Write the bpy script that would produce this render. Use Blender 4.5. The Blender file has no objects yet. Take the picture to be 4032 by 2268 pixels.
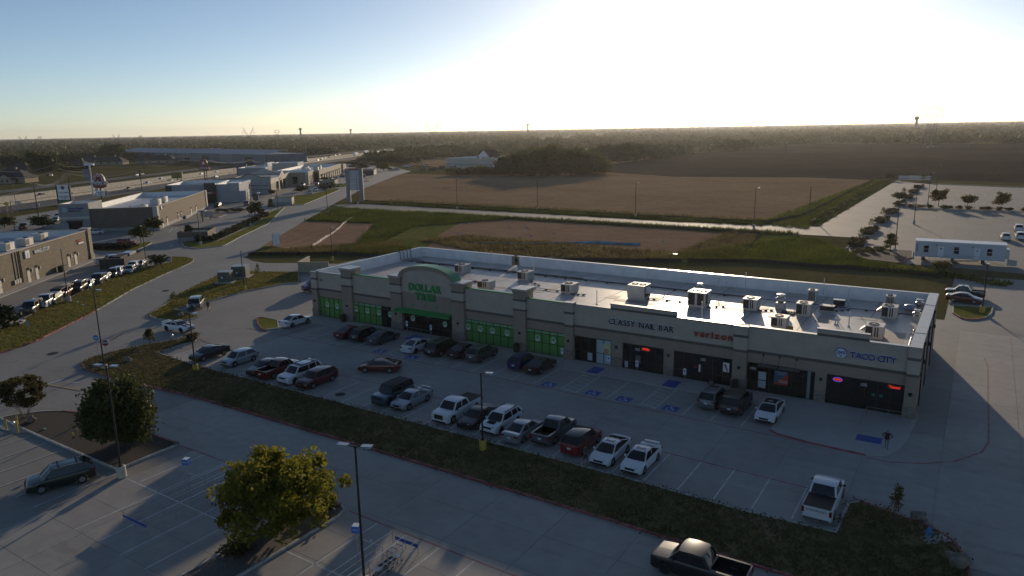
import bpy, bmesh, math, random
from mathutils import Vector, Matrix, noise
from mathutils.geometry import tessellate_polygon

random.seed(11)
sc = bpy.context.scene
COL = sc.collection

# ------------------------------------------------------------------ camera
# world frame: X runs along the long shop front, Y away from the camera across it, Z up, metres
FPX, PITCH, ROLL, YAW, CAMH = 2866.5, math.radians(12.298), math.radians(-1.040), math.radians(-32.97), 26.8
IMW, IMH = 4032.0, 2268.0
_dx = Vector((math.cos(YAW), math.sin(YAW), 0)); _nx = Vector((-_dx.y, _dx.x, 0))
def _to_world(v):
    return Vector((v.dot(_dx), v.dot(_nx), v.z))
_f = Vector((0, math.cos(PITCH), -math.sin(PITCH))); _r = Vector((1, 0, 0)); _u = Vector((0, math.sin(PITCH), math.cos(PITCH)))
_r2 = math.cos(ROLL) * _r + math.sin(ROLL) * _u; _u2 = -math.sin(ROLL) * _r + math.cos(ROLL) * _u
CF, CR, CU = _to_world(_f), _to_world(_r2), _to_world(_u2)
cam_d = bpy.data.cameras.new('camera'); cam = bpy.data.objects.new('camera', cam_d); COL.objects.link(cam)
cam_d.sensor_fit = 'HORIZONTAL'; cam_d.sensor_width = 36.0; cam_d.lens = FPX * 36.0 / IMW
cam_d.clip_start = 0.5; cam_d.clip_end = 60000
_m = Matrix((CR, CU, -CF)).transposed().to_4x4(); _m.translation = Vector((0, 0, CAMH))
cam.matrix_world = _m
sc.camera = cam
sc.render.resolution_x, sc.render.resolution_y = 1024, 576

# ------------------------------------------------------------------ sky, sun, exposure
SUN_EL, SUN_AZ = math.radians(9.3), math.radians(108.0)      # azimuth as a math angle in XY, towards the sun
world = bpy.data.worlds.new('World'); sc.world = world; world.use_nodes = True
wn = world.node_tree; wn.nodes.clear()
sky = wn.nodes.new('ShaderNodeTexSky'); sky.sky_type = 'NISHITA'; sky.sun_disc = False
sky.sun_elevation = SUN_EL; sky.sun_rotation = math.pi / 2 - SUN_AZ
sky.altitude = 180; sky.air_density = 0.6; sky.dust_density = 0.28; sky.ozone_density = 1.4
bg = wn.nodes.new('ShaderNodeBackground'); bg.inputs['Strength'].default_value = 0.082
wo = wn.nodes.new('ShaderNodeOutputWorld')
wn.links.new(sky.outputs[0], bg.inputs[0]); wn.links.new(bg.outputs[0], wo.inputs[0])
sun_d = bpy.data.lights.new('sun', 'SUN'); sun_d.energy = 2.6; sun_d.angle = math.radians(0.53); sun_d.color = (1.0, 0.80, 0.56)
sun = bpy.data.objects.new('sun', sun_d); COL.objects.link(sun)
sdir = Vector((math.cos(SUN_AZ) * math.cos(SUN_EL), math.sin(SUN_AZ) * math.cos(SUN_EL), math.sin(SUN_EL)))
sun.rotation_euler = sdir.to_track_quat('Z', 'Y').to_euler()
sun.location = (0, 0, 200)
sc.view_settings.view_transform = 'Standard'; sc.view_settings.look = 'None'
sc.view_settings.exposure = 0.4; sc.view_settings.gamma = 1.0
try: sc.view_settings.use_curve_mapping = False
except Exception: pass
sc.cycles.use_denoising = True
sc.cycles.max_bounces = 6; sc.cycles.diffuse_bounces = 3; sc.cycles.glossy_bounces = 3
sc.cycles.transparent_max_bounces = 6; sc.cycles.caustics_reflective = False; sc.cycles.caustics_refractive = False
sc.cycles.sample_clamp_indirect = 8

# ------------------------------------------------------------------ photo pixel -> ground
# each entry: a cut-out of the photograph that was measured (origin x, origin y, photo pixels per cut-out pixel)
CUT = dict(Z1=(0,480,.31056),Z2=(700,480,.31056),Z3=(1400,440,.3882),Z4=(2300,400,.34938),Z5=(3132,400,.34938),Z6=(0,850,.34938),
 Z7=(800,850,.27603),Z8=(1200,950,.34938),Y1=(2000,950,.34938),Y2=(2800,1000,.3882),Y3=(3300,800,.28416),Y4=(2700,1150,.41408),
 Y5=(3232,1400,.31056),Y6=(3032,1768,.3882),Y7=(2000,1700,.3882),Y8=(1300,1300,.3882),X1=(600,1200,.3882),X2=(0,1300,.3882),
 X3=(0,1708,.3882),X4=(800,1708,.3882),X5=(1400,1708,.3882),X6=(1800,1250,.3882),D=(0,0,4032/2576),
 A1=(0,620,400/2576),A2=(350,620,400/2576),A3=(700,560,400/2576),A4=(1000,560,400/2576),A5=(1300,500,400/2576),
 A6=(550,700,500/2576),A7=(3632,850,400/1364),B1=(0,800,560/2576),B2=(0,1080,560/2576),B3=(0,1480,400/2576),
 B4=(580,1120,400/2070),B5=(3500,1050,532/2570),B6=(1300,2000,600/2576))
def pixel_ray(c, x, y):
    a = CUT[c]; px, py = a[0] + x * a[2], a[1] + y * a[2]
    return CF + CR * ((px - IMW / 2) / FPX) - CU * ((py - IMH / 2) / FPX)
def P(c, x, y, z=0.0):
    """ground (or height z) point under a pixel of a cut-out"""
    q = pixel_ray(c, x, y); t = (z - CAMH) / q.z
    return Vector((q.x * t, q.y * t, z))
def height_at(c, x, y, w):
    """height of the pixel above the ground point w (same horizontal distance along the view)"""
    q = pixel_ray(c, x, y); t = math.hypot(w.x, w.y) / math.hypot(q.x, q.y)
    return CAMH + q.z * t

# ------------------------------------------------------------------ materials
MATS = {}
def _nodes(name):
    m = bpy.data.materials.new(name); m.use_nodes = True
    nt = m.node_tree; b = nt.nodes['Principled BSDF']
    return m, nt, b
def mat(name, col=(0.5, 0.5, 0.5), rough=0.7, metal=0.0, var=0.0, scale=3.0, bump=0.0, bscale=20.0, col2=None, spec=0.5,
        coat=0.0, emit=None, estr=1.0, detail=5.0, objvar=0.0, stretch=None):
    """plain procedural surface: base colour with noise mottling towards col2 (or lighter/darker) and noise relief"""
    if name in MATS: return MATS[name]
    m, nt, b = _nodes(name); N, L = nt.nodes, nt.links
    b.inputs['Base Color'].default_value = (*col, 1); b.inputs['Roughness'].default_value = rough
    b.inputs['Metallic'].default_value = metal; b.inputs['Specular IOR Level'].default_value = spec
    if coat: b.inputs['Coat Weight'].default_value = coat; b.inputs['Coat Roughness'].default_value = 0.082
    if emit: b.inputs['Emission Color'].default_value = (*emit, 1); b.inputs['Emission Strength'].default_value = estr
    if var or col2 or bump:
        tc = N.new('ShaderNodeTexCoord')
        src = tc.outputs['Object']
        if stretch:
            mp = N.new('ShaderNodeMapping'); mp.inputs['Scale'].default_value = stretch; L.new(src, mp.inputs[0]); src = mp.outputs[0]
    if var or col2:
        nz = N.new('ShaderNodeTexNoise'); nz.inputs['Scale'].default_value = scale; nz.inputs['Detail'].default_value = detail
        nz.inputs['Roughness'].default_value = 0.62
        L.new(src, nz.inputs['Vector'])
        cr = N.new('ShaderNodeValToRGB'); L.new(nz.outputs['Fac'], cr.inputs[0])
        lo = col2 if col2 else tuple(c * (1 - var) for c in col); hi = col if col2 else tuple(min(1, c * (1 + var)) for c in col)
        cr.color_ramp.elements[0].position = 0.36; cr.color_ramp.elements[1].position = 0.66
        cr.color_ramp.elements[0].color = (*lo, 1); cr.color_ramp.elements[1].color = (*hi, 1)
        out = cr.outputs[0]
        if objvar:
            oi = N.new('ShaderNodeObjectInfo'); mr = N.new('ShaderNodeMapRange'); L.new(oi.outputs['Random'], mr.inputs[0])
            mr.inputs[3].default_value = 1 - objvar; mr.inputs[4].default_value = 1 + objvar
            mx = N.new('ShaderNodeMix'); mx.data_type = 'RGBA'; mx.blend_type = 'MULTIPLY'; mx.inputs[0].default_value = 1
            L.new(out, mx.inputs[6]); L.new(mr.outputs[0], mx.inputs[7]); out = mx.outputs[2]
        L.new(out, b.inputs['Base Color'])
    if bump:
        nb = N.new('ShaderNodeTexNoise'); nb.inputs['Scale'].default_value = bscale; nb.inputs['Detail'].default_value = 4
        L.new(src, nb.inputs['Vector'])
        bp = N.new('ShaderNodeBump'); bp.inputs['Strength'].default_value = bump; bp.inputs['Distance'].default_value = 0.05
        L.new(nb.outputs['Fac'], bp.inputs['Height']); L.new(bp.outputs[0], b.inputs['Normal'])
    MATS[name] = m
    return m

def mat_brick(name, c1, c2, mortar, bw, bh, rough=0.85, bump=0.4, mort=0.012, axis='XZ', rot=0.0):
    """block courses: brick texture over the wall plane (object coordinates in metres)"""
    if name in MATS: return MATS[name]
    m, nt, b = _nodes(name); N, L = nt.nodes, nt.links
    tc = N.new('ShaderNodeTexCoord'); sp = N.new('ShaderNodeSeparateXYZ'); cb = N.new('ShaderNodeCombineXYZ')
    L.new(tc.outputs['Object'], sp.inputs[0])
    ad = N.new('ShaderNodeMath'); ad.operation = 'ADD'; L.new(sp.outputs[0], ad.inputs[0]); L.new(sp.outputs[1], ad.inputs[1])
    L.new(ad.outputs[0], cb.inputs[0]); L.new(sp.outputs[2], cb.inputs[1])
    br = N.new('ShaderNodeTexBrick'); L.new(cb.outputs[0], br.inputs['Vector'])
    br.inputs['Color1'].default_value = (*c1, 1); br.inputs['Color2'].default_value = (*c2, 1); br.inputs['Mortar'].default_value = (*mortar, 1)
    br.inputs['Scale'].default_value = 1.0; br.inputs['Brick Width'].default_value = bw; br.inputs['Row Height'].default_value = bh
    br.inputs['Mortar Size'].default_value = mort; br.inputs['Bias'].default_value = 0.0
    nz = N.new('ShaderNodeTexNoise'); nz.inputs['Scale'].default_value = 0.7; nz.inputs['Detail'].default_value = 6; L.new(tc.outputs['Object'], nz.inputs['Vector'])
    mr = N.new('ShaderNodeMapRange'); L.new(nz.outputs['Fac'], mr.inputs[0]); mr.inputs[3].default_value = 0.8; mr.inputs[4].default_value = 1.18
    mx = N.new('ShaderNodeMix'); mx.data_type = 'RGBA'; mx.blend_type = 'MULTIPLY'; mx.inputs[0].default_value = 1
    L.new(br.outputs['Color'], mx.inputs[6]); L.new(mr.outputs[0], mx.inputs[7]); L.new(mx.outputs[2], b.inputs['Base Color'])
    bp = N.new('ShaderNodeBump'); bp.inputs['Strength'].default_value = bump; bp.inputs['Distance'].default_value = 0.02
    iv = N.new('ShaderNodeMath'); iv.operation = 'SUBTRACT'; iv.inputs[0].default_value = 1; L.new(br.outputs['Fac'], iv.inputs[1])
    L.new(iv.outputs[0], bp.inputs['Height']); L.new(bp.outputs[0], b.inputs['Normal'])
    b.inputs['Roughness'].default_value = rough
    MATS[name] = m
    return m

def mat_ground(name, cols, scales=(0.05, 0.6, 6.0), rough=0.95, bump=0.6, bscale=8.0, rows=None, pos=(0.3, 0.5, 0.7)):
    """grass / soil: three colours mixed by two octaves of noise; optional plough rows (direction, spacing)"""
    if name in MATS: return MATS[name]
    m, nt, b = _nodes(name); N, L = nt.nodes, nt.links
    tc = N.new('ShaderNodeTexCoord'); src = tc.outputs['Object']
    def nz(s, d=6, v=None):
        n = N.new('ShaderNodeTexNoise'); n.inputs['Scale'].default_value = s; n.inputs['Detail'].default_value = d; n.inputs['Roughness'].default_value = 0.65
        L.new(v or src, n.inputs['Vector']); return n.outputs['Fac']
    a, bb, c = nz(scales[0]), nz(scales[1]), nz(scales[2], 4)
    m1 = N.new('ShaderNodeMath'); m1.operation = 'MULTIPLY_ADD'; L.new(a, m1.inputs[0]); m1.inputs[1].default_value = 0.45; m1.inputs[2].default_value = 0.0
    m2 = N.new('ShaderNodeMath'); m2.operation = 'MULTIPLY_ADD'; L.new(bb, m2.inputs[0]); m2.inputs[1].default_value = 0.30; L.new(m1.outputs[0], m2.inputs[2])
    m3 = N.new('ShaderNodeMath'); m3.operation = 'MULTIPLY_ADD'; L.new(c, m3.inputs[0]); m3.inputs[1].default_value = 0.25; L.new(m2.outputs[0], m3.inputs[2])
    fac = m3.outputs[0]
    h = c
    if rows:
        ang, sp_, amt = rows
        mp = N.new('ShaderNodeMapping'); mp.inputs['Rotation'].default_value = (0, 0, -ang); L.new(src, mp.inputs[0])
        wv = N.new('ShaderNodeTexWave'); wv.wave_type = 'BANDS'; wv.bands_direction = 'Y'; wv.inputs['Scale'].default_value = 0.314 / sp_
        wv.inputs['Distortion'].default_value = 2.2; wv.inputs['Detail'].default_value = 3; wv.inputs['Detail Scale'].default_value = 0.5; L.new(mp.outputs[0], wv.inputs['Vector'])
        st = N.new('ShaderNodeMapping'); st.inputs['Scale'].default_value = (0.06, 1.0, 1.0); L.new(mp.outputs[0], st.inputs[0])
        sn = nz(0.9, 5, st.outputs[0])
        m4 = N.new('ShaderNodeMath'); m4.operation = 'MULTIPLY_ADD'; L.new(wv.outputs['Fac'], m4.inputs[0]); m4.inputs[1].default_value = amt * 0.5; L.new(fac, m4.inputs[2])
        m5 = N.new('ShaderNodeMath'); m5.operation = 'MULTIPLY_ADD'; L.new(sn, m5.inputs[0]); m5.inputs[1].default_value = amt; L.new(m4.outputs[0], m5.inputs[2])
        m6 = N.new('ShaderNodeMath'); m6.operation = 'SUBTRACT'; L.new(m5.outputs[0], m6.inputs[0]); m6.inputs[1].default_value = amt * 0.75
        fac = m6.outputs[0]; h = wv.outputs['Fac']
    cr = N.new('ShaderNodeValToRGB'); L.new(fac, cr.inputs[0])
    el = cr.color_ramp.elements
    el[0].position = pos[0]; el[0].color = (*cols[0], 1); el[1].position = pos[2]; el[1].color = (*cols[2], 1)
    e = el.new(pos[1]); e.color = (*cols[1], 1)
    L.new(cr.outputs[0], b.inputs['Base Color']); b.inputs['Roughness'].default_value = rough; b.inputs['Specular IOR Level'].default_value = 0.0
    bp = N.new('ShaderNodeBump'); bp.inputs['Strength'].default_value = bump; bp.inputs['Distance'].default_value = 0.25
    hb = nz(bscale, 5)
    if rows:
        ha = N.new('ShaderNodeMath'); ha.operation = 'ADD'; L.new(h, ha.inputs[0]); L.new(hb, ha.inputs[1]); hb = ha.outputs[0]
    L.new(hb, bp.inputs['Height']); L.new(bp.outputs[0], b.inputs['Normal'])
    MATS[name] = m
    return m

def mat_concrete(name, col, stain=0.5, rough=0.75, objvar=0.05, tint=(1, 1, 1)):
    """pavement: mottled, with darker tyre / oil patches and fine grain"""
    if name in MATS: return MATS[name]
    m, nt, b = _nodes(name); N, L = nt.nodes, nt.links
    tc = N.new('ShaderNodeNewGeometry'); src = tc.outputs['Position']
    def nz(s, d, st=None):
        v = src
        if st:
            mp = N.new('ShaderNodeMapping'); mp.inputs['Scale'].default_value = st; L.new(src, mp.inputs[0]); v = mp.outputs[0]
        n = N.new('ShaderNodeTexNoise'); n.inputs['Scale'].default_value = s; n.inputs['Detail'].default_value = d; n.inputs['Roughness'].default_value = 0.6
        L.new(v, n.inputs['Vector']); return n.outputs['Fac']
    def ramp(f, p0, p1, v0, v1):
        r = N.new('ShaderNodeMapRange'); L.new(f, r.inputs[0]); r.inputs[1].default_value = p0; r.inputs[2].default_value = p1
        r.inputs[3].default_value = v0; r.inputs[4].default_value = v1; return r.outputs[0]
    fs = [ramp(nz(0.11, 5), .3, .7, 1 - .22 * stain, 1 + .16 * stain), ramp(nz(0.9, 6), .3, .7, 1 - .12 * stain, 1 + .10 * stain),
          ramp(nz(14, 3), .3, .7, .93, 1.07), ramp(nz(0.35, 4, (0.25, 1.2, 1)), .62, .80, 1, 1 - .38 * stain)]
    oi = N.new('ShaderNodeObjectInfo'); fs.append(ramp(oi.outputs['Random'], 0, 1, 1 - objvar, 1 + objvar))
    out = fs[0]
    for f in fs[1:]:
        mu = N.new('ShaderNodeMath'); mu.operation = 'MULTIPLY'; L.new(out, mu.inputs[0]); L.new(f, mu.inputs[1]); out = mu.outputs[0]
    mx = N.new('ShaderNodeMix'); mx.data_type = 'RGBA'; mx.blend_type = 'MULTIPLY'; mx.inputs[0].default_value = 1
    mx.inputs[6].default_value = (*col, 1); L.new(out, mx.inputs[7]); L.new(mx.outputs[2], b.inputs['Base Color'])
    b.inputs['Roughness'].default_value = rough; b.inputs['Specular IOR Level'].default_value = 0.35
    bp = N.new('ShaderNodeBump'); bp.inputs['Strength'].default_value = 0.25; bp.inputs['Distance'].default_value = 0.01
    L.new(nz(40, 3), bp.inputs['Height']); L.new(bp.outputs[0], b.inputs['Normal'])
    MATS[name] = m
    return m

def mat_leaf(name, c1, c2, transl=0.35, scale=0.9):
    if name in MATS: return MATS[name]
    m, nt, b = _nodes(name); N, L = nt.nodes, nt.links
    tc = N.new('ShaderNodeTexCoord')
    nz = N.new('ShaderNodeTexNoise'); nz.inputs['Scale'].default_value = scale; nz.inputs['Detail'].default_value = 5; L.new(tc.outputs['Object'], nz.inputs['Vector'])
    oi = N.new('ShaderNodeObjectInfo')
    ad = N.new('ShaderNodeMath'); ad.operation = 'MULTIPLY_ADD'; L.new(oi.outputs['Random'], ad.inputs[0]); ad.inputs[1].default_value = 0.35; L.new(nz.outputs['Fac'], ad.inputs[2])
    cr = N.new('ShaderNodeValToRGB'); L.new(ad.outputs[0], cr.inputs[0])
    cr.color_ramp.elements[0].position = 0.42; cr.color_ramp.elements[1].position = 0.95
    cr.color_ramp.elements[0].color = (*c1, 1); cr.color_ramp.elements[1].color = (*c2, 1)
    L.new(cr.outputs[0], b.inputs['Base Color']); b.inputs['Roughness'].default_value = 0.65; b.inputs['Specular IOR Level'].default_value = 0.2
    tr = N.new('ShaderNodeBsdfTranslucent'); L.new(cr.outputs[0], tr.inputs[0])
    mx = N.new('ShaderNodeMixShader'); mx.inputs[0].default_value = transl
    L.new(b.outputs[0], mx.inputs[1]); L.new(tr.outputs[0], mx.inputs[2])
    L.new(mx.outputs[0], nt.nodes['Material Output'].inputs['Surface'])
    MATS[name] = m
    return m

# ------------------------------------------------------------------ mesh building
class MB:
    def __init__(s): s.v = []; s.f = []; s.mi = []; s.cur = 0
    def add(s, vs, fs):
        o = len(s.v); s.v += [tuple(v) for v in vs]
        for f in fs: s.f.append(tuple(i + o for i in f)); s.mi.append(s.cur)
        return s
    def box(s, x0, x1, y0, y1, z0, z1):
        return s.add([(x0,y0,z0),(x1,y0,z0),(x1,y1,z0),(x0,y1,z0),(x0,y0,z1),(x1,y0,z1),(x1,y1,z1),(x0,y1,z1)],
                     [(0,3,2,1),(4,5,6,7),(0,1,5,4),(1,2,6,5),(2,3,7,6),(3,0,4,7)])
    def cbox(s, cx, cy, cz, sx, sy, sz): return s.box(cx-sx/2, cx+sx/2, cy-sy/2, cy+sy/2, cz-sz/2, cz+sz/2)
    def obox(s, c, ax, ay, az, hx, hy, hz):
        c, ax, ay, az = Vector(c), Vector(ax).normalized()*hx, Vector(ay).normalized()*hy, Vector(az).normalized()*hz
        vs = [c-ax-ay-az, c+ax-ay-az, c+ax+ay-az, c-ax+ay-az, c-ax-ay+az, c+ax-ay+az, c+ax+ay+az, c-ax+ay+az]
        return s.add(vs, [(0,3,2,1),(4,5,6,7),(0,1,5,4),(1,2,6,5),(2,3,7,6),(3,0,4,7)])
    def tube(s, a, b, r0, r1=None, n=8, caps=True):
        a, b = Vector(a), Vector(b); r1 = r0 if r1 is None else r1
        d = (b - a); d = d.normalized() if d.length > 1e-9 else Vector((0,0,1))
        t = Vector((1,0,0)) if abs(d.x) < 0.9 else Vector((0,1,0))
        u = d.cross(t).normalized(); w = d.cross(u)
        vs = []
        for c, r in ((a, r0), (b, r1)):
            for i in range(n):
                q = 2*math.pi*i/n; vs.append(c + u*(r*math.cos(q)) + w*(r*math.sin(q)))
        fs = [(i, (i+1) % n, n+(i+1) % n, n+i) for i in range(n)]
        if caps: fs += [tuple(range(n-1, -1, -1)), tuple(range(n, 2*n))]
        return s.add(vs, [f[::-1] for f in fs])
    def path(s, pts, r, n=5):
        for a, b in zip(pts, pts[1:]): s.tube(a, b, r, r, n)
        return s
    def prism(s, poly, z0, z1):
        """polygon in XY extruded in Z"""
        n = len(poly); ar = sum(poly[i][0]*poly[(i+1) % n][1]-poly[(i+1) % n][0]*poly[i][1] for i in range(n))
        if ar < 0: poly = poly[::-1]
        vs = [(p[0], p[1], z0) for p in poly] + [(p[0], p[1], z1) for p in poly]
        fs = [(i, (i+1) % n, n+(i+1) % n, n+i) for i in range(n)]
        tri = tessellate_polygon([[Vector((p[0], p[1], 0)) for p in poly]])
        for t in tri:
            a, b, c = t
            ar2 = (poly[b][0]-poly[a][0])*(poly[c][1]-poly[a][1])-(poly[c][0]-poly[a][0])*(poly[b][1]-poly[a][1])
            if ar2 < 0: b, c = c, b
            fs.append((n+a, n+b, n+c)); fs.append((c, b, a))
        return s.add(vs, fs)
    def xzprism(s, poly, y0, y1):
        """polygon in XZ extruded along Y"""
        o = MB(); o.prism(poly, y0, y1)
        return s.add([(v[0], v[2], v[1]) for v in o.v], [f[::-1] for f in o.f])
    def sheet(s, poly, z):
        n = len(poly)
        tri = tessellate_polygon([[Vector((p[0], p[1], 0)) for p in poly]]); fs = []
        for a, b, c in tri:
            ar2 = (poly[b][0]-poly[a][0])*(poly[c][1]-poly[a][1])-(poly[c][0]-poly[a][0])*(poly[b][1]-poly[a][1])
            fs.append((a, b, c) if ar2 > 0 else (a, c, b))
        return s.add([(p[0], p[1], z) for p in poly], fs)
    def lathe(s, prof, n=16, c=(0,0,0)):
        """profile [(r,z)...] turned about Z"""
        vs = []; fs = []; m = len(prof)
        for i in range(n):
            q = 2*math.pi*i/n
            for r, z in prof: vs.append((c[0]+r*math.cos(q), c[1]+r*math.sin(q), c[2]+z))
        for i in range(n):
            j = (i+1) % n
            for k in range(m-1): fs.append((i*m+k, j*m+k, j*m+k+1, i*m+k+1))
        return s.add(vs, fs)
    def strip(s, pts, w0, w1, z0, z1, closed=False):
        """ribbon of box section along a polyline: offsets w0..w1 to the left of the direction, height z0..z1"""
        n = len(pts); pts = [Vector((p[0], p[1])) for p in pts]; L0 = []; L1 = []
        for i in range(n):
            if closed: a, c = pts[i-1], pts[(i+1) % n]
            else: a, c = pts[max(0, i-1)], pts[min(n-1, i+1)]
            b = pts[i]; d1 = (b-a).normalized() if (b-a).length > 1e-6 else (c-b).normalized(); d2 = (c-b).normalized() if (c-b).length > 1e-6 else d1
            n1, n2 = Vector((-d1.y, d1.x)), Vector((-d2.y, d2.x)); k = n1+n2; k = k.normalized() if k.length > 1e-6 else n1
            f = 1/max(0.35, k.dot(n1)); L0.append(b+k*(w0*f)); L1.append(b+k*(w1*f))
        vs = [(p.x, p.y, z) for z in (z0, z1) for q in (L0, L1) for p in q]
        A = lambda i, q, z: z*2*n+q*n+i
        fs = []
        for i in range(n if closed else n-1):
            j = (i+1) % n
            fs += [(A(i,0,1), A(j,0,1), A(j,1,1), A(i,1,1)), (A(i,0,0), A(j,0,0), A(j,0,1), A(i,0,1)), (A(j,1,0), A(i,1,0), A(i,1,1), A(j,1,1))]
        if not closed:
            fs += [(A(0,1,0), A(0,0,0), A(0,0,1), A(0,1,1)), (A(n-1,0,0), A(n-1,1,0), A(n-1,1,1), A(n-1,0,1))]
        if (w1 < w0): fs = [f[::-1] for f in fs]
        return s.add(vs, fs)
    def mesh(s, name='mesh', smooth=None):
        me = bpy.data.meshes.new(name); me.from_pydata(s.v, [], s.f)
        if any(s.mi): me.polygons.foreach_set('material_index', s.mi)
        if smooth:
            me.shade_smooth() if hasattr(me, 'shade_smooth') else None
            me.set_sharp_from_angle(angle=math.radians(smooth))
        me.update(); return me
    def build(s, name, material=None, parent=None, smooth=None, loc=None, rotz=None):
        return link(name, s.mesh(name, smooth), material, parent, loc, rotz)

def link(name, me, material=None, parent=None, loc=None, rotz=None):
    o = bpy.data.objects.new(name, me); COL.objects.link(o)
    if material is not None:
        ms = material if isinstance(material, (list, tuple)) else [material]
        if len(me.materials) < len(ms):
            for m in ms[len(me.materials):]: me.materials.append(m)
        for i, m in enumerate(ms):
            if me.materials[i] is not m: o.material_slots[i].link = 'OBJECT'; o.material_slots[i].material = m
    if parent is not None: o.parent = parent
    if loc is not None: o.location = loc
    if rotz is not None: o.rotation_euler = (0, 0, rotz)
    return o
def tag(o, label=None, cat=None, group=None, kind=None):
    if label: o['label'] = label
    if cat: o['category'] = cat
    if group: o['group'] = group
    if kind: o['kind'] = kind
    return o
def thing(name, label, cat, loc=(0,0,0), rotz=0.0, group=None):
    o = bpy.data.objects.new(name, None); COL.objects.link(o); o.location = loc; o.rotation_euler = (0, 0, rotz); o.empty_display_size = 0.3
    return tag(o, label, cat, group)
def struct(o): o['kind'] = 'structure'; return o
_TEXT = {}
def text_mesh(txt, size, depth, bold=0.0, align='CENTER', spacing=1.0):
    k = (txt, size, depth, bold, align, spacing)
    if k in _TEXT: return _TEXT[k]
    cu = bpy.data.curves.new('t', 'FONT'); cu.body = txt; cu.size = size; cu.extrude = depth/2; cu.offset = bold; cu.align_x = align; cu.align_y = 'CENTER'
    cu.resolution_u = 3; cu.space_character = spacing
    ob = bpy.data.objects.new('t', cu); COL.objects.link(ob); dg = bpy.context.evaluated_depsgraph_get(); dg.update()
    me = bpy.data.meshes.new_from_object(ob.evaluated_get(dg)); bpy.data.objects.remove(ob); bpy.data.curves.remove(cu)
    me.materials.clear(); _TEXT[k] = me
    return me
def stand_text(me, name, material, parent, loc, rotz=0.0, tilt=math.pi/2):
    o = link(name, me, material, parent, loc); o.rotation_euler = (tilt, 0, rotz); return o
# ================================================================== ground, fields, roads
CONC = mat_concrete('lot_concrete', (0.36, 0.335, 0.30), 0.8)
CONC2 = mat_concrete('street_concrete', (0.265, 0.25, 0.225), 0.6)
CONC3 = mat_concrete('new_concrete', (0.20, 0.192, 0.178), 0.8)
KERB = mat('kerb_concrete', (0.46, 0.44, 0.40), 0.85, var=0.25, scale=2.5, bump=0.3)
RED = mat('red_kerb_paint', (0.28, 0.035, 0.045), 0.7, col2=(0.36, 0.14, 0.13), scale=1.8, detail=8)
REDLINE = mat('red_line_paint', (0.30, 0.04, 0.045), 0.7, col2=(0.27, 0.20, 0.19), scale=1.2, detail=9)
WHITEP = mat('white_line_paint', (0.68, 0.69, 0.68), 0.65, col2=(0.42, 0.42, 0.41), scale=2.2, detail=9)
YELP = mat('yellow_line_paint', (0.55, 0.33, 0.05), 0.7, col2=(0.40, 0.32, 0.20), scale=2.0)
BLUEP = mat('blue_access_paint', (0.035, 0.075, 0.36), 0.6, col2=(0.08, 0.12, 0.30), scale=2.5)
ASPH = mat_concrete('asphalt', (0.075, 0.073, 0.072), 0.5, 0.8)
GRASS = mat_ground('mown_grass', ((0.0963, 0.105, 0.028), (0.2013, 0.2013, 0.0525), (0.35, 0.2888, 0.105)), (0.12, 0.9, 7.0), bump=0.8, bscale=9, pos=(0.34, 0.5, 0.66))
GRASSB = mat_ground('lot_grass', ((0.1197, 0.1047, 0.041), (0.2095, 0.1715, 0.0775), (0.3292, 0.2256, 0.1482)), (0.12, 0.9, 7.0), bump=0.8, bscale=9, pos=(0.36, 0.5, 0.64))
SCRUB = mat_ground('dry_scrub', ((0.066, 0.066, 0.024), (0.132, 0.114, 0.048), (0.222, 0.174, 0.09)), (0.012, 0.12, 1.2), bump=0.7, bscale=2)
WEED = mat_ground('weedy_ground', ((0.065, 0.078, 0.0195), (0.1365, 0.1495, 0.039), (0.26, 0.2145, 0.0975)), (0.05, 0.4, 2.5), bump=1.0, bscale=3)
SOIL = mat_ground('brown_field', ((0.1696, 0.1106, 0.0758), (0.2992, 0.199, 0.1336), (0.4289, 0.2949, 0.1949)), (0.03, 0.35, 3.0), bump=0.9, bscale=2.5, rows=(math.radians(2), 1.6, 0.28))
STUB = mat_ground('stubble_field', ((0.1796, 0.1188, 0.0748), (0.3119, 0.2122, 0.1297), (0.4347, 0.3055, 0.1829)), (0.02, 0.25, 2.0), bump=0.9, bscale=1.8, rows=(math.radians(2), 2.4, 0.30))
DARKF = mat_ground('ploughed_field', ((0.044, 0.0352, 0.0286), (0.077, 0.0616, 0.0484), (0.165, 0.132, 0.0935)), (0.01, 0.10, 0.8), bump=1.0, bscale=0.8, rows=(math.radians(-6), 6.0, 0.34), pos=(0.34, 0.55, 0.8))
MULCH = mat('mulch', (0.060, 0.046, 0.038), 0.95, col2=(0.020, 0.016, 0.014), scale=9, bump=1.0, bscale=18, detail=8)
ROCK = mat('river_rock', (0.23, 0.19, 0.155), 0.9, col2=(0.075, 0.062, 0.052), scale=11, bump=1.0, bscale=16, detail=6)

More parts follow.
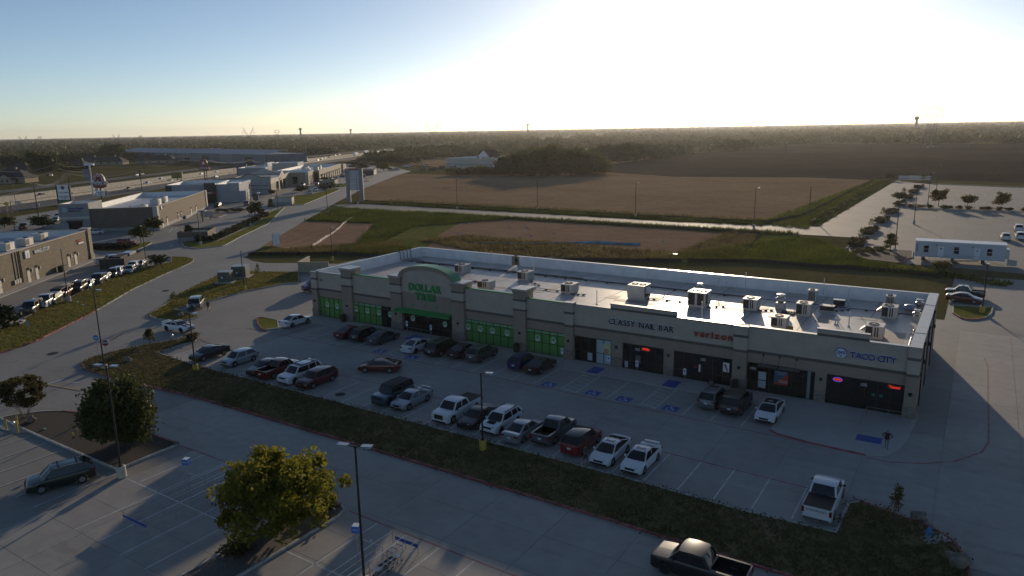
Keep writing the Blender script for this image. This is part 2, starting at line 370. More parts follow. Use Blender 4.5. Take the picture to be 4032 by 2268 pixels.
def flat(name, poly, z, m):
    return struct(MB().sheet(poly, z).build(name, m))
R = 26000
struct(MB().sheet([(R*math.cos(a*math.pi/24), R*math.sin(a*math.pi/24)) for a in range(48)], -0.12).build('ground', SCRUB))
flat('brown_field', [(-139,104),(-121,114),(-103,117),(-75,128),(-50,140),(-38,146),(-38,190),(-150,189),(-203,189.5)], -0.085, WEED)
flat('bare_soil', [(-120,150),(-108,130),(-75,130),(-50,141),(-41,150),(-46,184),(-92,186),(-135,184)], -0.07, SOIL)
flat('left_soil', [(-150,116),(-128,114.5),(-122,128),(-140,152),(-152,160),(-176,154)], -0.068, SOIL)
flat('far_field', [(-206,208),(-176,206),(-50,206),(-44,226),(-44,388),(-74,399),(-143,385),(-200,414),(-275,362),(-318,362),(-253,259)], -0.08, STUB)
flat('ploughed_field', [(-200,414.5),(-143,385.6),(-74,399.6),(-44,392),(-30,396),(13,392),(300,380),(900,420),(1100,1000),(33,1022),(-234,1112),(-200,1060),(-235,872),(-250,684),(-235,485)], -0.09, DARKF)
flat('creek_field', [(-560,520),(-430,470),(-380,460),(-262,372),(-235,486),(-250,684),(-300,760),(-420,800),(-620,760)], -0.095, STUB)
flat('verge_meadow', [(-38,196),(-44,206),(-44,392),(-36.4,391),(-36.4,206),(-37.5,201)], -0.075, WEED)

lot = flat('parking_lot', [(-60,5),(34,5),(34,150),(-2.8,150),(-2.8,114),(-112,114),(-112,106),(-122,102),(-127,99.4),(-131.7,99.9),(-137,102.1),(-157.2,128.3),(-213.3,203.3),
     (-252.7,259),(-311.8,351),(-400,351),(-380,290),(-330,205),(-285,120),(-240,40),(-225,15)], -0.03, CONC2)
flat('field_road', [(-208,196),(-194,189),(-147,189.2),(-91,192.5),(-56,192.5),(-38,190),(-36,206),(-48,205.5),(-72,200),(-103,201.5),(-152,202.5),(-198,204)], -0.045, CONC3)
flat('far_street', [(-252,259.2),(-311.6,351),(-330,385),(-400,440),(-470,470),(-480,430),(-405,352),(-311.8,351)], -0.04, CONC2)
flat('new_lot', [(-36.2,206),(-35.2,389),(-21,371),(40,352),(90,352),(90,150.2),(-11,158),(-13,158.2),(-20,162.4),(-23.3,170),(-24,190),(-37.8,190)], -0.05, CONC3)

# ---- concrete slabs of the shop lot (joints are real gaps)
def in_view(x, y, m=120):
    v = Vector((x, y, -CAMH)); d = v.dot(CF)
    if d < 5: return False
    px, py = IMW/2+FPX*v.dot(CR)/d, IMH/2-FPX*v.dot(CU)/d
    return -m < px < IMW+m and -m < py < IMH+m
ye = [11, 14.6, 18.3, 22, 25.1, 28.2, 31.2, 34.25, 38.2, 42.2, 45.4, 48.6, 51.6, 54.65, 58.9, 63.2, 66.3, 69.5]
nsl = 0
unit = MB(); unit.box(0, 1, 0, 1, -0.03, 0).mesh('slab')
slab_me = {}
for j in range(len(ye)-1):
    y0, y1 = ye[j], ye[j+1]
    if 42 < (y0+y1)/2 < 48.6: continue
    xmin = -57.2 if y1 < 34.3 else (-68.5 if y1 < 43 else (-85.4 if y1 < 55 else -79))
    w = 5.48
    for i in range(-18, 5):
        x0, x1 = i*w-0.74, (i+1)*w-0.74
        if x0 < xmin or x1 > 22: continue
        if not any(in_view(a, b) for a in (x0, x1) for b in (y0, y1)): continue
        k = round(y1-y0, 2)
        if k not in slab_me: slab_me[k] = MB().box(0.013, w-0.013, 0.013, k-0.013, -0.028, 0).mesh('slab')
        link('slab', slab_me[k], CONC, lot, (x0, y0, 0)); nsl += 1
for i in range(-1, 4):
    for j in range(7):
        x0, y0 = i*5.48-0.74, 69.5+j*5.6
        if x0 < -4: continue
        if 5.6 not in slab_me: slab_me[5.6] = MB().box(0.013, 5.48-0.013, 0.013, 5.6-0.013, -0.028, 0).mesh('slab')
        link('slab', slab_me[5.6], CONC, lot, (x0, y0, 0))

# ---- islands: planted area with a kerb round it
def island(name, poly, m, label_kerb=KERB, red=(), z=0.10, kw=0.16, kh=0.14):
    n = len(poly); ar = sum(poly[i][0]*poly[(i+1) % n][1]-poly[(i+1) % n][0]*poly[i][1] for i in range(n))
    if ar < 0: raise ValueError(name)
    o = struct(MB().prism(poly, -0.05, z).build(name, m))
    redset = set()
    for a, b in red:
        i = a
        while i != b: redset.add(i); i = (i+1) % n
    i = 0; runs = []
    order = list(range(n))
    start = next((k for k in order if (k in redset) != ((k-1) % n in redset)), 0)
    cur = None
    for q in range(n):
        e = (start+q) % n; c = e in redset
        if cur is None or cur[0] != c: cur = [c, [poly[e]]]; runs.append(cur)
        cur[1].append(poly[(e+1) % n])
    for c, pts in runs:
        closed = len(runs) == 1
        if closed: pts = pts[:-1]
        MB().strip(pts, -0.004, kw, -0.04, kh, closed).build('kerb', RED if c else label_kerb, o)
    return o
med = [(-77,41.4),(-69,42.2),(-60,42.3),(-40,42.3),(-20,42.2),(-10,41.9),(-3,42.0),(0.6,44.0),(1.7,47.0),(1.5,49.5),(0.6,51.5),(-0.7,52.6),(-3.1,53.3),(-5.3,53.9),(-6.0,53.2),(-6.1,48.6),
       (-12,48.3),(-22.5,48.65),(-40,48.75),(-60,48.9),(-77.9,49.0),(-85.6,49.6),(-86.1,55.2),(-87.2,56.3),(-88.6,55.8),(-90.9,49.2),(-91.2,44.8),(-90.0,42.4),(-87.2,41.3)]
median = island('median_grass', med, GRASSB, red=((0, 13), (26, 0)))
mulch_bed = island('mulch_bed', [(-57.5,28.6),(-57.7,34.4),(-62.4,34.4),(-72.8,33.9),(-75.4,33.1),(-77.0,32.0),(-78.4,30.2),(-78.9,28.9),(-72.2,28.7)], MULCH, red=((1, 4),))
rock_bed = island('rock_bed', [(-39.6,12),(-36.4,12),(-36.3,32.8),(-36.6,33.7),(-37.3,34.1),(-39.6,34.1)], ROCK, red=((4, 5),))
wgrass = [tuple(P('Z6', x, y).xy) for x, y in ((400,1420),(1090,1070),(1500,830),(1850,665),(2140,540),(2185,510),(2180,485),(2100,466),(1930,460),(1925,525),(1560,600),(1300,690),(1060,800),(750,940),(500,1030),(120,1240))]
wgrass += [(-131,38),(-128,26),(-108,30),(-103,38)]
wgrass_o = island('street_grass', wgrass, GRASS, red=((len(wgrass)-2, 1),))
gmid = [tuple(P('Z7', x, y).xy) for x, y in ((600,1080),(1190,965),(1370,955),(1365,805),(490,797),(200,850),(0,945))] + [tuple(P('B4', x, y).xy) for x, y in ((600,215),(390,400),(60,600))]
gmid += [tuple(P('Z6', x, y).xy) for x, y in ((1690,1140),(1790,1168),(2000,1187),(2150,1170),(2240,1140))] + [tuple(P('B4', x, y).xy) for x, y in ((1050,650),(560,520),(640,480),(1250,345))]
def ccw(p):
    return p if sum(p[i][0]*p[(i+1) % len(p)][1]-p[(i+1) % len(p)][0]*p[i][1] for i in range(len(p))) > 0 else p[::-1]
island('corner_grass', ccw(gmid), GRASS)
island('small_island', ccw([tuple(P('X1', x, y).xy) for x, y in ((1055,135),(1065,200),(1095,240),(1140,262),(1285,240),(1275,160),(1120,125))]), GRASS, red=((0, 3),))
hg = [tuple(P('A6', x, y).xy) for x, y in ((850,1330),(1000,1270),(1390,1300),(1560,1290),(2300,960),(2550,770),(2640,700),(2880,600),(2950,605),(2900,640),(2620,930),(2050,1200),(1740,1370),(1680,1390),(1150,1443),(900,1400))]
island('hedge_grass', ccw(hg), GRASS)
ag = [tuple(P('Z2', x, y).xy) for x, y in ((1285,1050),(1450,1060),(1600,1050),(1760,985),(2060,860),(2010,845),(1640,925),(1300,950),(1230,940))]
island('car_wash_grass', ccw(ag), GRASS)
island('far_grass', ccw([tuple(P('Z2', x, y).xy) for x, y in ((1960,835),(2130,820),(2140,780),(2040,790))]), GRASS)
for q in (((2345,760),(2430,735),(2425,755),(2340,775)), ((2330,740),(2450,705),(2530,695),(2400,730))):
    island('far_kerb_island', ccw([tuple(P('Z2', x, y).xy) for x, y in q]), GRASS)
wi = [tuple(P('Z6', x, y).xy) for x, y in ((1060,395),(1200,405),(1500,400),(1640,350),(1710,305),(1690,290),(1560,315),(1480,345),(1060,360))]
island('shrub_island', ccw(wi), GRASS)
island('drive_through_island', ccw([tuple(P('A6', x, y).xy) for x, y in ((1450,800),(1600,805),(1765,750),(1720,730),(1560,725),(1480,740))]), ROCK)
island('right_island', ccw([tuple(P('A7', x, y).xy) for x, y in ((405,1205),(400,1310),(500,1370),(600,1395),(720,1398),(850,1375),(930,1320),(955,1220),(860,1235))]), GRASS, red=((1, 5),))
# islands of the new lot on the right
for a, b, c, d in (((150,650),(240,560),(370,600),(800,830)),):
    ri = [tuple(P('Y3', x, y).xy) for x, y in ((230,558),(150,640),(165,680),(230,730),(430,785),(800,828),(920,820),(960,770),(1030,760),(1040,668),(800,655),(430,625),(360,615),(400,560))]
    island('trailer_bed', ccw(ri), MULCH, red=((3, 8),))
for y0, y1 in ((172,186), (193.5,207.5), (216.8,232), (240.5,257), (266,282), (291,306), (316,331), (341,356)):
    island('lot_island', [(-24.2,y0),(-21.7,y0+1.2),(-21.7,y1-1.2),(-24.2,y1)], MULCH)
island('lot_divider', [(-21.0,263.0),(70,266.5),(70,269.5),(-21.0,266.2)], MULCH)
island('lot_end_bed', [(-20,371),(40,354),(90,354),(90,358),(40,358),(-19,375)], GRASS)

# ---- sidewalk in front of the shops, with ramps
SW = mat_concrete('sidewalk_concrete', (0.43, 0.405, 0.37), 0.5)
walk = struct(MB().sheet([(-84,69.5),(-14.0,69.5),(-14.0,73.6),(-84,73.6)], -0.02).build('sidewalk', SW))
for i in range(14):
    x0 = -84+i*5.0
    MB().box(x0+0.01, x0+4.99, 69.5, 73.4, -0.02, 0.07).build('slab', SW, walk)
poly = [(-14.0,63.6),(-13.3,63.0),(-10.2,62.5),(-6.0,62.3),(-4.7,63.0),(-3.9,64.5),(-3.4,67.5),(-3.1,72.0),(-3.1,74),(-14.0,74)]
corner = struct(MB().prism(poly, -0.02, 0.09).build('corner_sidewalk', SW))
MB().strip(poly[0:4], -0.005, 0.17, -0.02, 0.095).build('kerb', RED, corner)
for q in ((-35.5,-34.1), (-26.6,-25.1), (-62.4,-60.5)):
    MB().box(q[0], q[1], 69.6, 71.8, 0.0, 0.078).build('ramp', BLUEP, walk)
MB().box(-60.4, -57.2, 70.6, 71.0, 0.05, 0.077).build('warning_strip', YELP, walk)
MB().box(-7.2, -5.2, 65.1, 66.5, 0.05, 0.098).build('ramp', BLUEP, corner)

# ---- painted markings: one object per painted line
marks = []
def line(pts, w, m, name='painted_line', z=0.004):
    o = MB().strip(pts, -w/2, w/2, z-0.003, z).build(name, m, lot); return o
for k in range(0, 29):
    x = -8.96-2.742*k
    if x < -85: break
    line([(x, 48.95), (x, 54.5)], 0.11, WHITEP)
for x in (-16.45,-19.25,-22.0,-24.8,-26.5,-30.05,-33.5,-35.4,-38.7,-41.5,-44.25,-46.95,-49.7,-52.2,-54.9,-57.9,-60.0,-62.8,-65.6,-68.2,-70.8,-73.5,-76.2,-78.9):
    line([(x, 63.4), (x, 69.3)], 0.11, WHITEP)
for x0, x1 in ((-35.4,-33.5), (-26.5,-24.8), (-60.0,-57.9)):
    for i in range(7):
        y = 63.5+i*0.93
        line([(x0, y+0.55), (x1, y)], 0.09, WHITEP)
line([(-86, 63.2), (-47, 63.2), (-7, 62.5)], 0.14, REDLINE, 'fire_lane_line')
line([(-80, 55.2), (-57, 55.2), (-21, 54.6), (-6.4, 54.1)], 0.14, REDLINE, 'fire_lane_line')
line([(-6.0,61.9),(-4.1,62.1),(-1.9,63.1),(0.2,64.8),(2.0,67.8),(2.5,70.4),(2.45,78.6),(2.35,93.3),(2.0,97)], 0.17, REDLINE, 'fire_lane_line')
line([(-57.4,34.35),(-48.3,34.2),(-39.6,34.15)], 0.15, REDLINE, 'fire_lane_line')
line([(-36.3,33.8),(-26.3,33.5),(-12,33.2)], 0.15, REDLINE, 'fire_lane_line')
line([tuple(P('B4', 1060, 1110).xy), tuple(P('B4', 1340, 1225).xy), tuple(P('B4', 1800, 1345).xy)], 0.14, REDLINE, 'fire_lane_line')
for x, y0, y1 in ((-54.0,28.4,34.2),(-51.05,22,34.2),(-48.15,22,34.2),(-45.2,21.9,34.1),(-42.3,21.9,34.1),(-57.0,22,28.3),(-59.9,22,28.3),(-62.8,22,28.3),(-65.7,22,28.3),(-33.4,22,33.6),(-30.6,22,33.5),(-27.75,22,33.5),(-24.9,28,33.4),(-68.6,22,28.3),(-71.5,22,28.3)):
    line([(x, y0), (x, y1)], 0.11, WHITEP)
line([(-55.5, 28.25), (-39.8, 28.0)], 0.12, WHITEP); line([(-36.3, 27.9), (-20, 27.7)], 0.12, WHITEP)
line([tuple(P('X2', 465, 547).xy), tuple(P('X2', 830, 612).xy)], 0.22, YELP)
line([tuple(P('X2', 492, 545).xy), tuple(P('X2', 650, 495).xy)], 0.32, WHITEP)
line([tuple(P('X2', 690, 537).xy), tuple(P('X2', 800, 532).xy)], 0.18, WHITEP)
for (c, x, y, x2, y2) in (('A6',290,1395,365,1360),('A6',600,1400,670,1360),('A6',1600,850,1690,830),('A6',1850,855,1930,835),('A6',590,1110,680,1010),('A6',720,1050,770,1010)):
    line([tuple(P(c,x,y).xy), tuple(P(c,x2,y2).xy)], 0.35, WHITEP)
# stall lines left of the shops and in the new lot
for t in range(9):
    a = P('X1', 780+t*95, 85-t*9) if False else None
for k in range(10):
    x = -19.5+k*2.85
    for y in (205, 240):
        line([(x, y), (x, y+6.0)], 0.12, WHITEP)
    line([(x, 285), (x, 291)], 0.12, WHITEP); line([(x, 318), (x, 324)], 0.12, WHITEP)
# access symbols: wheelchair figure on a blue square
def access_mark(x, y):
    MB().box(x-0.75, x+0.75, y-0.6, y+0.75, 0.001, 0.005).build('access_panel', BLUEP, lot)
    g = MB(); z0, z1 = 0.006, 0.009
    pts = [(x-0.05+0.33*math.cos(a), y-0.12+0.33*math.sin(a)) for a in [math.radians(v) for v in range(70, 380, 26)]]
    g.strip(pts, -0.045, 0.045, z0, z1)
    g.strip([(x-0.02, y+0.42), (x+0.02, y+0.08), (x+0.30, y+0.04), (x+0.40, y-0.32), (x+0.52, y-0.30)], -0.05, 0.05, z0, z1)
    g.prism([(x-0.05+0.1*math.cos(i), y+0.52+0.1*math.sin(i)) for i in [k*math.pi/4 for k in range(8)]], z0, z1)
    g.strip([(x-0.01, y+0.26), (x+0.24, y+0.22)], -0.04, 0.04, z0, z1)
    g.build('access_symbol', WHITEP, lot)
for x in (-37.1, -31.9, -28.4, -23.5, -61.4, -56.3): access_mark(x, 64.1)
for x in (-34.45, -25.65):
    for dy, tx in ((0.95, 'NO'), (0.35, 'PARKING')):
        o = link('lettering', text_mesh(tx, 0.5 if tx == 'NO' else 0.36, 0.004, 0.004), WHITEP, lot, (x, 63.3+dy*0.8, 0.006))
# manhole covers, drain, tar stripe
IRON = mat('cast_iron', (0.05, 0.047, 0.044), 0.7, 0.5, var=0.3, scale=8)
for i, (c, x, y, r, lab) in enumerate((('X2',537,235,.62,'round iron manhole cover in the street beside the stop sign'),('X1',1905,910,.55,'round iron manhole cover in an empty stall of the near row'),
        ('Z6',1867,843,.6,'round iron manhole cover in the street below the utility cabinets'),('X2',845,600,.3,'small round iron valve cover beside the yellow centre line'),('B5',2500,1040,0.01,''))):
    if r < 0.1: continue
    w = P(c, x, y); t = thing('manhole_cover', lab, 'manhole cover', (w.x, w.y, 0.0))
    MB().lathe([(0, .012), (r*.86, .012), (r*.87, .006), (r*.92, .006), (r*.93, .012), (r, .012), (r, 0)], 20).build('cover', IRON, t)
    for k in range(5): MB().box(-r*.6, r*.6, -r*.55+k*r*.27, -r*.5+k*r*.27, .012, .02).build('rib', IRON, t)
line([tuple(P('X2', 1125, 105).xy), tuple(P('X2', 1245, 32).xy)], 0.22, mat('tar', (0.02, 0.02, 0.022), 0.7), 'tar_seam')

# ---- the highway beyond the town
HP, HD, HN = Vector((-332.2, 134.8)), Vector((-.4955, .8687)), Vector((-.8687, -.4955))
def hw(along, perp):
    # the carriageway bends a little to the right in the distance
    b = max(0.0, along-430.0); q = HP+HD*along+HN*perp+Vector((0.9, 0.25))*(b*b*0.00016 if b < 900 else 900*900*0.00016+(b-900)*0.288)
    return (q.x, q.y)
AL = [-260, -120, 0, 100, 200, 300, 400, 500, 600, 750, 900, 1100, 1400, 1800, 2400, 3200]
def hstrip(name, p0, p1, z, m):
    a = [hw(t, p0) for t in AL]; b = [hw(t, p1) for t in AL]; n = len(AL)
    return struct(MB().add([(x, y, z) for x, y in a+b], [(i, i+1, n+i+1, n+i) if p0 > p1 else (i, n+i, n+i+1, i+1) for i in range(n-1)]).build(name, m))
hstrip('service_road', -19.5, -1.5, -0.05, ASPH)
hstrip('highway_near_lanes', 0.2, 11.6, -0.05, ASPH)
hstrip('highway_centre_lanes', 11.8, 23, -0.06, ASPH)
hstrip('highway_far_lanes', 23.3, 41, -0.05, ASPH)
hstrip('far_service_road', 56, 68, -0.05, ASPH)
WHL = mat('lane_paint', (0.7, 0.7, 0.68), 0.7)
for p in (-18.6, -2.4, 24.6, 40.2, 57, 67): hstrip('edge_line', p, p+0.25, -0.044, WHL)
BARR = mat('barrier_concrete', (0.60, 0.53, 0.42), 0.85, var=0.15, scale=0.5)
def barrier(perp, h, label):
    t = thing('highway_barrier', label, 'barrier', (0, 0, 0))
    step = 7.5; a = -120.0; k = 0
    prof = [(-.30, 0), (-.30, .12), (-.13, .35), (-.09, h), (.09, h), (.13, .35), (.30, .12), (.30, 0)]
    while a < 520:
        x0, y0 = hw(a+0.04, perp); x1, y1 = hw(a+step-0.04, perp); d = Vector((x1-x0, y1-y0)); L_ = d.length; d.normalize(); nn = Vector((-d.y, d.x))
        vs = [(x+nn.x*p, y+nn.y*p, z) for x, y in ((x0, y0), (x1, y1)) for p, z in prof]; m = len(prof)
        MB().add(vs, [(i, i+1, m+i+1, m+i) for i in range(m-1)]+[tuple(range(m-1, -1, -1)), tuple(range(m, 2*m))]).build('panel', BARR, t)
        a += step; k += 1
    g = MB()
    far = [t_ for t_ in range(525, 1000, 25)]
    pts = [hw(q, perp) for q in far]
    g.strip(pts, -0.2, 0.2, 0, h).build('far_run', BARR, t)
barrier(0.0, 1.1, 'nearest pale concrete barrier along the highway, next to the service road')
barrier(11.7, 1.2, 'middle pale concrete barrier between the highway lanes')
barrier(23.2, 1.5, 'farthest and tallest pale concrete barrier of the highway')
# ================================================================== the long shop building
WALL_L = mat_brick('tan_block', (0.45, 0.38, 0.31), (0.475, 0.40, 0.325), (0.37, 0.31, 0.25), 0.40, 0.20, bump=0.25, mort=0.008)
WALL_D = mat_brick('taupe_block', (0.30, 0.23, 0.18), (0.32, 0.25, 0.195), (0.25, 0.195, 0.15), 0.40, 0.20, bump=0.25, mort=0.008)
BAND = mat_brick('dark_soldier_course', (0.12, 0.098, 0.085), (0.16, 0.13, 0.115), (0.08, 0.066, 0.058), 0.10, 0.30, bump=0.4, mort=0.010)
STONE = mat_brick('rough_stone', (0.21, 0.165, 0.135), (0.35, 0.285, 0.225), (0.16, 0.13, 0.11), 0.42, 0.17, bump=0.9, mort=0.02)
CAPM = mat('coping_metal', (0.40, 0.385, 0.36), 0.35, 0.55, var=0.1, scale=1.5)
CAPG = mat('green_coping', (0.06, 0.26, 0.12), 0.40, 0.3)
CAPW = mat('white_coping', (0.66, 0.66, 0.64), 0.35, 0.2)
ROOFM = mat('white_roof_membrane', (0.62, 0.56, 0.50), 0.42, 0.0, col2=(0.44, 0.40, 0.36), scale=0.35, detail=8, bump=0.1, bscale=3, spec=0.5)
PARAW = mat('white_parapet_membrane', (0.80, 0.80, 0.79), 0.5, 0.0, var=0.08, scale=0.6)
PATCH = mat('roof_walk_pad', (0.30, 0.265, 0.235), 0.6, 0, var=0.12, scale=1)
FRAME = mat('dark_bronze_frame', (0.018, 0.017, 0.016), 0.4, 0.3)
GLASS = mat('shop_glass', (0.012, 0.013, 0.013), 0.06, 0.0, spec=0.6, var=0.5, scale=0.4)
GREENW = mat('green_window_film', (0.10, 0.26, 0.065), 0.35, 0, var=0.10, scale=0.5, spec=0.4)
FROST = mat('white_window_film', (0.40, 0.45, 0.46), 0.4, 0, var=0.06, scale=1)
SIGNG = mat('green_sign_face', (0.03, 0.28, 0.075), 0.4, 0)
SIGNW = mat('white_sign_face', (0.75, 0.76, 0.78), 0.4, 0)
SIGNK = mat('black_sign_face', (0.018, 0.018, 0.02), 0.4, 0)
SIGNR = mat('red_sign_face', (0.36, 0.03, 0.02), 0.4, 0)
SIGNB = mat('blue_sign_face', (0.025, 0.05, 0.26), 0.4, 0)
NEONR = mat('red_neon', (0.5, 0.02, 0.02), 0.5, emit=(1.0, 0.05, 0.03), estr=0.45)
NEONB = mat('blue_neon', (0.1, 0.05, 0.5), 0.5, emit=(0.25, 0.15, 1.0), estr=0.4)

shop = thing('shop_building', 'long low tan block shop building with a white flat roof and five storefronts', 'building', (0, 0, 0))
XL, XR, YF, YB, ZR = -82.6, -3.3, 73.0, 98.5, 5.15
def sp(name, mb, m, parent=shop, smooth=None): return mb.build(name, m, parent, smooth)
# storefront openings (x0, x1), 0..3.05 m
OPEN = [(-81.6,-76.6),(-74.68,-67.0),(-65.2,-56.8),(-54.75,-47.0),(-45.35,-39.95),(-38.82,-33.98),(-32.6,-27.7),(-26.55,-20.15),(-18.7,-12.1),(-11.05,-4.3)]
OH = 3.05
# parapet tops by stretch
TOPS = [(-82.6,-76.2,6.80),(-76.2,-66.9,7.12),(-66.9,-54.5,7.12),(-54.5,-46.9,7.15),(-46.9,-39.7,6.85),(-39.7,-34.15,6.85),(-34.15,-26.4,7.42),(-26.4,-20.0,6.80),(-20.0,-12.2,6.85),(-12.2,-7.6,7.48),(-7.6,-3.3,6.80)]
# upper wall (light) above the band, lower wall (taupe) below it
for a, b, t in TOPS:
    if (a, b) == (-66.9, -54.5): continue
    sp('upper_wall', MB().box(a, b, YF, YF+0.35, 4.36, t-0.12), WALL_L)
    cm = CAPG if b <= -39.6 and a > -77 else CAPM
    sp('coping', MB().box(a-0.04, b+0.04, YF-0.08, YF+0.45, t-0.12, t+(0.004 if t > 7.3 else 0.0)), cm)
    if t > 7.3:
        sp('dark_band', MB().box(a, b, YF-0.03, YF, t-0.72, t-0.47), BAND)
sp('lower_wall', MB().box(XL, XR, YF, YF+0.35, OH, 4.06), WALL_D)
sp('dark_band', MB().box(XL, -66.9, YF-0.03, YF+0.3, 4.06, 4.36), BAND)
sp('dark_band', MB().box(-54.6, XR, YF-0.03, YF+0.3, 4.06, 4.36), BAND)
ends = [XL]+[v for o in OPEN for v in o]+[XR]
for i in range(0, len(ends), 2):
    a, b = ends[i], ends[i+1]
    if b-a < 0.05: continue
    sp('wall_panel', MB().box(a, b, YF, YF+0.35, 1.18, OH), WALL_D)
    sp('stone_base', MB().box(a, b, YF-0.05, YF+0.35, 0, 1.18), STONE)
# piers
PIERS = [(-82.65,-81.5,6.80,0),(-76.3,-74.4,7.9,1),(-66.98,-65.1,7.72,1),(-56.45,-54.55,7.78,1),(-46.95,-45.25,7.92,1),(-39.85,-38.75,7.0,2),(-20.1,-18.7,6.85,2),(-4.28,-3.25,6.92,2)]
for a, b, t, kind in PIERS:
    y0, y1 = (YF-0.42, YF+1.5) if kind == 1 else (YF-0.40, YF+0.4)
    if kind == 1:
        pr = sp('pier', MB().box(a, b, y0, y1, 1.2, t-0.55), WALL_D)
        MB().box(a-0.10, b+0.10, y0-0.10, y1+0.10, t-0.55, t-0.22).build('cap', WALL_D, pr)
        MB().box(a-0.22, b+0.22, y0-0.22, y1+0.22, t-0.22, t).build('coping', CAPM, pr)
        for z in (5.17, 6.38): MB().box(a-0.03, b+0.03, y0-0.03, y1, z, z+0.24).build('dark_band', BAND, pr)
        MB().box(a-0.006, b+0.006, y0-0.006, y1, 5.41, 6.38).build('light_course', WALL_L, pr)
    else:
        pr = sp('pier', MB().box(a, b, y0, y1, 1.2, t-0.14), WALL_L)
        MB().box(a-0.06, b+0.06, y0-0.06, y1, t-0.14, t).build('coping', CAPM, pr)
        for z in (4.06, 5.62): MB().box(a-0.03, b+0.03, y0-0.03, y1, z, z+0.26).build('dark_band', BAND, pr)
        MB().box(a-0.006, b+0.006, y0-0.006, y1, 1.2, 4.06).build('taupe_course', WALL_D, pr)
    MB().box(a-0.07, b+0.07, y0-0.07, y1, 0, 1.2).build('stone_base', STONE, pr)
# arched front of the corner store
arch = []
ax0, ax1, az, acx = -65.35, -56.2, 7.2, -60.85
for i in range(21):
    q = math.pi*(1-i/20); arch.append((acx+4.75*math.cos(q), 7.15+2.05*math.sin(q)**0.9 if 0 < i < 20 else 7.15))
face = [(-65.6,4.9),(-56.1,4.9)]+[(x, z) for x, z in arch[::-1]]
sp('arch_wall', MB().xzprism([(-65.3,5.55),(-56.4,5.55)]+[(min(-56.4, max(-65.3, x)), z) for x, z in arch[::-1]], YF-0.10, YF+1.2), WALL_L)
sp('arch_lower_wall', MB().box(-65.3, -56.4, YF-0.094, YF+0.4, OH+0.05, 5.55), WALL_D)
ring = MB()
outer = [(acx+(x-acx)*1.03, 7.15+(z-7.15)*1.06+0.02) for x, z in arch]; inner = [(acx+(x-acx)*0.93, 7.15+(z-7.15)*0.80) for x, z in arch]
for i in range(20):
    ring.xzprism([inner[i], inner[i+1], outer[i+1], outer[i]], YF-0.16, YF-0.098)
sp('arch_band', ring, WALL_D)
roofa = MB()
for i in range(20):
    (x0, z0), (x1, z1) = outer[i], outer[i+1]
    roofa.xzprism([(x0, z0), (x1, z1), (x1, z1+0.07), (x0, z0+0.07)], YF-0.24, YF+1.35)
sp('arch_roof', roofa, CAPG)
# side and rear walls
sp('side_wall', MB().box(XL, XL+0.35, YF+0.35, YB, 0, 6.7), WALL_L)
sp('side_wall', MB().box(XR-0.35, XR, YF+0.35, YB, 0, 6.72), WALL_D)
for a, b in ((XL, -63.25), (-62.5, XR)):
    sp('rear_wall', MB().box(a, b, YB-0.35, YB, 0, 6.62), WALL_D)
    sp('rear_coping', MB().box(a-0.03, b+0.03, YB-0.43, YB+0.08, 6.62, 6.72), CAPW)
    sp('rear_parapet_lining', MB().box(a+0.36, b-0.36, YB-0.39, YB-0.35, ZR, 6.62), PARAW)
sp('left_coping', MB().box(XL-0.08, XL+0.43, YF+0.4, YB-0.44, 6.7, 6.80), CAPW)
sp('left_parapet_lining', MB().box(XL+0.35, XL+0.39, YF+0.45, YB-0.39, ZR, 6.7), PARAW)
seg = [YF+0.4, 78.2, 84.5, 91.3, YB-0.44]
for i in range(4):
    sp('right_coping', MB().box(XR-0.95, XR+0.06, seg[i]+0.012, seg[i+1]-0.012, 6.62, 6.84+0.03*(i % 2)), CAPM)
sp('right_parapet_lining', MB().box(XR-0.9, XR-0.36, YF+0.4, YB-0.4, ZR, 6.62), PARAW)
sp('front_parapet_lining', MB().box(XL+0.4, XR-0.92, YF+0.36, YF+0.41, ZR, 6.62), PARAW)
sp('roof', MB().box(XL+0.36, XR-0.37, YF+0.37, YB-0.36, ZR-0.25, ZR), ROOFM)
# seams of the roof membrane sheets
for i in range(1, 13):
    x = XL+i*6.1
    sp('roof_seam', MB().box(x, x+0.12, YF+0.5, YB-0.6, ZR, ZR+0.012), PATCH)
# walk pads round the units
for x0, x1, y0, y1 in ((-68.5,-61,84.5,85.5),(-62,-61,78,85),(-56.5,-49,82.5,83.5),(-49.5,-48.4,84,91),(-38.5,-33.2,83.2,84.3),(-40.2,-38.6,84,85.6),(-35,-33.4,85,88.2),(-30.2,-28.8,86.4,88),(-27,-25.4,86.5,88.8),(-25.2,-22.6,85.4,86.3),(-22,-20.4,85.2,88.6),(-19.5,-17.2,84.0,84.9),(-14.5,-12.9,84.5,88.6),(-10.6,-8.6,88,89.2),(-6.6,-5.3,76,84),(-8.2,-6.6,75.2,84)):
    sp('walk_pad', MB().box(x0, x1, y0, y1, ZR, ZR+0.018), PATCH)

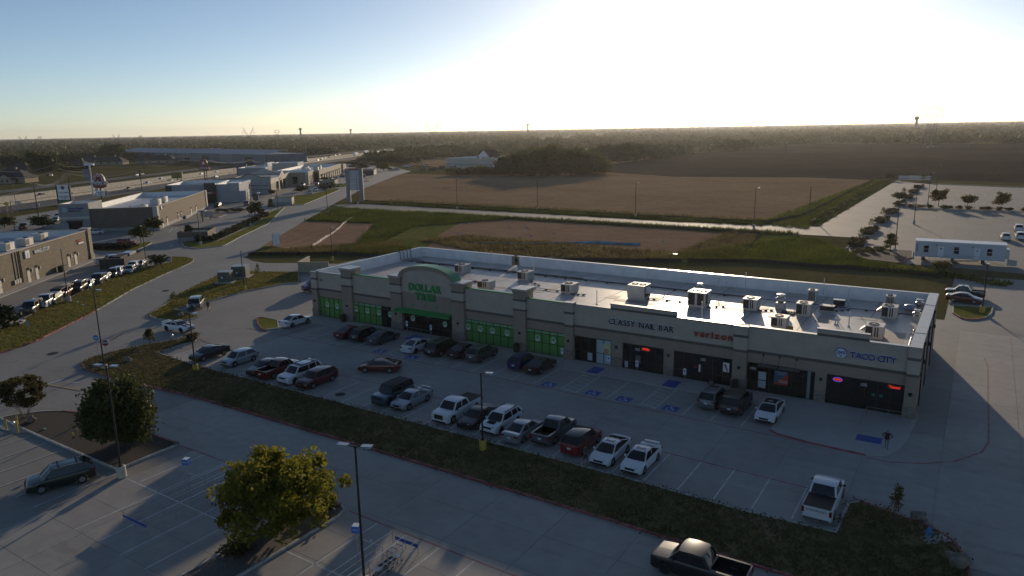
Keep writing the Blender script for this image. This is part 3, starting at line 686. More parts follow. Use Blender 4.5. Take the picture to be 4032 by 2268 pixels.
# ---- storefront glazing: frame, mullions and each pane
def storefront(i, x0, x1, ncol, panes, zmid=1.45, top=None, label=None):
    f = MB(); y0, y1 = YF+0.02, YF+0.16
    f.box(x0, x1, y0, y1, 0.0, 0.10); f.box(x0, x1, y0, y1, OH-0.08, OH)
    f.box(x0, x0+0.07, y0, y1, 0.1, OH-0.08); f.box(x1-0.07, x1, y0, y1, 0.1, OH-0.08)
    fr = sp('storefront', f, FRAME)
    w = (x1-x0)/ncol
    rows = [0.10, zmid, (top or OH-0.08)]
    if top: rows.append(OH-0.08)
    for c in range(1, ncol):
        MB().box(x0+c*w-0.03, x0+c*w+0.03, y0+0.005, y1, 0.1, OH-0.08).build('mullion', FRAME, fr)
    for z in rows[1:-1]:
        MB().box(x0+0.07, x1-0.07, y0+0.012, y1, z-0.03, z+0.03).build('transom', FRAME, fr)
    for c in range(ncol):
        for r in range(len(rows)-1):
            m = panes(c, r)
            MB().box(x0+c*w+0.035, x0+(c+1)*w-0.035, y0+0.05, y0+0.075, rows[r]+0.03, rows[r+1]-0.03).build('pane', m, fr)
    return fr
def emblem(parent, x, z, y=YF-0.015):
    """round green badge with a black upright stroke"""
    d = MB().xzprism([(x+0.36*math.cos(a), z+0.40*math.sin(a)) for a in [k*math.pi/12 for k in range(24)]], y, y+0.03).build('round_badge', SIGNW, parent)
    MB().xzprism([(x+0.32*math.cos(a), z+0.36*math.sin(a)) for a in [math.radians(v) for v in range(-38, 219, 8)]]+[(x, z+0.05)], y-0.006, y-0.001).build('badge_crown', mat('badge_green', (0.16, 0.42, 0.16), 0.4), parent)
    MB().box(x-0.035, x+0.05, y-0.012, y-0.007, z-0.30, z+0.06).build('badge_stroke', SIGNK, parent)
gr = lambda c, r: GREENW
tp = lambda c, r: GREENW if r < 2 else mat('pale_green_film', (0.20, 0.42, 0.22), 0.4, 0, var=0.2, scale=4)
f = storefront(0, *OPEN[0], 5, gr); emblem(f, -79.9, 2.0); emblem(f, -77.9, 1.95)
f = storefront(1, *OPEN[1], 7, lambda c, r: tp(c, r) if c < 5 else GLASS, top=2.62); [emblem(f, x, 2.0) for x in (-74.1, -71.9, -69.7, -67.6)]
f = storefront(2, *OPEN[2], 8, lambda c, r: GLASS, zmid=1.0, top=2.25); emblem(f, -63.5, 1.95); emblem(f, -58.0, 1.85)
stand_text(text_mesh('101', 0.42, 0.02), 'lettering', SIGNW, f, (-60.7, YF-0.03, 2.58))
f = storefront(3, *OPEN[3], 7, tp, top=2.62); [emblem(f, x, 2.0) for x in (-54.2, -52.3, -50.4, -48.2)]
f = storefront(4, *OPEN[4], 5, tp, top=2.62); [emblem(f, x, 2.0) for x in (-43.8, -41.6)]
f = storefront(5, *OPEN[5], 5, lambda c, r: FROST if c >= 3 else GLASS, zmid=1.35)
MB().box(-35.0, -34.05, YF-0.01, YF+0.01, 1.45, 2.55).build('poster', mat('yellow_poster', (0.5, 0.42, 0.10), 0.5, col2=(0.6, 0.58, 0.45), scale=5), f)
stand_text(text_mesh('20', 0.62, 0.02, 0.01), 'lettering', SIGNR, f, (-34.6, YF-0.025, 1.72))
MB().box(-37.0, -36.4, YF-0.0, YF+0.02, 0.3, 1.2).build('poster', FROST, f)
f = storefront(6, *OPEN[6], 5, lambda c, r: GLASS, zmid=1.0)
stand_text(text_mesh('102', 0.42, 0.02), 'lettering', SIGNW, f, (-30.8, YF-0.03, 2.5))
MB().box(-31.0, -30.4, YF-0.0, YF+0.02, 0.9, 1.8).build('poster', mat('dark_poster', (0.13, 0.12, 0.11), 0.5, var=0.5, scale=8), f)
MB().box(-32.3, -31.9, YF-0.0, YF+0.02, 0.2, 0.95).build('poster', FROST, f)
f = storefront(7, *OPEN[7], 6, lambda c, r: GLASS, zmid=1.0)
stand_text(text_mesh('103', 0.42, 0.02), 'lettering', SIGNW, f, (-23.3, YF-0.03, 2.5))
MB().box(-24.2, -23.95, YF-0.0, YF+0.02, 1.45, 1.7).build('poster', SIGNR, f)
MB().box(-23.75, -23.55, YF-0.0, YF+0.02, 1.1, 1.9).build('poster', SIGNW, f)
vm = MB().box(-21.15, -20.5, YF-0.0, YF+0.02, 1.55, 2.55).build('poster', SIGNW, f)
MB().xzprism([(-21.1,2.4),(-20.85,2.4),(-20.6,1.6),(-20.7,1.6)], YF-0.012, YF-0.002).build('poster_stroke', SIGNR, f)
f = storefront(8, *OPEN[8], 6, lambda c, r: GLASS, zmid=0.95)
stand_text(text_mesh('104', 0.42, 0.02), 'lettering', SIGNW, f, (-18.1, YF-0.03, 2.42))
po = MB().box(-15.95, -14.6, YF-0.01, YF+0.01, 1.15, 2.75).build('leasing_poster', mat('poster_blue', (0.03, 0.09, 0.17), 0.5), f)
MB().xzprism([(-15.95,1.15),(-14.6,1.15),(-14.6,2.4)], YF-0.02, YF-0.011).build('poster_corner', mat('poster_red', (0.38, 0.04, 0.03), 0.5), f)
for z, tx, xx in ((2.45,'Christian Strachan',-15.3),(2.25,'214-670-2277',-15.3),(1.60,'Christian Perez',-15.05),(1.42,'469-596-8189',-15.05)):
    stand_text(text_mesh(tx, 0.145, 0.01), 'lettering', SIGNW, f, (xx, YF-0.03, z))
MB().box(-17.5, -16.75, YF-0.0, YF+0.02, 1.35, 2.2).build('poster', FROST, f); MB().box(-17.5, -16.75, YF-0.0, YF+0.02, 0.5, 1.25).build('poster', FROST, f)
MB().box(-12.8, -12.5, YF-0.0, YF+0.02, 0.15, 3.0).build('poster', mat('grey_film', (0.2, 0.21, 0.21), 0.4), f)
f = storefront(9, *OPEN[9], 6, lambda c, r: GLASS, zmid=1.2)
stand_text(text_mesh('105', 0.42, 0.02), 'lettering', SIGNW, f, (-7.75, YF-0.03, 2.5))
for x in (-7.0, -6.35): MB().box(x, x+0.3, YF-0.0, YF+0.02, 1.55, 1.8).build('poster', mat('teal_sticker', (0.06, 0.18, 0.17), 0.5), f)
stand_text(text_mesh('818', 0.45, 0.03), 'lettering', SIGNK, shop, (-80.85, YF-0.02, 5.57))
# wall lamps
LAMP = mat('lamp_bronze', (0.03, 0.027, 0.024), 0.45, 0.6)
for x in (-82.1,-75.4,-66.1,-55.5,-46.1,-39.3,-33.35,-27.15,-19.4,-11.55,-3.8):
    y = YF-0.42 if x in (-82.1,-75.4,-66.1,-55.5,-46.1,-39.3,-19.4,-3.8) else YF
    MB().box(x-0.11, x+0.11, y-0.16, y, 2.25, 2.55).box(x-0.16, x+0.16, y-0.2, y, 2.46, 2.52).build('wall_lamp', LAMP, shop)
# awnings
aw = sp('green_awning', MB().add([(-66.1,YF-0.12,3.35),(-56.6,YF-0.12,3.35),(-56.6,YF-1.05,3.02),(-66.1,YF-1.05,3.02),(-66.1,YF-1.05,2.86),(-56.6,YF-1.05,2.86)],
        [(0,3,2,1),(3,4,5,2)]), mat('green_awning_metal', (0.035, 0.30, 0.085), 0.4, 0.2))
MB().box(-66.1, -56.6, YF-1.05, YF-0.1, 2.84, 2.88).build('awning_tray', SIGNG, aw)
for i in range(5):
    x = -65.4+i*2.1; MB().tube((x, YF-0.1, 3.95), (x, YF-0.9, 3.1), 0.02, n=5).build('tie_rod', SIGNG, aw)
    MB().cbox(x, YF-0.12, 3.97, 0.22, 0.05, 0.22).build('tie_plate', SIGNG, aw)
aw = sp('slatted_awning', MB().box(-17.5,-13.5,YF-1.15,YF-1.05,2.95,3.1).box(-17.5,-13.5,YF-0.1,YF-0.02,2.95,3.1).box(-17.5,-17.4,YF-1.05,YF-0.1,2.95,3.1).box(-13.6,-13.5,YF-1.05,YF-0.1,2.95,3.1).box(-15.55,-15.45,YF-1.05,YF-0.1,2.95,3.1), FRAME)
for i in range(20):
    x = -17.35+i*0.197; MB().box(x, x+0.12, YF-1.05, YF-0.1, 3.02, 3.05).build('slat', mat('awning_slat', (0.30, 0.33, 0.33), 0.4, 0.4), aw)
for x in (-17.1, -15.5, -13.9):
    MB().tube((x, YF-0.03, 4.0), (x, YF-1.0, 3.1), 0.018, n=5).build('tie_rod', FRAME, aw); MB().cbox(x, YF-0.03, 4.02, 0.2, 0.06, 0.2).build('tie_plate', FRAME, aw)

# ---- shop signs
def word_sign(name, label, words, y=YF-0.14, face=SIGNG, back=None, backing=0.0):
    cx = sum(w[1] for w in words)/len(words)
    t = thing(name, label, 'sign', (cx, y, words[0][2]))
    for txt, x, z, size, width, bold in words:
        # letters set one by one to the measured width
        meas = [(ch, text_mesh(ch, size, 0.12, bold)) for ch in txt]
        ws = [(max(v.co.x for v in m.vertices)-min(v.co.x for v in m.vertices)) if ch != ' ' else size*0.32 for ch, m in meas]
        gap = (width-sum(ws))/max(1, len(txt)-1); cur = x-width/2
        for (ch, m), w in zip(meas, ws):
            if ch != ' ':
                mid = cur+w/2
                off = (max(v.co.x for v in m.vertices)+min(v.co.x for v in m.vertices))/2
                stand_text(m, 'letter', face, t, (mid-off-cx, 0, z-words[0][2]))
                if back is not None:
                    mb_ = text_mesh(ch, size, 0.05, bold+backing)
                    stand_text(mb_, 'letter_backing', back, t, (mid-off-cx, 0.06, z-words[0][2]))
            cur += w+gap
    return t
word_sign('wall_sign', 'green DOLLAR TREE letters on the arched front', [('DOLLAR', -61.05, 6.35, 1.28, 5.5, 0.055), ('TREE', -61.05, 5.15, 1.28, 3.4, 0.055)], YF-0.20, SIGNG, SIGNK, 0.02)
word_sign('wall_sign', 'CLASSY NAIL BAR dark letters on white backing below the raised parapet', [('CLASSY NAIL BAR', -30.4, 5.37, 0.92, 7.7, 0.012)], YF-0.16, SIGNK, SIGNW, 0.055)
word_sign('wall_sign', 'red lower case verizon letters on the tan shop wall', [('verizon', -22.35, 5.34, 0.98, 4.1, 0.035)], YF-0.12, SIGNR)
t = word_sign('wall_sign', 'blue TACO CITY letters outlined in white near the right corner', [('TACO CITY', -7.15, 5.3, 0.84, 4.0, 0.015)], YF-0.14, SIGNB, SIGNW, 0.03)
t = thing('round_sign', 'round white TACO CITY disc sign beside the blue letters', 'sign', (-9.93, YF-0.10, 5.33))
MB().xzprism([(0.52*math.cos(a), 0.52*math.sin(a)) for a in [k*math.pi/16 for k in range(32)]], -0.04, 0.10).build('rim', SIGNB, t)
MB().xzprism([(0.47*math.cos(a), 0.47*math.sin(a)) for a in [k*math.pi/16 for k in range(32)]], -0.06, -0.041).build('disc', SIGNW, t)
stand_text(text_mesh('TACO', 0.27, 0.02, 0.012), 'lettering', SIGNB, t, (0, -0.075, 0.14)); stand_text(text_mesh('CITY', 0.36, 0.02, 0.012), 'lettering', SIGNB, t, (0, -0.075, -0.05))
MB().xzprism([(0.13*math.cos(a), -0.32+0.1*math.sin(a)) for a in [k*math.pi/8 for k in range(9)]], -0.075, -0.061).build('dome_mark', SIGNB, t)
MB().box(-0.2, 0.2, -0.075, -0.061, -0.37, -0.35).build('bar_mark', SIGNB, t)
t = thing('neon_sign', 'red OPEN neon sign in the window of unit 102', 'sign', (-29.8, YF+0.0, 2.65))
stand_text(text_mesh('OPEN', 0.34, 0.03, 0.012), 'lettering', NEONR, t, (0, -0.03, 0))
MB().box(-0.5, 0.5, 0.0, 0.03, -0.2, 0.2).build('backing', SIGNK, t)
t = thing('neon_sign', 'red and blue OPEN neon sign in the window of unit 105', 'sign', (-10.05, YF+0.0, 2.62))
stand_text(text_mesh('OPEN', 0.26, 0.03, 0.012), 'lettering', NEONR, t, (0, -0.03, 0))
MB().strip([(0.42*math.cos(a), 0.2*math.sin(a)) for a in [k*math.pi/10 for k in range(20)]], -0.02, 0.02, -0.02, 0.02, True).build('ring', NEONB, t).rotation_euler = (math.pi/2, 0, 0)
t = thing('neon_sign', 'red Tacos neon lettering at the right end of unit 105', 'sign', (-5.15, YF+0.0, 2.72))
stand_text(text_mesh('Tacos!', 0.36, 0.03, 0.010), 'lettering', NEONR, t, (0, -0.03, 0))
MB().box(-0.62, 0.62, 0.0, 0.02, -0.2, 0.2).build('backing', SIGNK, t)

# ---- roof equipment
HVW = mat('hvac_cream', (0.50, 0.485, 0.45), 0.45, 0.25, var=0.06, scale=1.2)
HVD = mat('hvac_coil', (0.045, 0.042, 0.040), 0.6, 0.3, var=0.3, scale=12)
GALV = mat('galvanised', (0.50, 0.51, 0.52), 0.35, 0.75, var=0.12, scale=3)
PIPEK = mat('black_pipe', (0.02, 0.02, 0.02), 0.5, 0.1)
PVC = mat('white_pipe', (0.62, 0.62, 0.60), 0.5)
def hvac(x, y, sx, sy, sz, label, fans=1, hood=None, front='coil'):
    t = thing('rooftop_unit', label, 'air conditioner', (x, y, ZR), 0, 'air conditioning units on the shop roof')
    MB().box(-sx/2+0.06, sx/2-0.06, -sy/2+0.06, sy/2-0.06, 0, 0.16).build('curb', HVW, t)
    MB().box(-sx/2, sx/2, -sy/2, sy/2, 0.16, sz).box(-sx/2-0.03, sx/2+0.03, -sy/2-0.03, sy/2+0.03, sz, sz+0.05).build('cabinet', HVW, t)
    if front == 'coil':
        MB().box(-sx/2+0.06, -sx/2+sx*0.42, -sy/2-0.012, -sy/2-0.001, 0.26, sz-0.06).build('coil_panel', HVD, t)
        for k in range(2): MB().box(-sx/2+sx*(0.52+0.14*k), -sx/2+sx*(0.60+0.14*k), -sy/2-0.012, -sy/2-0.001, 0.28, sz-0.08).build('louvre', HVD, t)
        MB().box(sx/2-sx*0.22, sx/2-sx*0.06, -sy/2-0.02, -sy/2-0.001, 0.3, 0.6).build('access_panel', GALV, t)
    elif front == 'double':
        for k in range(2): MB().box(-sx/2+0.06+k*sx*0.5, -sx/2+sx*0.40+k*sx*0.5, -sy/2-0.012, -sy/2-0.001, 0.3, sz-0.08).build('coil_panel', HVD, t)
        MB().box(sx/2+0.001, sx/2+0.012, -sy/2+0.1, -sy/2+sy*0.4, 0.4, sz-0.2).build('louvre', HVD, t)
    elif front == 'panel':
        MB().box(-sx*0.1, sx*0.04, -sy/2-0.02, -sy/2-0.001, sz*0.55, sz*0.85).build('access_panel', GALV, t)
        MB().box(-sx/2-0.10, -sx/2-0.001, -sy/2+0.1, -sy/2+0.3, sz*0.4, sz*0.75).build('switch_box', GALV, t)
        MB().box(sx/2+0.001, sx/2+0.015, -sy/2+0.3, sy/2-0.2, 0.3, sz-0.1).build('coil_panel', HVD, t)
    else:
        for k in range(5): MB().box(-sx/2+0.1+k*(sx-0.2)/5, -sx/2+0.1+(k+0.65)*(sx-0.2)/5, -sy/2-0.012, -sy/2-0.001, 0.3, sz-0.1).build('louvre', HVD, t)
    for k in range(fans):
        fx = (k-(fans-1)/2)*sx*0.46-sx*0.08*(fans == 1)
        r = min(sx*(0.33 if fans == 1 else 0.2), sy*0.3)
        fan = MB().lathe([(r, sz+0.05), (r, sz+0.11), (r*0.88, sz+0.11), (r*0.88, sz+0.06), (0, sz+0.06)], 18, (fx, 0, 0)).build('fan_ring', HVD, t)
        MB().lathe([(0, sz+0.10), (r*0.3, sz+0.10), (r*0.3, sz+0.06)], 10, (fx, 0, 0)).build('fan_hub', GALV, fan)
    if hood:
        MB().add([(-sx/2, -sy*.3, .9*sz), (-sx/2, sy*.3, .9*sz), (-sx/2-.55, sy*.3, .55*sz), (-sx/2-.55, -sy*.3, .55*sz), (-sx/2, -sy*.3, .5*sz), (-sx/2, sy*.3, .5*sz)],
                 [(0,3,2,1),(3,4,5,2),(0,4,3),(1,2,5)]).build('intake_hood', HVW, t) if hood == 'left' else \
        MB().add([(sx/2, -sy*.3, .9*sz), (sx/2, sy*.3, .9*sz), (sx/2+.6, sy*.3, .5*sz), (sx/2+.6, -sy*.3, .5*sz), (sx/2, -sy*.3, .42*sz), (sx/2, sy*.3, .42*sz)],
                 [(0,1,2,3),(3,2,5,4),(0,3,4),(1,5,2)]).build('intake_hood', HVW, t)
    return t
hvac(-67.0, 89.3, 1.75, 1.9, 1.25, 'cream roof unit nearest the left parapet corner behind the arch')
hvac(-57.2, 81.6, 2.0, 1.6, 1.05, 'low cream roof unit close behind the front parapet right of the arch')
hvac(-55.4, 89.2, 1.75, 1.9, 1.25, 'cream roof unit by the gap in the rear parapet')
hvac(-45.7, 84.8, 1.7, 2.0, 1.20, 'cream roof unit right of the tall front pier, pipes beside it')
hvac(-36.3, 86.2, 2.3, 2.2, 1.75, 'tall cream roof unit with plain panel front behind the CLASSY NAIL BAR parapet', 2, 'right', 'panel')
hvac(-28.1, 85.6, 2.2, 2.1, 1.85, 'largest cream roof unit with two dark coils, right of the raised parapet', 2, 'left', 'double')
hvac(-22.1, 86.9, 1.65, 1.7, 1.35, 'cream roof unit with a side hood left of the white exhaust fan', 1, 'left')
hvac(-16.1, 87.0, 1.6, 1.6, 1.45, 'cream roof unit behind the slatted cooler, right of the exhaust fan')
hvac(-16.55, 94.0, 1.0, 1.0, 1.55, 'slim louvred roof unit in the shade of the rear parapet, middle', 1, None, 'slats')
hvac(-17.3, 80.4, 1.6, 1.6, 1.20, 'shaded grey roof unit right behind the front parapet above unit 104')
hvac(-8.0, 94.8, 1.0, 1.0, 1.60, 'slim louvred roof unit in the shade of the rear parapet, right end', 1, None, 'slats')
hvac(-7.6, 90.4, 1.6, 1.7, 1.35, 'cream roof unit with a hood, farthest right on the roof', 1, 'left')
hvac(-8.0, 80.9, 1.7, 1.7, 1.35, 'cream roof unit half hidden behind the raised TACO CITY parapet', 1, 'left')
t = thing('condenser', 'low dark condenser box on the roof between two cream units', 'condenser', (-14.2, 90.3, ZR))
MB().box(-0.75, 0.75, -0.45, 0.45, 0.12, 0.62).build('cabinet', HVD, t); MB().box(-0.8, 0.8, -0.5, 0.5, 0.62, 0.68).build('lid', HVW, t); MB().box(-0.9, 0.9, -0.4, 0.4, 0, 0.1).build('base', HVW, t)
t = thing('condenser', 'small dark condenser near the rear parapet', 'condenser', (-13.4, 93.6, ZR))
MB().box(-0.6, 0.6, -0.4, 0.4, 0.1, 0.75).build('cabinet', HVD, t); MB().box(-0.65, 0.65, -0.45, 0.45, 0.75, 0.8).build('lid', GALV, t)
t = thing('pallet', 'dark pallet with scrap leaning on a roof unit', 'pallet', (-17.9, 86.9, ZR))
for k in range(5): MB().box(-0.7+k*0.3, -0.5+k*0.3, -0.6, 0.6, 0.12, 0.15).build('slat', mat('weathered_wood', (0.06, 0.055, 0.05), 0.9, var=0.4, scale=6), t)
for y in (-0.5, 0, 0.45): MB().box(-0.7, 0.9, y, y+0.08, 0, 0.12).build('runner', MATS['weathered_wood'], t)
def mushroom(x, y, s, label, base=True, m=GALV):
    t = thing('exhaust_fan', label, 'exhaust fan', (x, y, ZR))
    MB().box(-0.5*s, 0.5*s, -0.5*s, 0.5*s, 0, 0.75*s).build('curb', HVW, t)
    MB().lathe([(.30*s,.75*s),(.34*s,.80*s),(.62*s,1.05*s),(.62*s,1.25*s),(.45*s,1.38*s),(.36*s,1.42*s),(.36*s,1.60*s),(.50*s,1.68*s),(.50*s,1.75*s),(0,1.82*s)], 20).build('hood', m, t, 40)
    return t
mushroom(-19.2, 88.9, 1.0, 'white mushroom exhaust fan on a box curb on the shop roof')
mushroom(-30.3, 92.4, 0.75, 'small gleaming mushroom vent behind the largest roof unit')
mushroom(-4.9, 90.4, 0.7, 'metal exhaust fan at the right roof edge, nearer of two')
mushroom(-5.0, 95.2, 0.8, 'metal exhaust fan in the rear right roof corner')
t = thing('exhaust_duct', 'rounded metal exhaust housing beside the right parapet', 'exhaust', (-5.9, 94.0, ZR))
MB().lathe([(.2,.1),(.55,.25),(.75,.55),(.55,.85),(.2,.95),(0,.95)], 16).build('housing', GALV, t, 50); MB().box(-.4,.4,-.4,.4,0,.2).build('curb', HVW, t)
for i, (x, y, h) in enumerate(((-66.2,96.0,2.4),(-69,94.0,1.0),(-55.4,91.5,2.6),(-39.3,80.0,1.9),(-38.9,95.3,1.9),(-25.8,79.7,2.0),(-29.1,96.4,1.7),(-28.0,96.4,1.2),(-25.5,96.6,2.5),(-20.2,96.9,1.7),(-15.8,96.8,2.6),(-12.8,96.6,1.8),(-10.9,84.0,1.8),(-12.3,84.2,0.8),(-12.05,84.2,0.75),(-6.6,96.9,1.4),(-12.4,94.2,.8))):
    o = MB().tube((0,0,0),(0,0,h),0.055 if h > 1 else 0.07, n=8).lathe([(.16,0),(.12,.08),(.06,.14)], 10).build('vent_pipe', PVC, None, None, (x, y, ZR))
    tag(o, ['tall thin white vent pipe near the rear left roof corner','short vent pipe near the rear left roof corner','thin white pipe beside the unit by the parapet gap','white vent pipe standing left of the CLASSY NAIL BAR parapet','thin white vent pipe behind the tall panel unit',
            'white vent pipe standing in front of the largest roof unit','white vent pipe at the rear parapet, left of a pair','shorter white vent pipe at the rear parapet, right of a pair','tall white vent pipe against the rear parapet mid roof','white vent pipe against the rear parapet left of the louvred unit',
            'tall white vent pipe against the rear parapet right of the louvred unit','white vent pipe between the low condensers and the rear parapet','white vent pipe standing alone left of the TACO CITY parapet','left of two short twin vents on the front roof','right of two short twin vents on the front roof','white vent pipe by the rear right roof corner','short capped vent beside the black roof pipe'][i], 'vent pipe', 'vent pipes on the shop roof')
def pipe_run(label, pts, r, m, blocks=0, nm='roof_pipe'):
    t = thing(nm, label, 'pipe', (pts[0][0], pts[0][1], ZR)); o = Vector((pts[0][0], pts[0][1], ZR))
    MB().path([Vector(q)-o for q in pts], r, 6).build('pipe', m, t)
    if blocks:
        L_ = (Vector(pts[1])-Vector(pts[0]))
        for k in range(blocks):
            q = Vector(pts[0])+L_*((k+0.5)/blocks)-o; MB().cbox(q.x, q.y, 0.05, 0.3, 0.22, 0.1).build('support_block', PIPEK, t)
for k, (y, x0, x1) in enumerate(((92.3, -79, -5.2), (92.75, -79, -24), (93.25, -78.5, -48))):
    pipe_run(['front black pipe running the length of the roof','second black pipe along the left two thirds of the roof','rear black pipe along the left half of the roof'][k], [(x0, y, ZR+0.14), (x1, y, ZR+0.14)], 0.045, PIPEK, 22 if k == 0 else 10)
for k, x in enumerate((-81.2, -79.6, -79.0, -78.4)):
    pipe_run(['leftmost','second','third','rightmost'][k]+' black conduit climbing over the left parapet', [(x+1.4, 92.5+0.2*k, ZR+0.1), (XL+0.5, 92.0+0.9*k, ZR+0.3), (XL+0.46, 92.0+0.9*k, 6.84), (XL-0.1, 92.0+0.9*k, 6.88), (XL-0.1, 92+0.9*k, 6.2)], 0.05, PIPEK)
pipe_run('pale pipe on wooden blocks along the right roof edge', [(-4.7, 77.5, ZR+0.12), (-4.8, 86.5, ZR+0.12)], 0.05, PVC, 5)
pipe_run('thin grey pipe running in front of the half hidden unit', [(-7.2, 79.0, ZR+0.1), (-4.7, 77.5, ZR+0.1)], 0.03, PIPEK)
for i, (x, y, x2, y2) in enumerate(((-54.3,88.6,-51,86),(-45,83.5,-42.9,84.2),(-35,86,-30,86.4),(-27,85,-25,86.6),(-64,84.6,-57.5,83.2),(-13.5,90.2,-11.8,91.9),(-52,84.6,-46.5,84.4),(-21.2,86.3,-19.6,87.5))):
    pipe_run(['thin gas pipe right of the unit by the parapet gap','thin gas pipe with blocks at the third unit','thin gas pipe joining the two tallest roof units','short gas pipe right of the largest roof unit','long thin gas pipe behind the arch','bent black pipe between the condensers','thin gas pipe left of the pier unit','short gas pipe by the exhaust fan'][i], [(x, y, ZR+0.12), (x2, y2, ZR+0.12)], 0.035, PIPEK, 3)
t = thing('roof_box', 'cardboard box left on the roof beside the shaded unit', 'box', (-16.1, 80.0, ZR)); CARD = mat('cardboard', (0.30, 0.19, 0.10), 0.9)
MB().box(-.25,.25,-.2,.2,0,.3).build('carton', CARD, t); MB().add([(-.25,-.2,.3),(.25,-.2,.3),(.25,-.36,.38),(-.25,-.36,.38)], [(0,1,2,3),(3,2,1,0)]).build('flap', CARD, t)
# small things on the right side wall: drain pipes and fittings
for y in (76.5, 83.0, 90.5):
    MB().box(XR, XR+0.12, y, y+0.12, 0.1, 6.5).build('downpipe', FRAME, shop); MB().box(XR, XR+0.2, y-0.1, y+0.25, 6.2, 6.5).build('scupper_box', FRAME, shop)
for y in (74.6, 79, 86, 94): MB().box(XR, XR+0.2, y, y+0.25, 3.6, 4.0).build('wall_lamp', LAMP, shop)
# ================================================================== vehicles
TYRE = mat('tyre_rubber', (0.018, 0.018, 0.018), 0.85)
RIM = mat('wheel_alloy', (0.42, 0.43, 0.45), 0.3, 0.85)
RIMK = mat('black_wheel', (0.03, 0.03, 0.032), 0.4, 0.5)
CGLASS = mat('car_glass', (0.012, 0.014, 0.016), 0.05, 0, spec=0.7)
TRIM = mat('black_trim', (0.020, 0.020, 0.021), 0.6, spec=0.25)
HEADL = mat('headlamp', (0.55, 0.57, 0.60), 0.12, 0.3, spec=0.8)
TAILL = mat('tail_lamp', (0.22, 0.012, 0.012), 0.2, 0, spec=0.6)
PLATE = mat('licence_plate', (0.62, 0.64, 0.66), 0.5)
CHROME = mat('chrome', (0.6, 0.6, 0.62), 0.12, 1.0)
def paint(name, c, metal=0.25, rough=0.32): return mat('paint_'+name, c, rough, metal, coat=0.8, spec=0.5)
PAINT = dict(white=paint('white', (0.66, 0.67, 0.68), 0.0), black=paint('black', (0.012, 0.012, 0.014)), silver=paint('silver', (0.36, 0.38, 0.41), 0.6),
  grey=paint('grey', (0.13, 0.145, 0.16), 0.5), darkgrey=paint('dark_grey', (0.055, 0.062, 0.07), 0.5), maroon=paint('maroon', (0.085, 0.012, 0.016)), red=paint('red', (0.22, 0.012, 0.012)),
  darkred=paint('dark_red', (0.13, 0.016, 0.012)), blue=paint('blue', (0.018, 0.045, 0.22)), navy=paint('navy', (0.012, 0.03, 0.10)), teal=paint('teal_blue', (0.035, 0.075, 0.11)), green=paint('dark_green', (0.008, 0.018, 0.016)),
  olive=paint('olive_grey', (0.085, 0.088, 0.078), 0.4), orange=paint('orange_red', (0.33, 0.06, 0.02)), tan=paint('tan', (0.30, 0.26, 0.20)), slate=paint('slate', (0.07, 0.10, 0.125), 0.5))

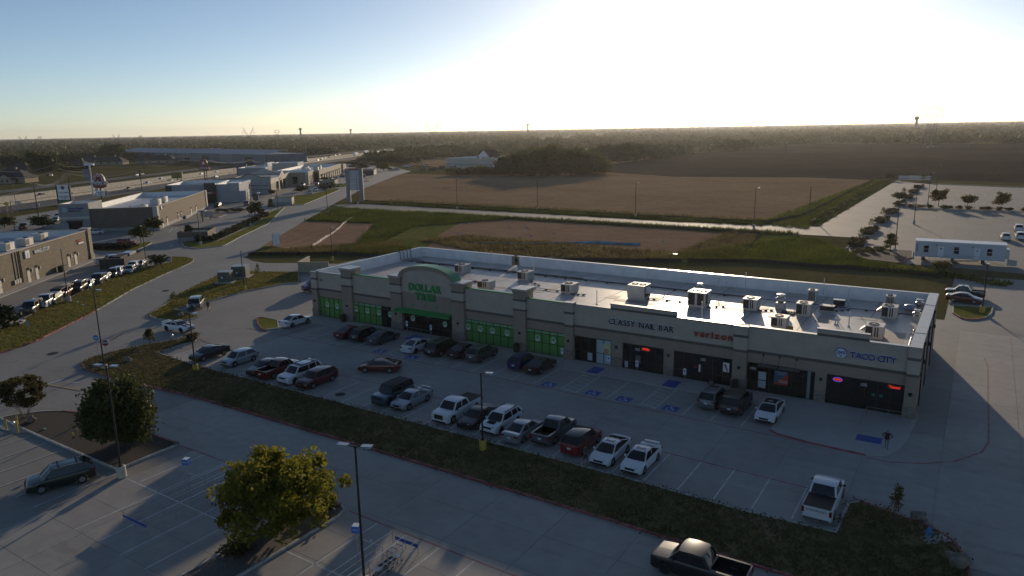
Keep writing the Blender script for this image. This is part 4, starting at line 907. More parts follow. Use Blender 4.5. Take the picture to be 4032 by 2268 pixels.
KINDS = {
 # L, W, wheelbase, wheel r, front axle x, outline of the lower body top, greenhouse (xa, za, xb, zb, xc, zc, xd, zd), roof half width factor, sill
 'sedan': dict(L=4.75, W=1.83, wb=2.78, r=.335, fx=1.42, top=[(2.375,.50),(2.34,.66),(2.15,.77),(1.2,.93),(-1.55,1.0),(-2.2,1.05),(-2.34,.98),(-2.375,.62)], g=(1.22,.92,.42,1.40,-.72,1.41,-1.72,1.02), wr=.70),
 'fastback': dict(L=4.75, W=1.87, wb=2.85, r=.345, fx=1.45, top=[(2.375,.48),(2.34,.63),(2.1,.75),(1.25,.92),(-1.55,1.03),(-2.2,1.08),(-2.33,1.02),(-2.375,.62)], g=(1.28,.91,.40,1.39,-.65,1.40,-1.98,1.06), wr=.70),
 'coupe': dict(L=4.80, W=1.90, wb=2.81, r=.36, fx=1.50, top=[(2.40,.45),(2.37,.66),(2.2,.78),(1.0,.95),(-1.6,1.02),(-2.2,1.04),(-2.37,.96),(-2.40,.6)], g=(.95,.95,.22,1.32,-.75,1.33,-1.80,1.03), wr=.68),
 'hatch': dict(L=4.30, W=1.78, wb=2.62, r=.335, fx=1.28, top=[(2.15,.55),(2.11,.72),(1.9,.84),(1.1,.98),(-1.7,1.05),(-2.05,1.05),(-2.13,.92),(-2.15,.6)], g=(1.16,.97,.45,1.55,-1.45,1.54,-2.03,1.08), wr=.72),
 'suv': dict(L=4.70, W=1.88, wb=2.74, r=.36, fx=1.37, top=[(2.35,.58),(2.31,.80),(2.1,.94),(1.15,1.06),(-1.9,1.10),(-2.26,1.10),(-2.33,.95),(-2.35,.62)], g=(1.22,1.05,.55,1.62,-1.72,1.64,-2.24,1.12), wr=.74),
 'big_suv': dict(L=5.05, W=1.98, wb=2.95, r=.385, fx=1.48, top=[(2.52,.62),(2.49,.92),(2.3,1.04),(1.25,1.12),(-2.1,1.16),(-2.45,1.16),(-2.51,1.0),(-2.52,.66)], g=(1.32,1.11,.72,1.74,-2.05,1.76,-2.42,1.18), wr=.77),
 'boxy': dict(L=4.55, W=1.92, wb=2.75, r=.41, fx=1.40, top=[(2.27,.70),(2.25,1.0),(2.1,1.08),(1.0,1.14),(-2.0,1.16),(-2.2,1.16),(-2.26,1.0),(-2.27,.72)], g=(1.0,1.13,.62,1.80,-2.0,1.80,-2.2,1.18), wr=.84),
 'minivan': dict(L=5.15, W=1.99, wb=3.05, r=.35, fx=1.58, top=[(2.57,.55),(2.53,.78),(2.3,.92),(1.6,1.04),(-2.1,1.10),(-2.48,1.08),(-2.55,.9),(-2.57,.6)], g=(1.72,1.02,.85,1.70,-2.05,1.72,-2.46,1.12), wr=.78),
 'pickup': dict(L=5.80, W=2.00, wb=3.65, r=.40, fx=1.92, top=[(2.90,.68),(2.88,1.0),(2.7,1.10),(1.65,1.18),(-.75,1.20),(-2.80,1.20),(-2.89,1.18),(-2.90,.72)], g=(1.68,1.17,1.10,1.80,-.35,1.82,-.72,1.22), wr=.80, bed=(-.85,-2.80)),
 'mid_pickup': dict(L=5.35, W=1.89, wb=3.24, r=.385, fx=1.72, top=[(2.67,.64),(2.65,.92),(2.4,1.02),(1.45,1.10),(-.75,1.13),(-2.55,1.13),(-2.66,1.10),(-2.67,.68)], g=(1.48,1.09,.88,1.68,-.32,1.70,-.70,1.15), wr=.79, bed=(-.82,-2.56)),
 'van': dict(L=5.95, W=2.06, wb=3.75, r=.36, fx=2.0, top=[(2.97,.60),(2.95,.90),(2.7,1.10),(2.1,1.30),(-2.9,1.35),(-2.95,1.35),(-2.96,1.0),(-2.97,.6)], g=(2.25,1.25,1.35,2.35,-2.85,2.50,-2.95,1.38), wr=.88, panel=True),
}
def interp(pr, x):
    if x >= pr[0][0]: return pr[0][1]
    for (a, za), (b, zb) in zip(pr, pr[1:]):
        if b <= x <= a: return za+(zb-za)*(a-x)/max(1e-6, a-b)
    return pr[-1][1]
_KM = {}
def kind_meshes(kind):
    if kind in _KM: return _KM[kind]
    K = KINDS[kind]; L2 = K['L']/2; hw_ = K['W']/2; r = K['r']; fx = K['fx']; rx = fx-K['wb']; ra = r*1.16
    xs = sorted(set([-L2, -L2+.03, -L2+.12, L2, L2-.03, L2-.12]+[round(-L2+.25+i*(K['L']-.5)/22, 3) for i in range(23)]+[round(c+ra*math.cos(math.radians(q)), 3) for c in (fx, rx) for q in range(0, 181, 20)]+[x for x, z in K['top'] if abs(x) < L2-.13]+([K['bed'][0], K['bed'][1]] if 'bed' in K else [])), reverse=True)
    xs2 = [xs[0]]
    for x in xs[1:]:
        if xs2[-1]-x > 0.012: xs2.append(x)
    xs = xs2
    body = MB(); rows = []
    for x in xs:
        zt = interp(K['top'], x); e = (L2-abs(x))
        wf = 1-.13*max(0, 1-e/.55)**2-(.05 if e < .02 else 0); w = hw_*wf
        zs = .24+(.06 if e < .15 else 0)
        for c in (fx, rx):
            if abs(x-c) < ra: zs = max(zs, r+math.sqrt(max(0, ra*ra-(x-c)**2))*0.98)
        zs = min(zs, zt-.10)
        zm = max(.52*zt+.10, zs+.04); zm = min(zm, zt-.06)
        rows.append([(0, .26), (w*.90, zs), (w*.975, zs+.03), (w, zm), (w*.985, zt-.10 if zt-.10 > zm else zm+.01), (w*.94, zt-.015), (w*.55, zt+.022), (0, zt+.03)])
    n = len(rows[0]); bed = K.get('bed')
    vs = []; fs = []
    for i, x in enumerate(xs):
        for s_ in (1, -1):
            for (y, z) in rows[i]: vs.append((x, s_*y, z))
    A = lambda i, s_, k: i*2*n+s_*n+k
    for i in range(len(xs)-1):
        xm = (xs[i]+xs[i+1])/2; inbed = bed and bed[1] < xm < bed[0]
        for k in range(n-1):
            if inbed and k >= 5: continue
            a, b, c, d = A(i,0,k), A(i,0,k+1), A(i+1,0,k+1), A(i+1,0,k); fs.append((a, b, c, d))
            a, b, c, d = A(i,1,k), A(i,1,k+1), A(i+1,1,k+1), A(i+1,1,k); fs.append((d, c, b, a))
    for i, rev in ((0, False), (len(xs)-1, True)):
        poly = [A(i,0,k) for k in range(n)]+[A(i,1,k) for k in range(n-2, 0, -1)]
        fs.append(tuple(poly if rev else poly[::-1]))
    body.add(vs, fs)
    parts = []
    xa, za, xb, zb, xc, zc, xd, zd = K['g']; wb_, wr = hw_*.915, hw_*K['wr']
    if bed:
        b0, b1 = bed; zt = interp(K['top'], -1.5); wi = hw_*.80; zf = zt-.50
        bm = MB().box(b1, b0, -wi, wi, zf-.02, zf)
        # inner liner walls
        bm.add([(b1,-wi,zf),(b0,-wi,zf),(b0,-wi,zt),(b1,-wi,zt),(b1,wi,zf),(b0,wi,zf),(b0,wi,zt),(b1,wi,zt)], [(0,1,2,3),(7,6,5,4),(0,3,7,4),(1,5,6,2)])
        parts.append(('bed_liner', bm.mesh('bed_liner'), 'trim', None))
        body.box(b1, b0, wi, hw_*.955, zt-.03, zt+.012); body.box(b1, b0, -hw_*.955, -wi, zt-.03, zt+.012)
        body.box(-L2+.02, b1, -hw_*.86, hw_*.86, zt-.5, zt+.01); body.box(b0, b0+.06, -hw_*.86, hw_*.86, zf, zt+.02)
    parts.insert(0, ('body', body.mesh('body', 32), 'paint', None))
    # glass: windscreen, rear window, two side windows
    def curved(x0, z0, w0, x1, z1, w1, bulge, nm):
        m = MB(); N_ = 6; vs = []
        for (x, z, w, bl) in ((x0, z0, w0, bulge), ((x0+x1)/2, (z0+z1)/2+abs(bulge)*.25, (w0+w1)/2, bulge*.9), (x1, z1, w1, bulge*.6)):
            for j in range(N_+1):
                t = -1+2*j/N_; vs.append((x+bl*(1-t*t), w*t, z+.012))
        fs = []
        for i in range(2):
            for j in range(N_):
                a = i*(N_+1)+j; f = (a, a+1, a+N_+2, a+N_+1); fs.append(f if bulge > 0 else f[::-1])
        return m.add(vs, fs).mesh(nm, 60)
    if K.get('panel'):
        parts.append(('windshield', curved(xa, za, wb_*.92, xb, zb-.25, wr*.96, .08, 'windshield'), 'glass', None))
        hi = MB()
        vs = []
        prof = [(xa, za), (xb+.02, zb-.22), (xb-.35, zb), (xc, zc), (xd, zd)]
        for s_ in (1, -1):
            for i, (x, z) in enumerate(prof): vs.append((x, s_*(wb_ if z < 1.5 else hw_*.90), z-.01))
            for i, (x, z) in enumerate(prof): vs.append((x, s_*hw_*.6, z+(.06 if z > 2 else 0)))
        # sides
        hi.add(vs, [(0,1,2,3,4), (14,13,12,11,10)]+[(i, 5+i, 6+i, 1+i) for i in range(1, 4)]+[(11+i, 16+i, 15+i, 10+i) for i in range(1, 4)]+[(5+i, 15+i, 16+i, 6+i) for i in range(1, 4)]+[(0,10,11,1)])
        parts.append(('cargo_body', hi.mesh('cargo_body', 30), 'paint', None))
        for s_ in (1, -1):
            m = MB(); y = s_*(wb_+.012)
            f = [(xa-.2, y, za+.05), (xb-.1, s_*(hw_*.9+.012), zb-.35), (xb-.75, s_*(hw_*.9+.012), zb-.35), (xb-.75, y, za+.05)]
            m.add(f, [(0,1,2,3) if s_ < 0 else (3,2,1,0)]); parts.append(('side_window', m.mesh('side_window'), 'glass', None))
    else:
        parts.append(('windshield', curved(xa, za, wb_*.90, xb, zb, wr*.93, .10, 'windshield'), 'glass', None))
        parts.append(('rear_window', curved(xd, zd, wb_*.88, xc, zc, wr*.92, -.07, 'rear_window'), 'glass', None))
        for s_ in (1, -1):
            q = [(xa, s_*wb_, za), (xb, s_*wr, zb-.01), (xc, s_*wr, zc-.01), (xd, s_*wb_, zd)]
            m = MB().add(q, [(0,1,2,3) if s_ < 0 else (3,2,1,0)])
            # triangles closing to the curved screens
            parts.append(('side_window', m.mesh('side_window'), 'glass', None))
        # roof skin with pillars
        rf = MB(); N_ = 6; vs = []
        st = [(xb+.05, zb-.02, .98), (xb-.10, zb+.02, 1.02), ((xb+xc)/2, max(zb, zc)+.045, 1.03), (xc+.10, zc+.02, 1.02), (xc-.05, zc-.02, .98)]
        for x, z, f in st:
            for j in range(N_+1):
                t = -1+2*j/N_; vs.append((x+.05*(1-t*t)*(1 if x > 0 else -.3), wr*f*t, z+.035*(1-t*t)-.0))
        fs = []
        for i in range(len(st)-1):
            for j in range(N_):
                a = i*(N_+1)+j; fs.append((a, a+N_+1, a+N_+2, a+1)[::-1])
        rf.add(vs, fs)
        def pillar(p0, p1, wid, out):
            (x0, y0, z0), (x1, y1, z1) = p0, p1
            for s_ in (1, -1):
                v = [(x0+wid/2, s_*(y0+out), z0-.02), (x0-wid/2, s_*(y0+out), z0-.02), (x1-wid/2, s_*(y1+out), z1), (x1+wid/2, s_*(y1+out), z1)]
                rf.add(v, [(0,1,2,3)[::s_]])
                v2 = [(x0+wid/2, s_*(y0+out), z0-.02), (x1+wid/2, s_*(y1+out), z1), (x1+wid/2, s_*(y1+out-.12), z1), (x0+wid/2, s_*(y0+out-.12), z0-.02)]
                rf.add(v2, [(0,1,2,3)[::s_]])
                v3 = [(x0-wid/2, s_*(y0+out), z0-.02), (x1-wid/2, s_*(y1+out), z1), (x1-wid/2, s_*(y1+out-.12), z1), (x0-wid/2, s_*(y0+out-.12), z0-.02)]
                rf.add(v3, [(3,2,1,0)[::s_]])
        pillar((xa, wb_, za), (xb, wr, zb), .10, .012)
        pillar((xd, wb_, zd), (xc, wr, zc), .30 if kind in ('suv','big_suv','hatch','minivan','boxy') else .20, .012)
        xm = (xa+xd)/2-.02; pillar((xm, wb_, (za+zd)/2), (xm-.05, wr, (zb+zc)/2), .09, .008)
        if kind in ('big_suv', 'minivan', 'suv', 'boxy'):
            x2 = xd+.75; pillar((x2, wb_, zd), (x2+.05, wr, zc), .10, .008)
        # rail over the side windows
        for s_ in (1, -1):
            v = [(xb+.05, s_*(wr+.02), zb-.07), (xc-.05, s_*(wr+.02), zc-.07), (xc-.05, s_*(wr+.004), zc+.012), (xb+.05, s_*(wr+.004), zb+.012)]
            rf.add(v, [(0,1,2,3)[::-s_]])
        parts.append(('roof', rf.mesh('roof', 40), 'roof', None))
    zfl = interp(K['top'], L2-.25); zrl = interp(K['top'], -L2+.12)
    for s_ in (1, -1):
        hz = zfl-.13
        parts.append(('headlight', MB().add([(L2-.03, s_*hw_*.48, hz), (L2-.30, s_*hw_*.955, hz+.03), (L2-.36, s_*hw_*.95, hz+.13), (L2-.07, s_*hw_*.46, hz+.09), (L2-.14, s_*hw_*.86, hz)], [(0,4,3),(4,1,2),(4,2,3),(3,4,0),(2,1,4),(3,2,4)]).mesh('headlight'), 'head', None))
        if kind in ('pickup', 'mid_pickup', 'boxy', 'van', 'minivan', 'big_suv'):
            tl = MB().box(-L2-.012, -L2+.10, s_*hw_*.80 if s_ > 0 else -hw_*.97, s_*hw_*.97 if s_ > 0 else -hw_*.80, zrl-.45, zrl-.10)
        else:
            tl = MB().box(-L2-.008, -L2+.16, s_*hw_*.55 if s_ > 0 else -hw_*.96, s_*hw_*.96 if s_ > 0 else -hw_*.55, zrl-.26, zrl-.10)
        parts.append(('tail_light', tl.mesh('tail_light'), 'tail', None))
        mx = xa-.28
        parts.append(('wing_mirror', MB().lathe([(0,-.09),(.09,-.05),(.10,.03),(.05,.08),(0,.08)], 8, (mx, s_*(hw_+.09), za+.07)).box(mx-.03, mx+.03, s_*hw_*.9 if s_ > 0 else -hw_-.05, hw_+.05 if s_ > 0 else -hw_*.9, za-.0, za+.04).mesh('wing_mirror', 50), 'mirror', None))
    parts.append(('grille', MB().box(L2-.05, L2+.012, -hw_*.44, hw_*.44, zfl-.34 if 'bed' in K else zfl-.26, zfl-.10).mesh('grille'), 'trim', None))
    parts.append(('front_bumper', MB().box(L2-.16, L2+.02, -hw_*.80, hw_*.80, .27, .42).mesh('front_bumper'), 'trim', None))
    parts.append(('rear_bumper', MB().box(-L2-.025, -L2+.16, -hw_*.84, hw_*.84, .30, .46).mesh('rear_bumper'), 'bumper', None))
    parts.append(('licence_plate', MB().box(-L2-.032, -L2-.01, -.16, .16, zrl-.42, zrl-.26).mesh('licence_plate'), 'plate', None))
    # wheels
    tyre = MB()
    prof = [(r*.62, -.10), (r*.93, -.115), (r, -.075), (r, .075), (r*.93, .115), (r*.62, .10)]
    tyre.lathe(prof, 18); tv = [(v[0], v[2], v[1]) for v in tyre.v]; tyre.v = tv; tyre.f = [f[::-1] for f in tyre.f]
    rim = MB()
    for k in range(5):
        a0, a1 = 2*math.pi*k/5, 2*math.pi*(k+.55)/5
        rim.add([(0, .095, 0), (r*.64*math.cos(a0), .095, r*.64*math.sin(a0)), (r*.64*math.cos((a0+a1)/2), .10, r*.64*math.sin((a0+a1)/2)), (r*.64*math.cos(a1), .095, r*.64*math.sin(a1))], [(0,1,2,3), (3,2,1,0)])
        rim.add([(0, -.095, 0), (r*.64*math.cos(a0), -.095, r*.64*math.sin(a0)), (r*.64*math.cos((a0+a1)/2), -.10, r*.64*math.sin((a0+a1)/2)), (r*.64*math.cos(a1), -.095, r*.64*math.sin(a1))], [(0,1,2,3), (3,2,1,0)])
    rim.add([(r*.66*math.cos(a), .05, r*.66*math.sin(a)) for a in [k*math.pi/8 for k in range(16)]]+[(r*.66*math.cos(a), -.05, r*.66*math.sin(a)) for a in [k*math.pi/8 for k in range(16)]], [tuple(range(16)), tuple(range(31, 15, -1))])
    _KM[kind] = dict(parts=parts, tyre=tyre.mesh('tyre', 40), rim=rim.mesh('rim'), wheels=[(c, s_*(hw_-.105), r) for c in (fx, rx) for s_ in (1, -1)], K=K)
    return _KM[kind]

def vehicle(kind, color, loc, heading, label, cat='car', group=None, roof=None, rim=RIM, extras=(), name=None, tilt=None):
    """one vehicle with its parts; heading = direction of the nose (radians)"""
    KM = kind_meshes(kind); K = KM['K']; pm = PAINT[color]
    nm = name or {'sedan':'sedan','fastback':'sedan','coupe':'coupe','hatch':'hatchback','suv':'suv','big_suv':'suv','boxy':'suv','minivan':'minivan','pickup':'pickup_truck','mid_pickup':'pickup_truck','van':'van'}[kind]
    t = thing(nm, label, cat, (loc[0], loc[1], 0.0), heading, group)
    mm = dict(paint=pm, glass=CGLASS, trim=TRIM, roof=roof or pm, head=HEADL, tail=TAILL, plate=PLATE, mirror=TRIM if color in ('white',) and 'pickup' in kind else pm, bumper=CHROME if kind == 'pickup' and 'chrome' in extras else (TRIM if 'bed' in K else pm))
    for pn, me, mk, _ in KM['parts']:
        link(pn, me, mm[mk], t)
    for w in KM['wheels']:
        wt = link('wheel', KM['tyre'], TYRE, t, w); link('rim', KM['rim'], rim, wt)
    xa, za, xb, zb, xc, zc, xd, zd = K['g']; hw_ = K['W']/2; wr = hw_*K['wr']; L2 = K['L']/2
    if 'sunroof' in extras: MB().box(xb-.62, xb-.16, -.38, .38, max(zb, zc)+.05, max(zb, zc)+.072).build('sunroof', CGLASS, t)
    if 'rails' in extras:
        for s_ in (1, -1): MB().box(xc+.15, xb-.15, s_*wr*.9-.025, s_*wr*.9+.025, max(zb, zc)+.02, max(zb, zc)+.085).build('roof_rail', TRIM if color in ('white', 'red') else GALV, t)
    if 'bars' in extras:
        for x in (xb-.5, xc+.5): MB().box(x-.04, x+.04, -wr, wr, max(zb, zc)+.08, max(zb, zc)+.13).build('roof_bar', TRIM, t)
    if 'spoiler' in extras:
        zt = interp(K['top'], -L2+.2)
        MB().box(-L2-.02, -L2+.22, -hw_*.72, hw_*.72, zt+.11, zt+.145).box(-L2+.03, -L2+.15, -hw_*.6, -hw_*.55, zt, zt+.12).box(-L2+.03, -L2+.15, hw_*.55, hw_*.6, zt, zt+.12).build('spoiler', pm if color != 'x' else TRIM, t)
    if 'cover' in extras:
        b0, b1 = K['bed']; zt = interp(K['top'], -1.5); MB().box(b1-.04, b0+.02, -hw_*.90, hw_*.90, zt+.013, zt+.055).build('bed_cover', TRIM, t)
    if 'stripes' in extras:
        for y in (-.30, .30):
            pts = [(L2-.10, .0), (xa+.12, 0)]
            m = MB(); zs = [(x, interp(K['top'], x)+.036) for x in (L2-.16, L2-.5, 1.6, 1.1)]
            m.add([(x, y+s_*.19, z) for x, z in zs for s_ in (-1, 1)], [(2*i, 2*i+1, 2*i+3, 2*i+2)[::-1] for i in range(len(zs)-1)]+[(2*i, 2*i+1, 2*i+3, 2*i+2) for i in range(len(zs)-1)]).build('racing_stripe', TRIM, t)
            MB().box(xc, xb-.06, y-.19, y+.19, max(zb, zc)+.02, max(zb, zc)+.066).build('racing_stripe', TRIM, t)
    if 'hood_decal' in extras:
        m = MB(); zs = [(x, interp(K['top'], x)+.040) for x in (L2-.45, 1.75, 1.35)]
        m.add([(x, s_*.42, z) for x, z in zs for s_ in (-1, 1)], [(2*i, 2*i+1, 2*i+3, 2*i+2)[::-1] for i in range(len(zs)-1)]+[(2*i, 2*i+1, 2*i+3, 2*i+2) for i in range(len(zs)-1)]).build('hood_decal', TRIM, t)
    if 'chrome_line' in extras:
        for s_ in (1, -1): MB().path([(xa, s_*(hw_*.925), za+.02), (xb, s_*(wr+.03), zb-.06), (xc, s_*(wr+.03), zc-.06), (xd, s_*hw_*.925, zd+.02)], .014, 4).build('window_trim', CHROME, t)
    if 'tailgate_text' in extras:
        o = link('lettering', text_mesh('CHEVROLET', 0.2, 0.01, 0.0, spacing=1.25), TRIM, t, (-L2-.014, 0, .98)); o.rotation_euler = (math.pi/2, 0, -math.pi/2)
    if 'glass_roof' in extras:
        MB().box(xc+.1, xb-.05, -wr*.86, wr*.86, max(zb, zc)+.03, max(zb, zc)+.074).build('glass_roof', CGLASS, t)
    if 'big_grille' in extras:
        MB().box(L2, L2+.03, -hw_*.5, hw_*.5, .58, .98).build('grille_frame', CHROME, t)
        for k in range(4): MB().box(L2+.03, L2+.04, -hw_*.46, hw_*.46, .62+k*.09, .67+k*.09).build('grille_bar', TRIM, t)
    if 'slot_grille' in extras:
        for k in range(7): MB().box(L2+.012, L2+.03, -.42+k*.125, -.34+k*.125, .70, .84).build('grille_slot', TRIM, t)
    if 'rack_box' in extras:
        MB().box(xc+.3, xb-.3, -.45, .45, max(zb, zc)+.1, max(zb, zc)+.18).build('roof_board', mat('pale_board', (0.5, 0.45, 0.36), 0.7), t)
    return t
UP, DN = math.pi/2, -math.pi/2
# ---- near row (y about 51.6): nose towards camera = DN
NEAR = 'cars parked in the near row along the grass'
def near(c, x, y, kind, col, nose, label, **kw):
    w = P(c, x, y); K = KINDS[kind]; yy = max(w.y, 48.95)+K['L']/2+.12
    return vehicle(kind, col, (w.x, yy), (DN if nose == 'cam' else UP), label, group=NEAR, **kw)
near('X1', 400, 588, 'fastback', 'black', 'cam', 'black sedan parked farthest left in the near row, half in sunlight')
near('X1', 722, 645, 'hatch', 'silver', 'cam', 'silver crossover hatchback in the near row, second from the left')
near('X1', 985, 742, 'sedan', 'black', 'cam', 'black sedan squeezed left of the dark red pickup', extras=('chrome_line',))
near('X1', 1085, 775, 'mid_pickup', 'darkred', 'away', 'dark red pickup backed to the grass beside the white three row suv', cat='pickup')
near('X1', 1310, 826, 'big_suv', 'white', 'cam', 'white three row suv with roof bars in the near row', cat='suv', extras=('sunroof', 'bars', 'rails'), rim=RIMK)
near('X1', 1495, 872, 'suv', 'maroon', 'cam', 'maroon crossover with bright alloy wheels right of the white suv', cat='suv')
near('X1', 2275, 1042, 'boxy', 'teal', 'cam', 'boxy teal blue off-roader with a black roof', cat='suv', roof=TRIM, rim=RIMK)
near('Y8', 662, 832, 'sedan', 'silver', 'cam', 'older silver sedan with rear spoiler beside the teal off-roader', extras=('spoiler',))
near('Y8', 1095, 968, 'pickup', 'white', 'cam', 'white pickup with big chrome grille and black bed cover', cat='pickup', extras=('cover', 'big_grille'))
near('Y8', 1345, 1028, 'sedan', 'black', 'cam', 'black sedan between the white pickup and the white suv with black hood patch')
near('Y8', 1585, 1078, 'suv', 'white', 'cam', 'white suv with a black hood patch and slotted grille behind the light pole', cat='suv', rim=RIMK, extras=('hood_decal', 'slot_grille', 'rails'))
near('Y8', 1805, 1172, 'sedan', 'silver', 'away', 'silver sedan showing its tail beside the grey pickup')
near('Y8', 2115, 1192, 'mid_pickup', 'grey', 'away', 'grey pickup showing its tailgate and open bed', cat='pickup')
near('X6', 1125, 1422, 'suv', 'red', 'away', 'red suv with black roof glass, tail to the grass', cat='suv', roof=CGLASS)
near('Y7', 905, 372, 'fastback', 'white', 'cam', 'white sedan with sunroof next to the standing person in green', extras=('sunroof',))
near('Y7', 1205, 478, 'sedan', 'white', 'cam', 'white sedan with sunroof and rear spoiler, last of the packed near row', extras=('sunroof', 'spoiler'))
near('Y6', 430, 832, 'pickup', 'white', 'away', 'white pickup with CHEVROLET tailgate parked alone at the right end', cat='pickup', extras=('cover', 'tailgate_text', 'chrome'))
# ---- far row in front of the shops (tails towards the camera)
FAR = 'cars parked along the shop fronts'
def far(c, x, y, kind, col, label, nose='shop', **kw):
    w = P(c, x, y); K = KINDS[kind]
    return vehicle(kind, col, (w.x, w.y+K['L']/2+.05), UP if nose == 'shop' else DN, label, group=FAR, **kw)
far('X1', 1320, 240, 'sedan', 'white', 'white sedan half in the sun by the small grass island left of the shops')
far('X1', 1880, 362, 'sedan', 'maroon', 'dark maroon sedan, left of three parked before the second green window')
far('X1', 2040, 388, 'suv', 'black', 'black suv in the middle of three before the second green window', cat='suv', rim=RIM)
far('X1', 2215, 418, 'sedan', 'slate', 'slate grey sedan left of the accessible bays by the arch')
far('Z8', 1130, 1278, 'sedan', 'white', 'white sedan with black rear glass before the arched entrance', rim=RIMK, extras=('chrome_line',))
far('Z8', 1400, 1315, 'minivan', 'black', 'black minivan beside the white sedan at the arched entrance', cat='minivan', extras=('rails',))
far('Z8', 1655, 1342, 'sedan', 'black', 'low black sedan between the minivan and the olive grey suv')
far('Z8', 1865, 1378, 'suv', 'olive', 'olive grey suv before the wide green window', cat='suv', extras=('rails',))
far('X6', 565, 548, 'hatch', 'navy', 'dark blue hatchback before the last green window')
far('X6', 735, 592, 'sedan', 'black', 'black sedan with silver window line next to the blue hatchback', extras=('chrome_line',))
far('Y4', 185, 1132, 'suv', 'grey', 'grey suv parked before the verizon shop', cat='suv', extras=('sunroof', 'rails'))
far('Y4', 405, 1192, 'big_suv', 'black', 'big black suv between the grey suv and the white electric car', cat='suv')
w_ = P('Y4', 735, 1262); vehicle('fastback', 'white', (w_.x, w_.y+2.4), DN, 'white electric sedan with black glass roof facing out from unit 104', group=FAR, roof=PAINT['white'], extras=('glass_roof',), rim=RIMK)
# ---- moving and scattered
def veh2(kind, col, a, b, label, **kw):
    """from the ground points under the rear and the front of its near side, offset to the centre line"""
    wa, wb_ = P(*a), P(*b); d = (wb_-wa); h = math.atan2(d.y, d.x); side = kw.pop('side', 1); half = KINDS[kind]['W']/2
    n_ = Vector((-math.sin(h), math.cos(h), 0))*half*side; c = (wa+wb_)/2+n_
    return vehicle(kind, col, (c.x, c.y), h, label, **kw)
veh2('fastback', 'darkred', ('X1', 2475, 700), ('X1', 2095, 690), 'dark red sedan driving left through the aisle', side=-1, extras=('chrome_line',))
veh2('coupe', 'white', ('B4', 255, 930), ('B4', 800, 1005), 'white muscle coupe with black stripes turning in from the street', side=1, rim=RIMK, extras=('stripes', 'spoiler'), cat='coupe')
w_ = P('B4', 900, 480); vehicle('minivan', 'slate', (w_.x, w_.y+1.0), math.radians(137), 'grey minivan with people beside it by the corner grass', cat='minivan')
w_ = P('Z7', 1480, 1060); vehicle('van', 'navy', (w_.x+1.6, w_.y+1.5), math.radians(-112), 'dark blue delivery van with headlights on at the left end of the shops', cat='van', roof=PAINT['white'])
veh2('suv', 'green', ('X3', 935, 480), ('X3', 330, 640), 'dark green suv with roof bars parked alone in the foreground lot', side=-1, cat='suv', extras=('bars', 'rails'), name='suv')
w_ = P('Y7', 1590, 1442); vehicle('pickup', 'black', (w_.x+1.92, w_.y+.9), math.radians(180), 'black pickup driving left, cut off by the bottom edge', cat='pickup', rim=RIMK)
w_ = P('A7', 620, 1140); vehicle('mid_pickup', 'black', (-0.9, 131.3), math.radians(176), 'black pickup with roof bars parked behind the right end of the shops', cat='pickup', extras=('bars',))
vehicle('sedan', 'maroon', (-0.9, 127.2), math.radians(-4), 'dark maroon sedan parked beside the black pickup behind the shops')
for i, (c, x, y, k, col, h, lab) in enumerate((('A7',1110,335,'hatch','white',95,'white hatchback parked left of two suvs in the new lot'),('A7',1290,215,'suv','white',92,'white suv at the right edge, farther of two, in the new lot'),('A7',1310,325,'suv','white',92,'white suv at the right edge, nearer of two, in the new lot'))):
    w = P(c, x, y); vehicle(k, col, (w.x, w.y+2.2), math.radians(h), lab, cat='suv' if k == 'suv' else 'car')
# ---- row behind the brick restaurant building
WROW = 'cars parked behind the brick restaurant building'
WA = math.radians(-44)
for (c, x, y, k, col, nose, lab, kw) in (
  ('B2',470,745,'big_suv','black',1,'black suv cut by the left edge of the picture',dict(extras=('big_grille',))),
  ('B2',720,640,'pickup','white',-1,'white pickup backed in behind the brick building, leftmost pickup',dict(extras=('cover',))),
  ('B2',870,575,'suv','green',1,'dark green suv between the white pickup and the blue jeep-like car',{}),
  ('B2',970,500,'boxy','blue',1,'blue boxy off-roader with black top behind the brick building',dict(roof=TRIM)),
  ('B2',1090,450,'big_suv','maroon',1,'maroon suv with a board on its roof rack',dict(extras=('rack_box',))),
  ('B2',1355,355,'big_suv','black',1,'black suv with roof bars behind the light pole by the brick building',dict(extras=('bars', 'rails'))),
  ('B2',1530,285,'sedan','slate',1,'slate blue sedan right of the black suv with roof bars',{}),
  ('B2',1720,205,'pickup','darkgrey',1,'dark pickup with sun glare on its hood behind the brick building',{}),
  ('B2',1835,150,'sedan','darkgrey',1,'dark grey sedan right of the dark pickup',{}),
  ('B2',2005,80,'suv','black',1,'black suv with gleaming front left of the white crossovers',{}),
  ('B2',2110,40,'suv','white',-1,'white crossover showing its tail, nearer of two',{}),
  ('B1',2310,1290,'sedan','silver',1,'pale silver sedan between two white crossovers',{}),
  ('B1',2395,1220,'suv','white',-1,'white crossover showing its tail, farther of two',{}),
  ('B1',2490,1190,'sedan','slate',1,'grey sedan at the far end of the row by the trash enclosure',{})):
    w = P(c, x, y); K = KINDS[k]; hd = WA if nose > 0 else WA+math.pi
    cx, cy = w.x-math.cos(WA)*K['L']/2, w.y-math.sin(WA)*K['L']/2
    vehicle(k, col, (cx, cy), hd, lab, cat='pickup' if 'pickup' in k else ('suv' if 'suv' in k or k == 'boxy' else 'car'), group=WROW, **kw)
veh2('pickup', 'white', ('B1', 1830, 1125), ('B1', 2230, 1075), 'white pickup driving past the brick building with its brake light on', side=1, cat='pickup')
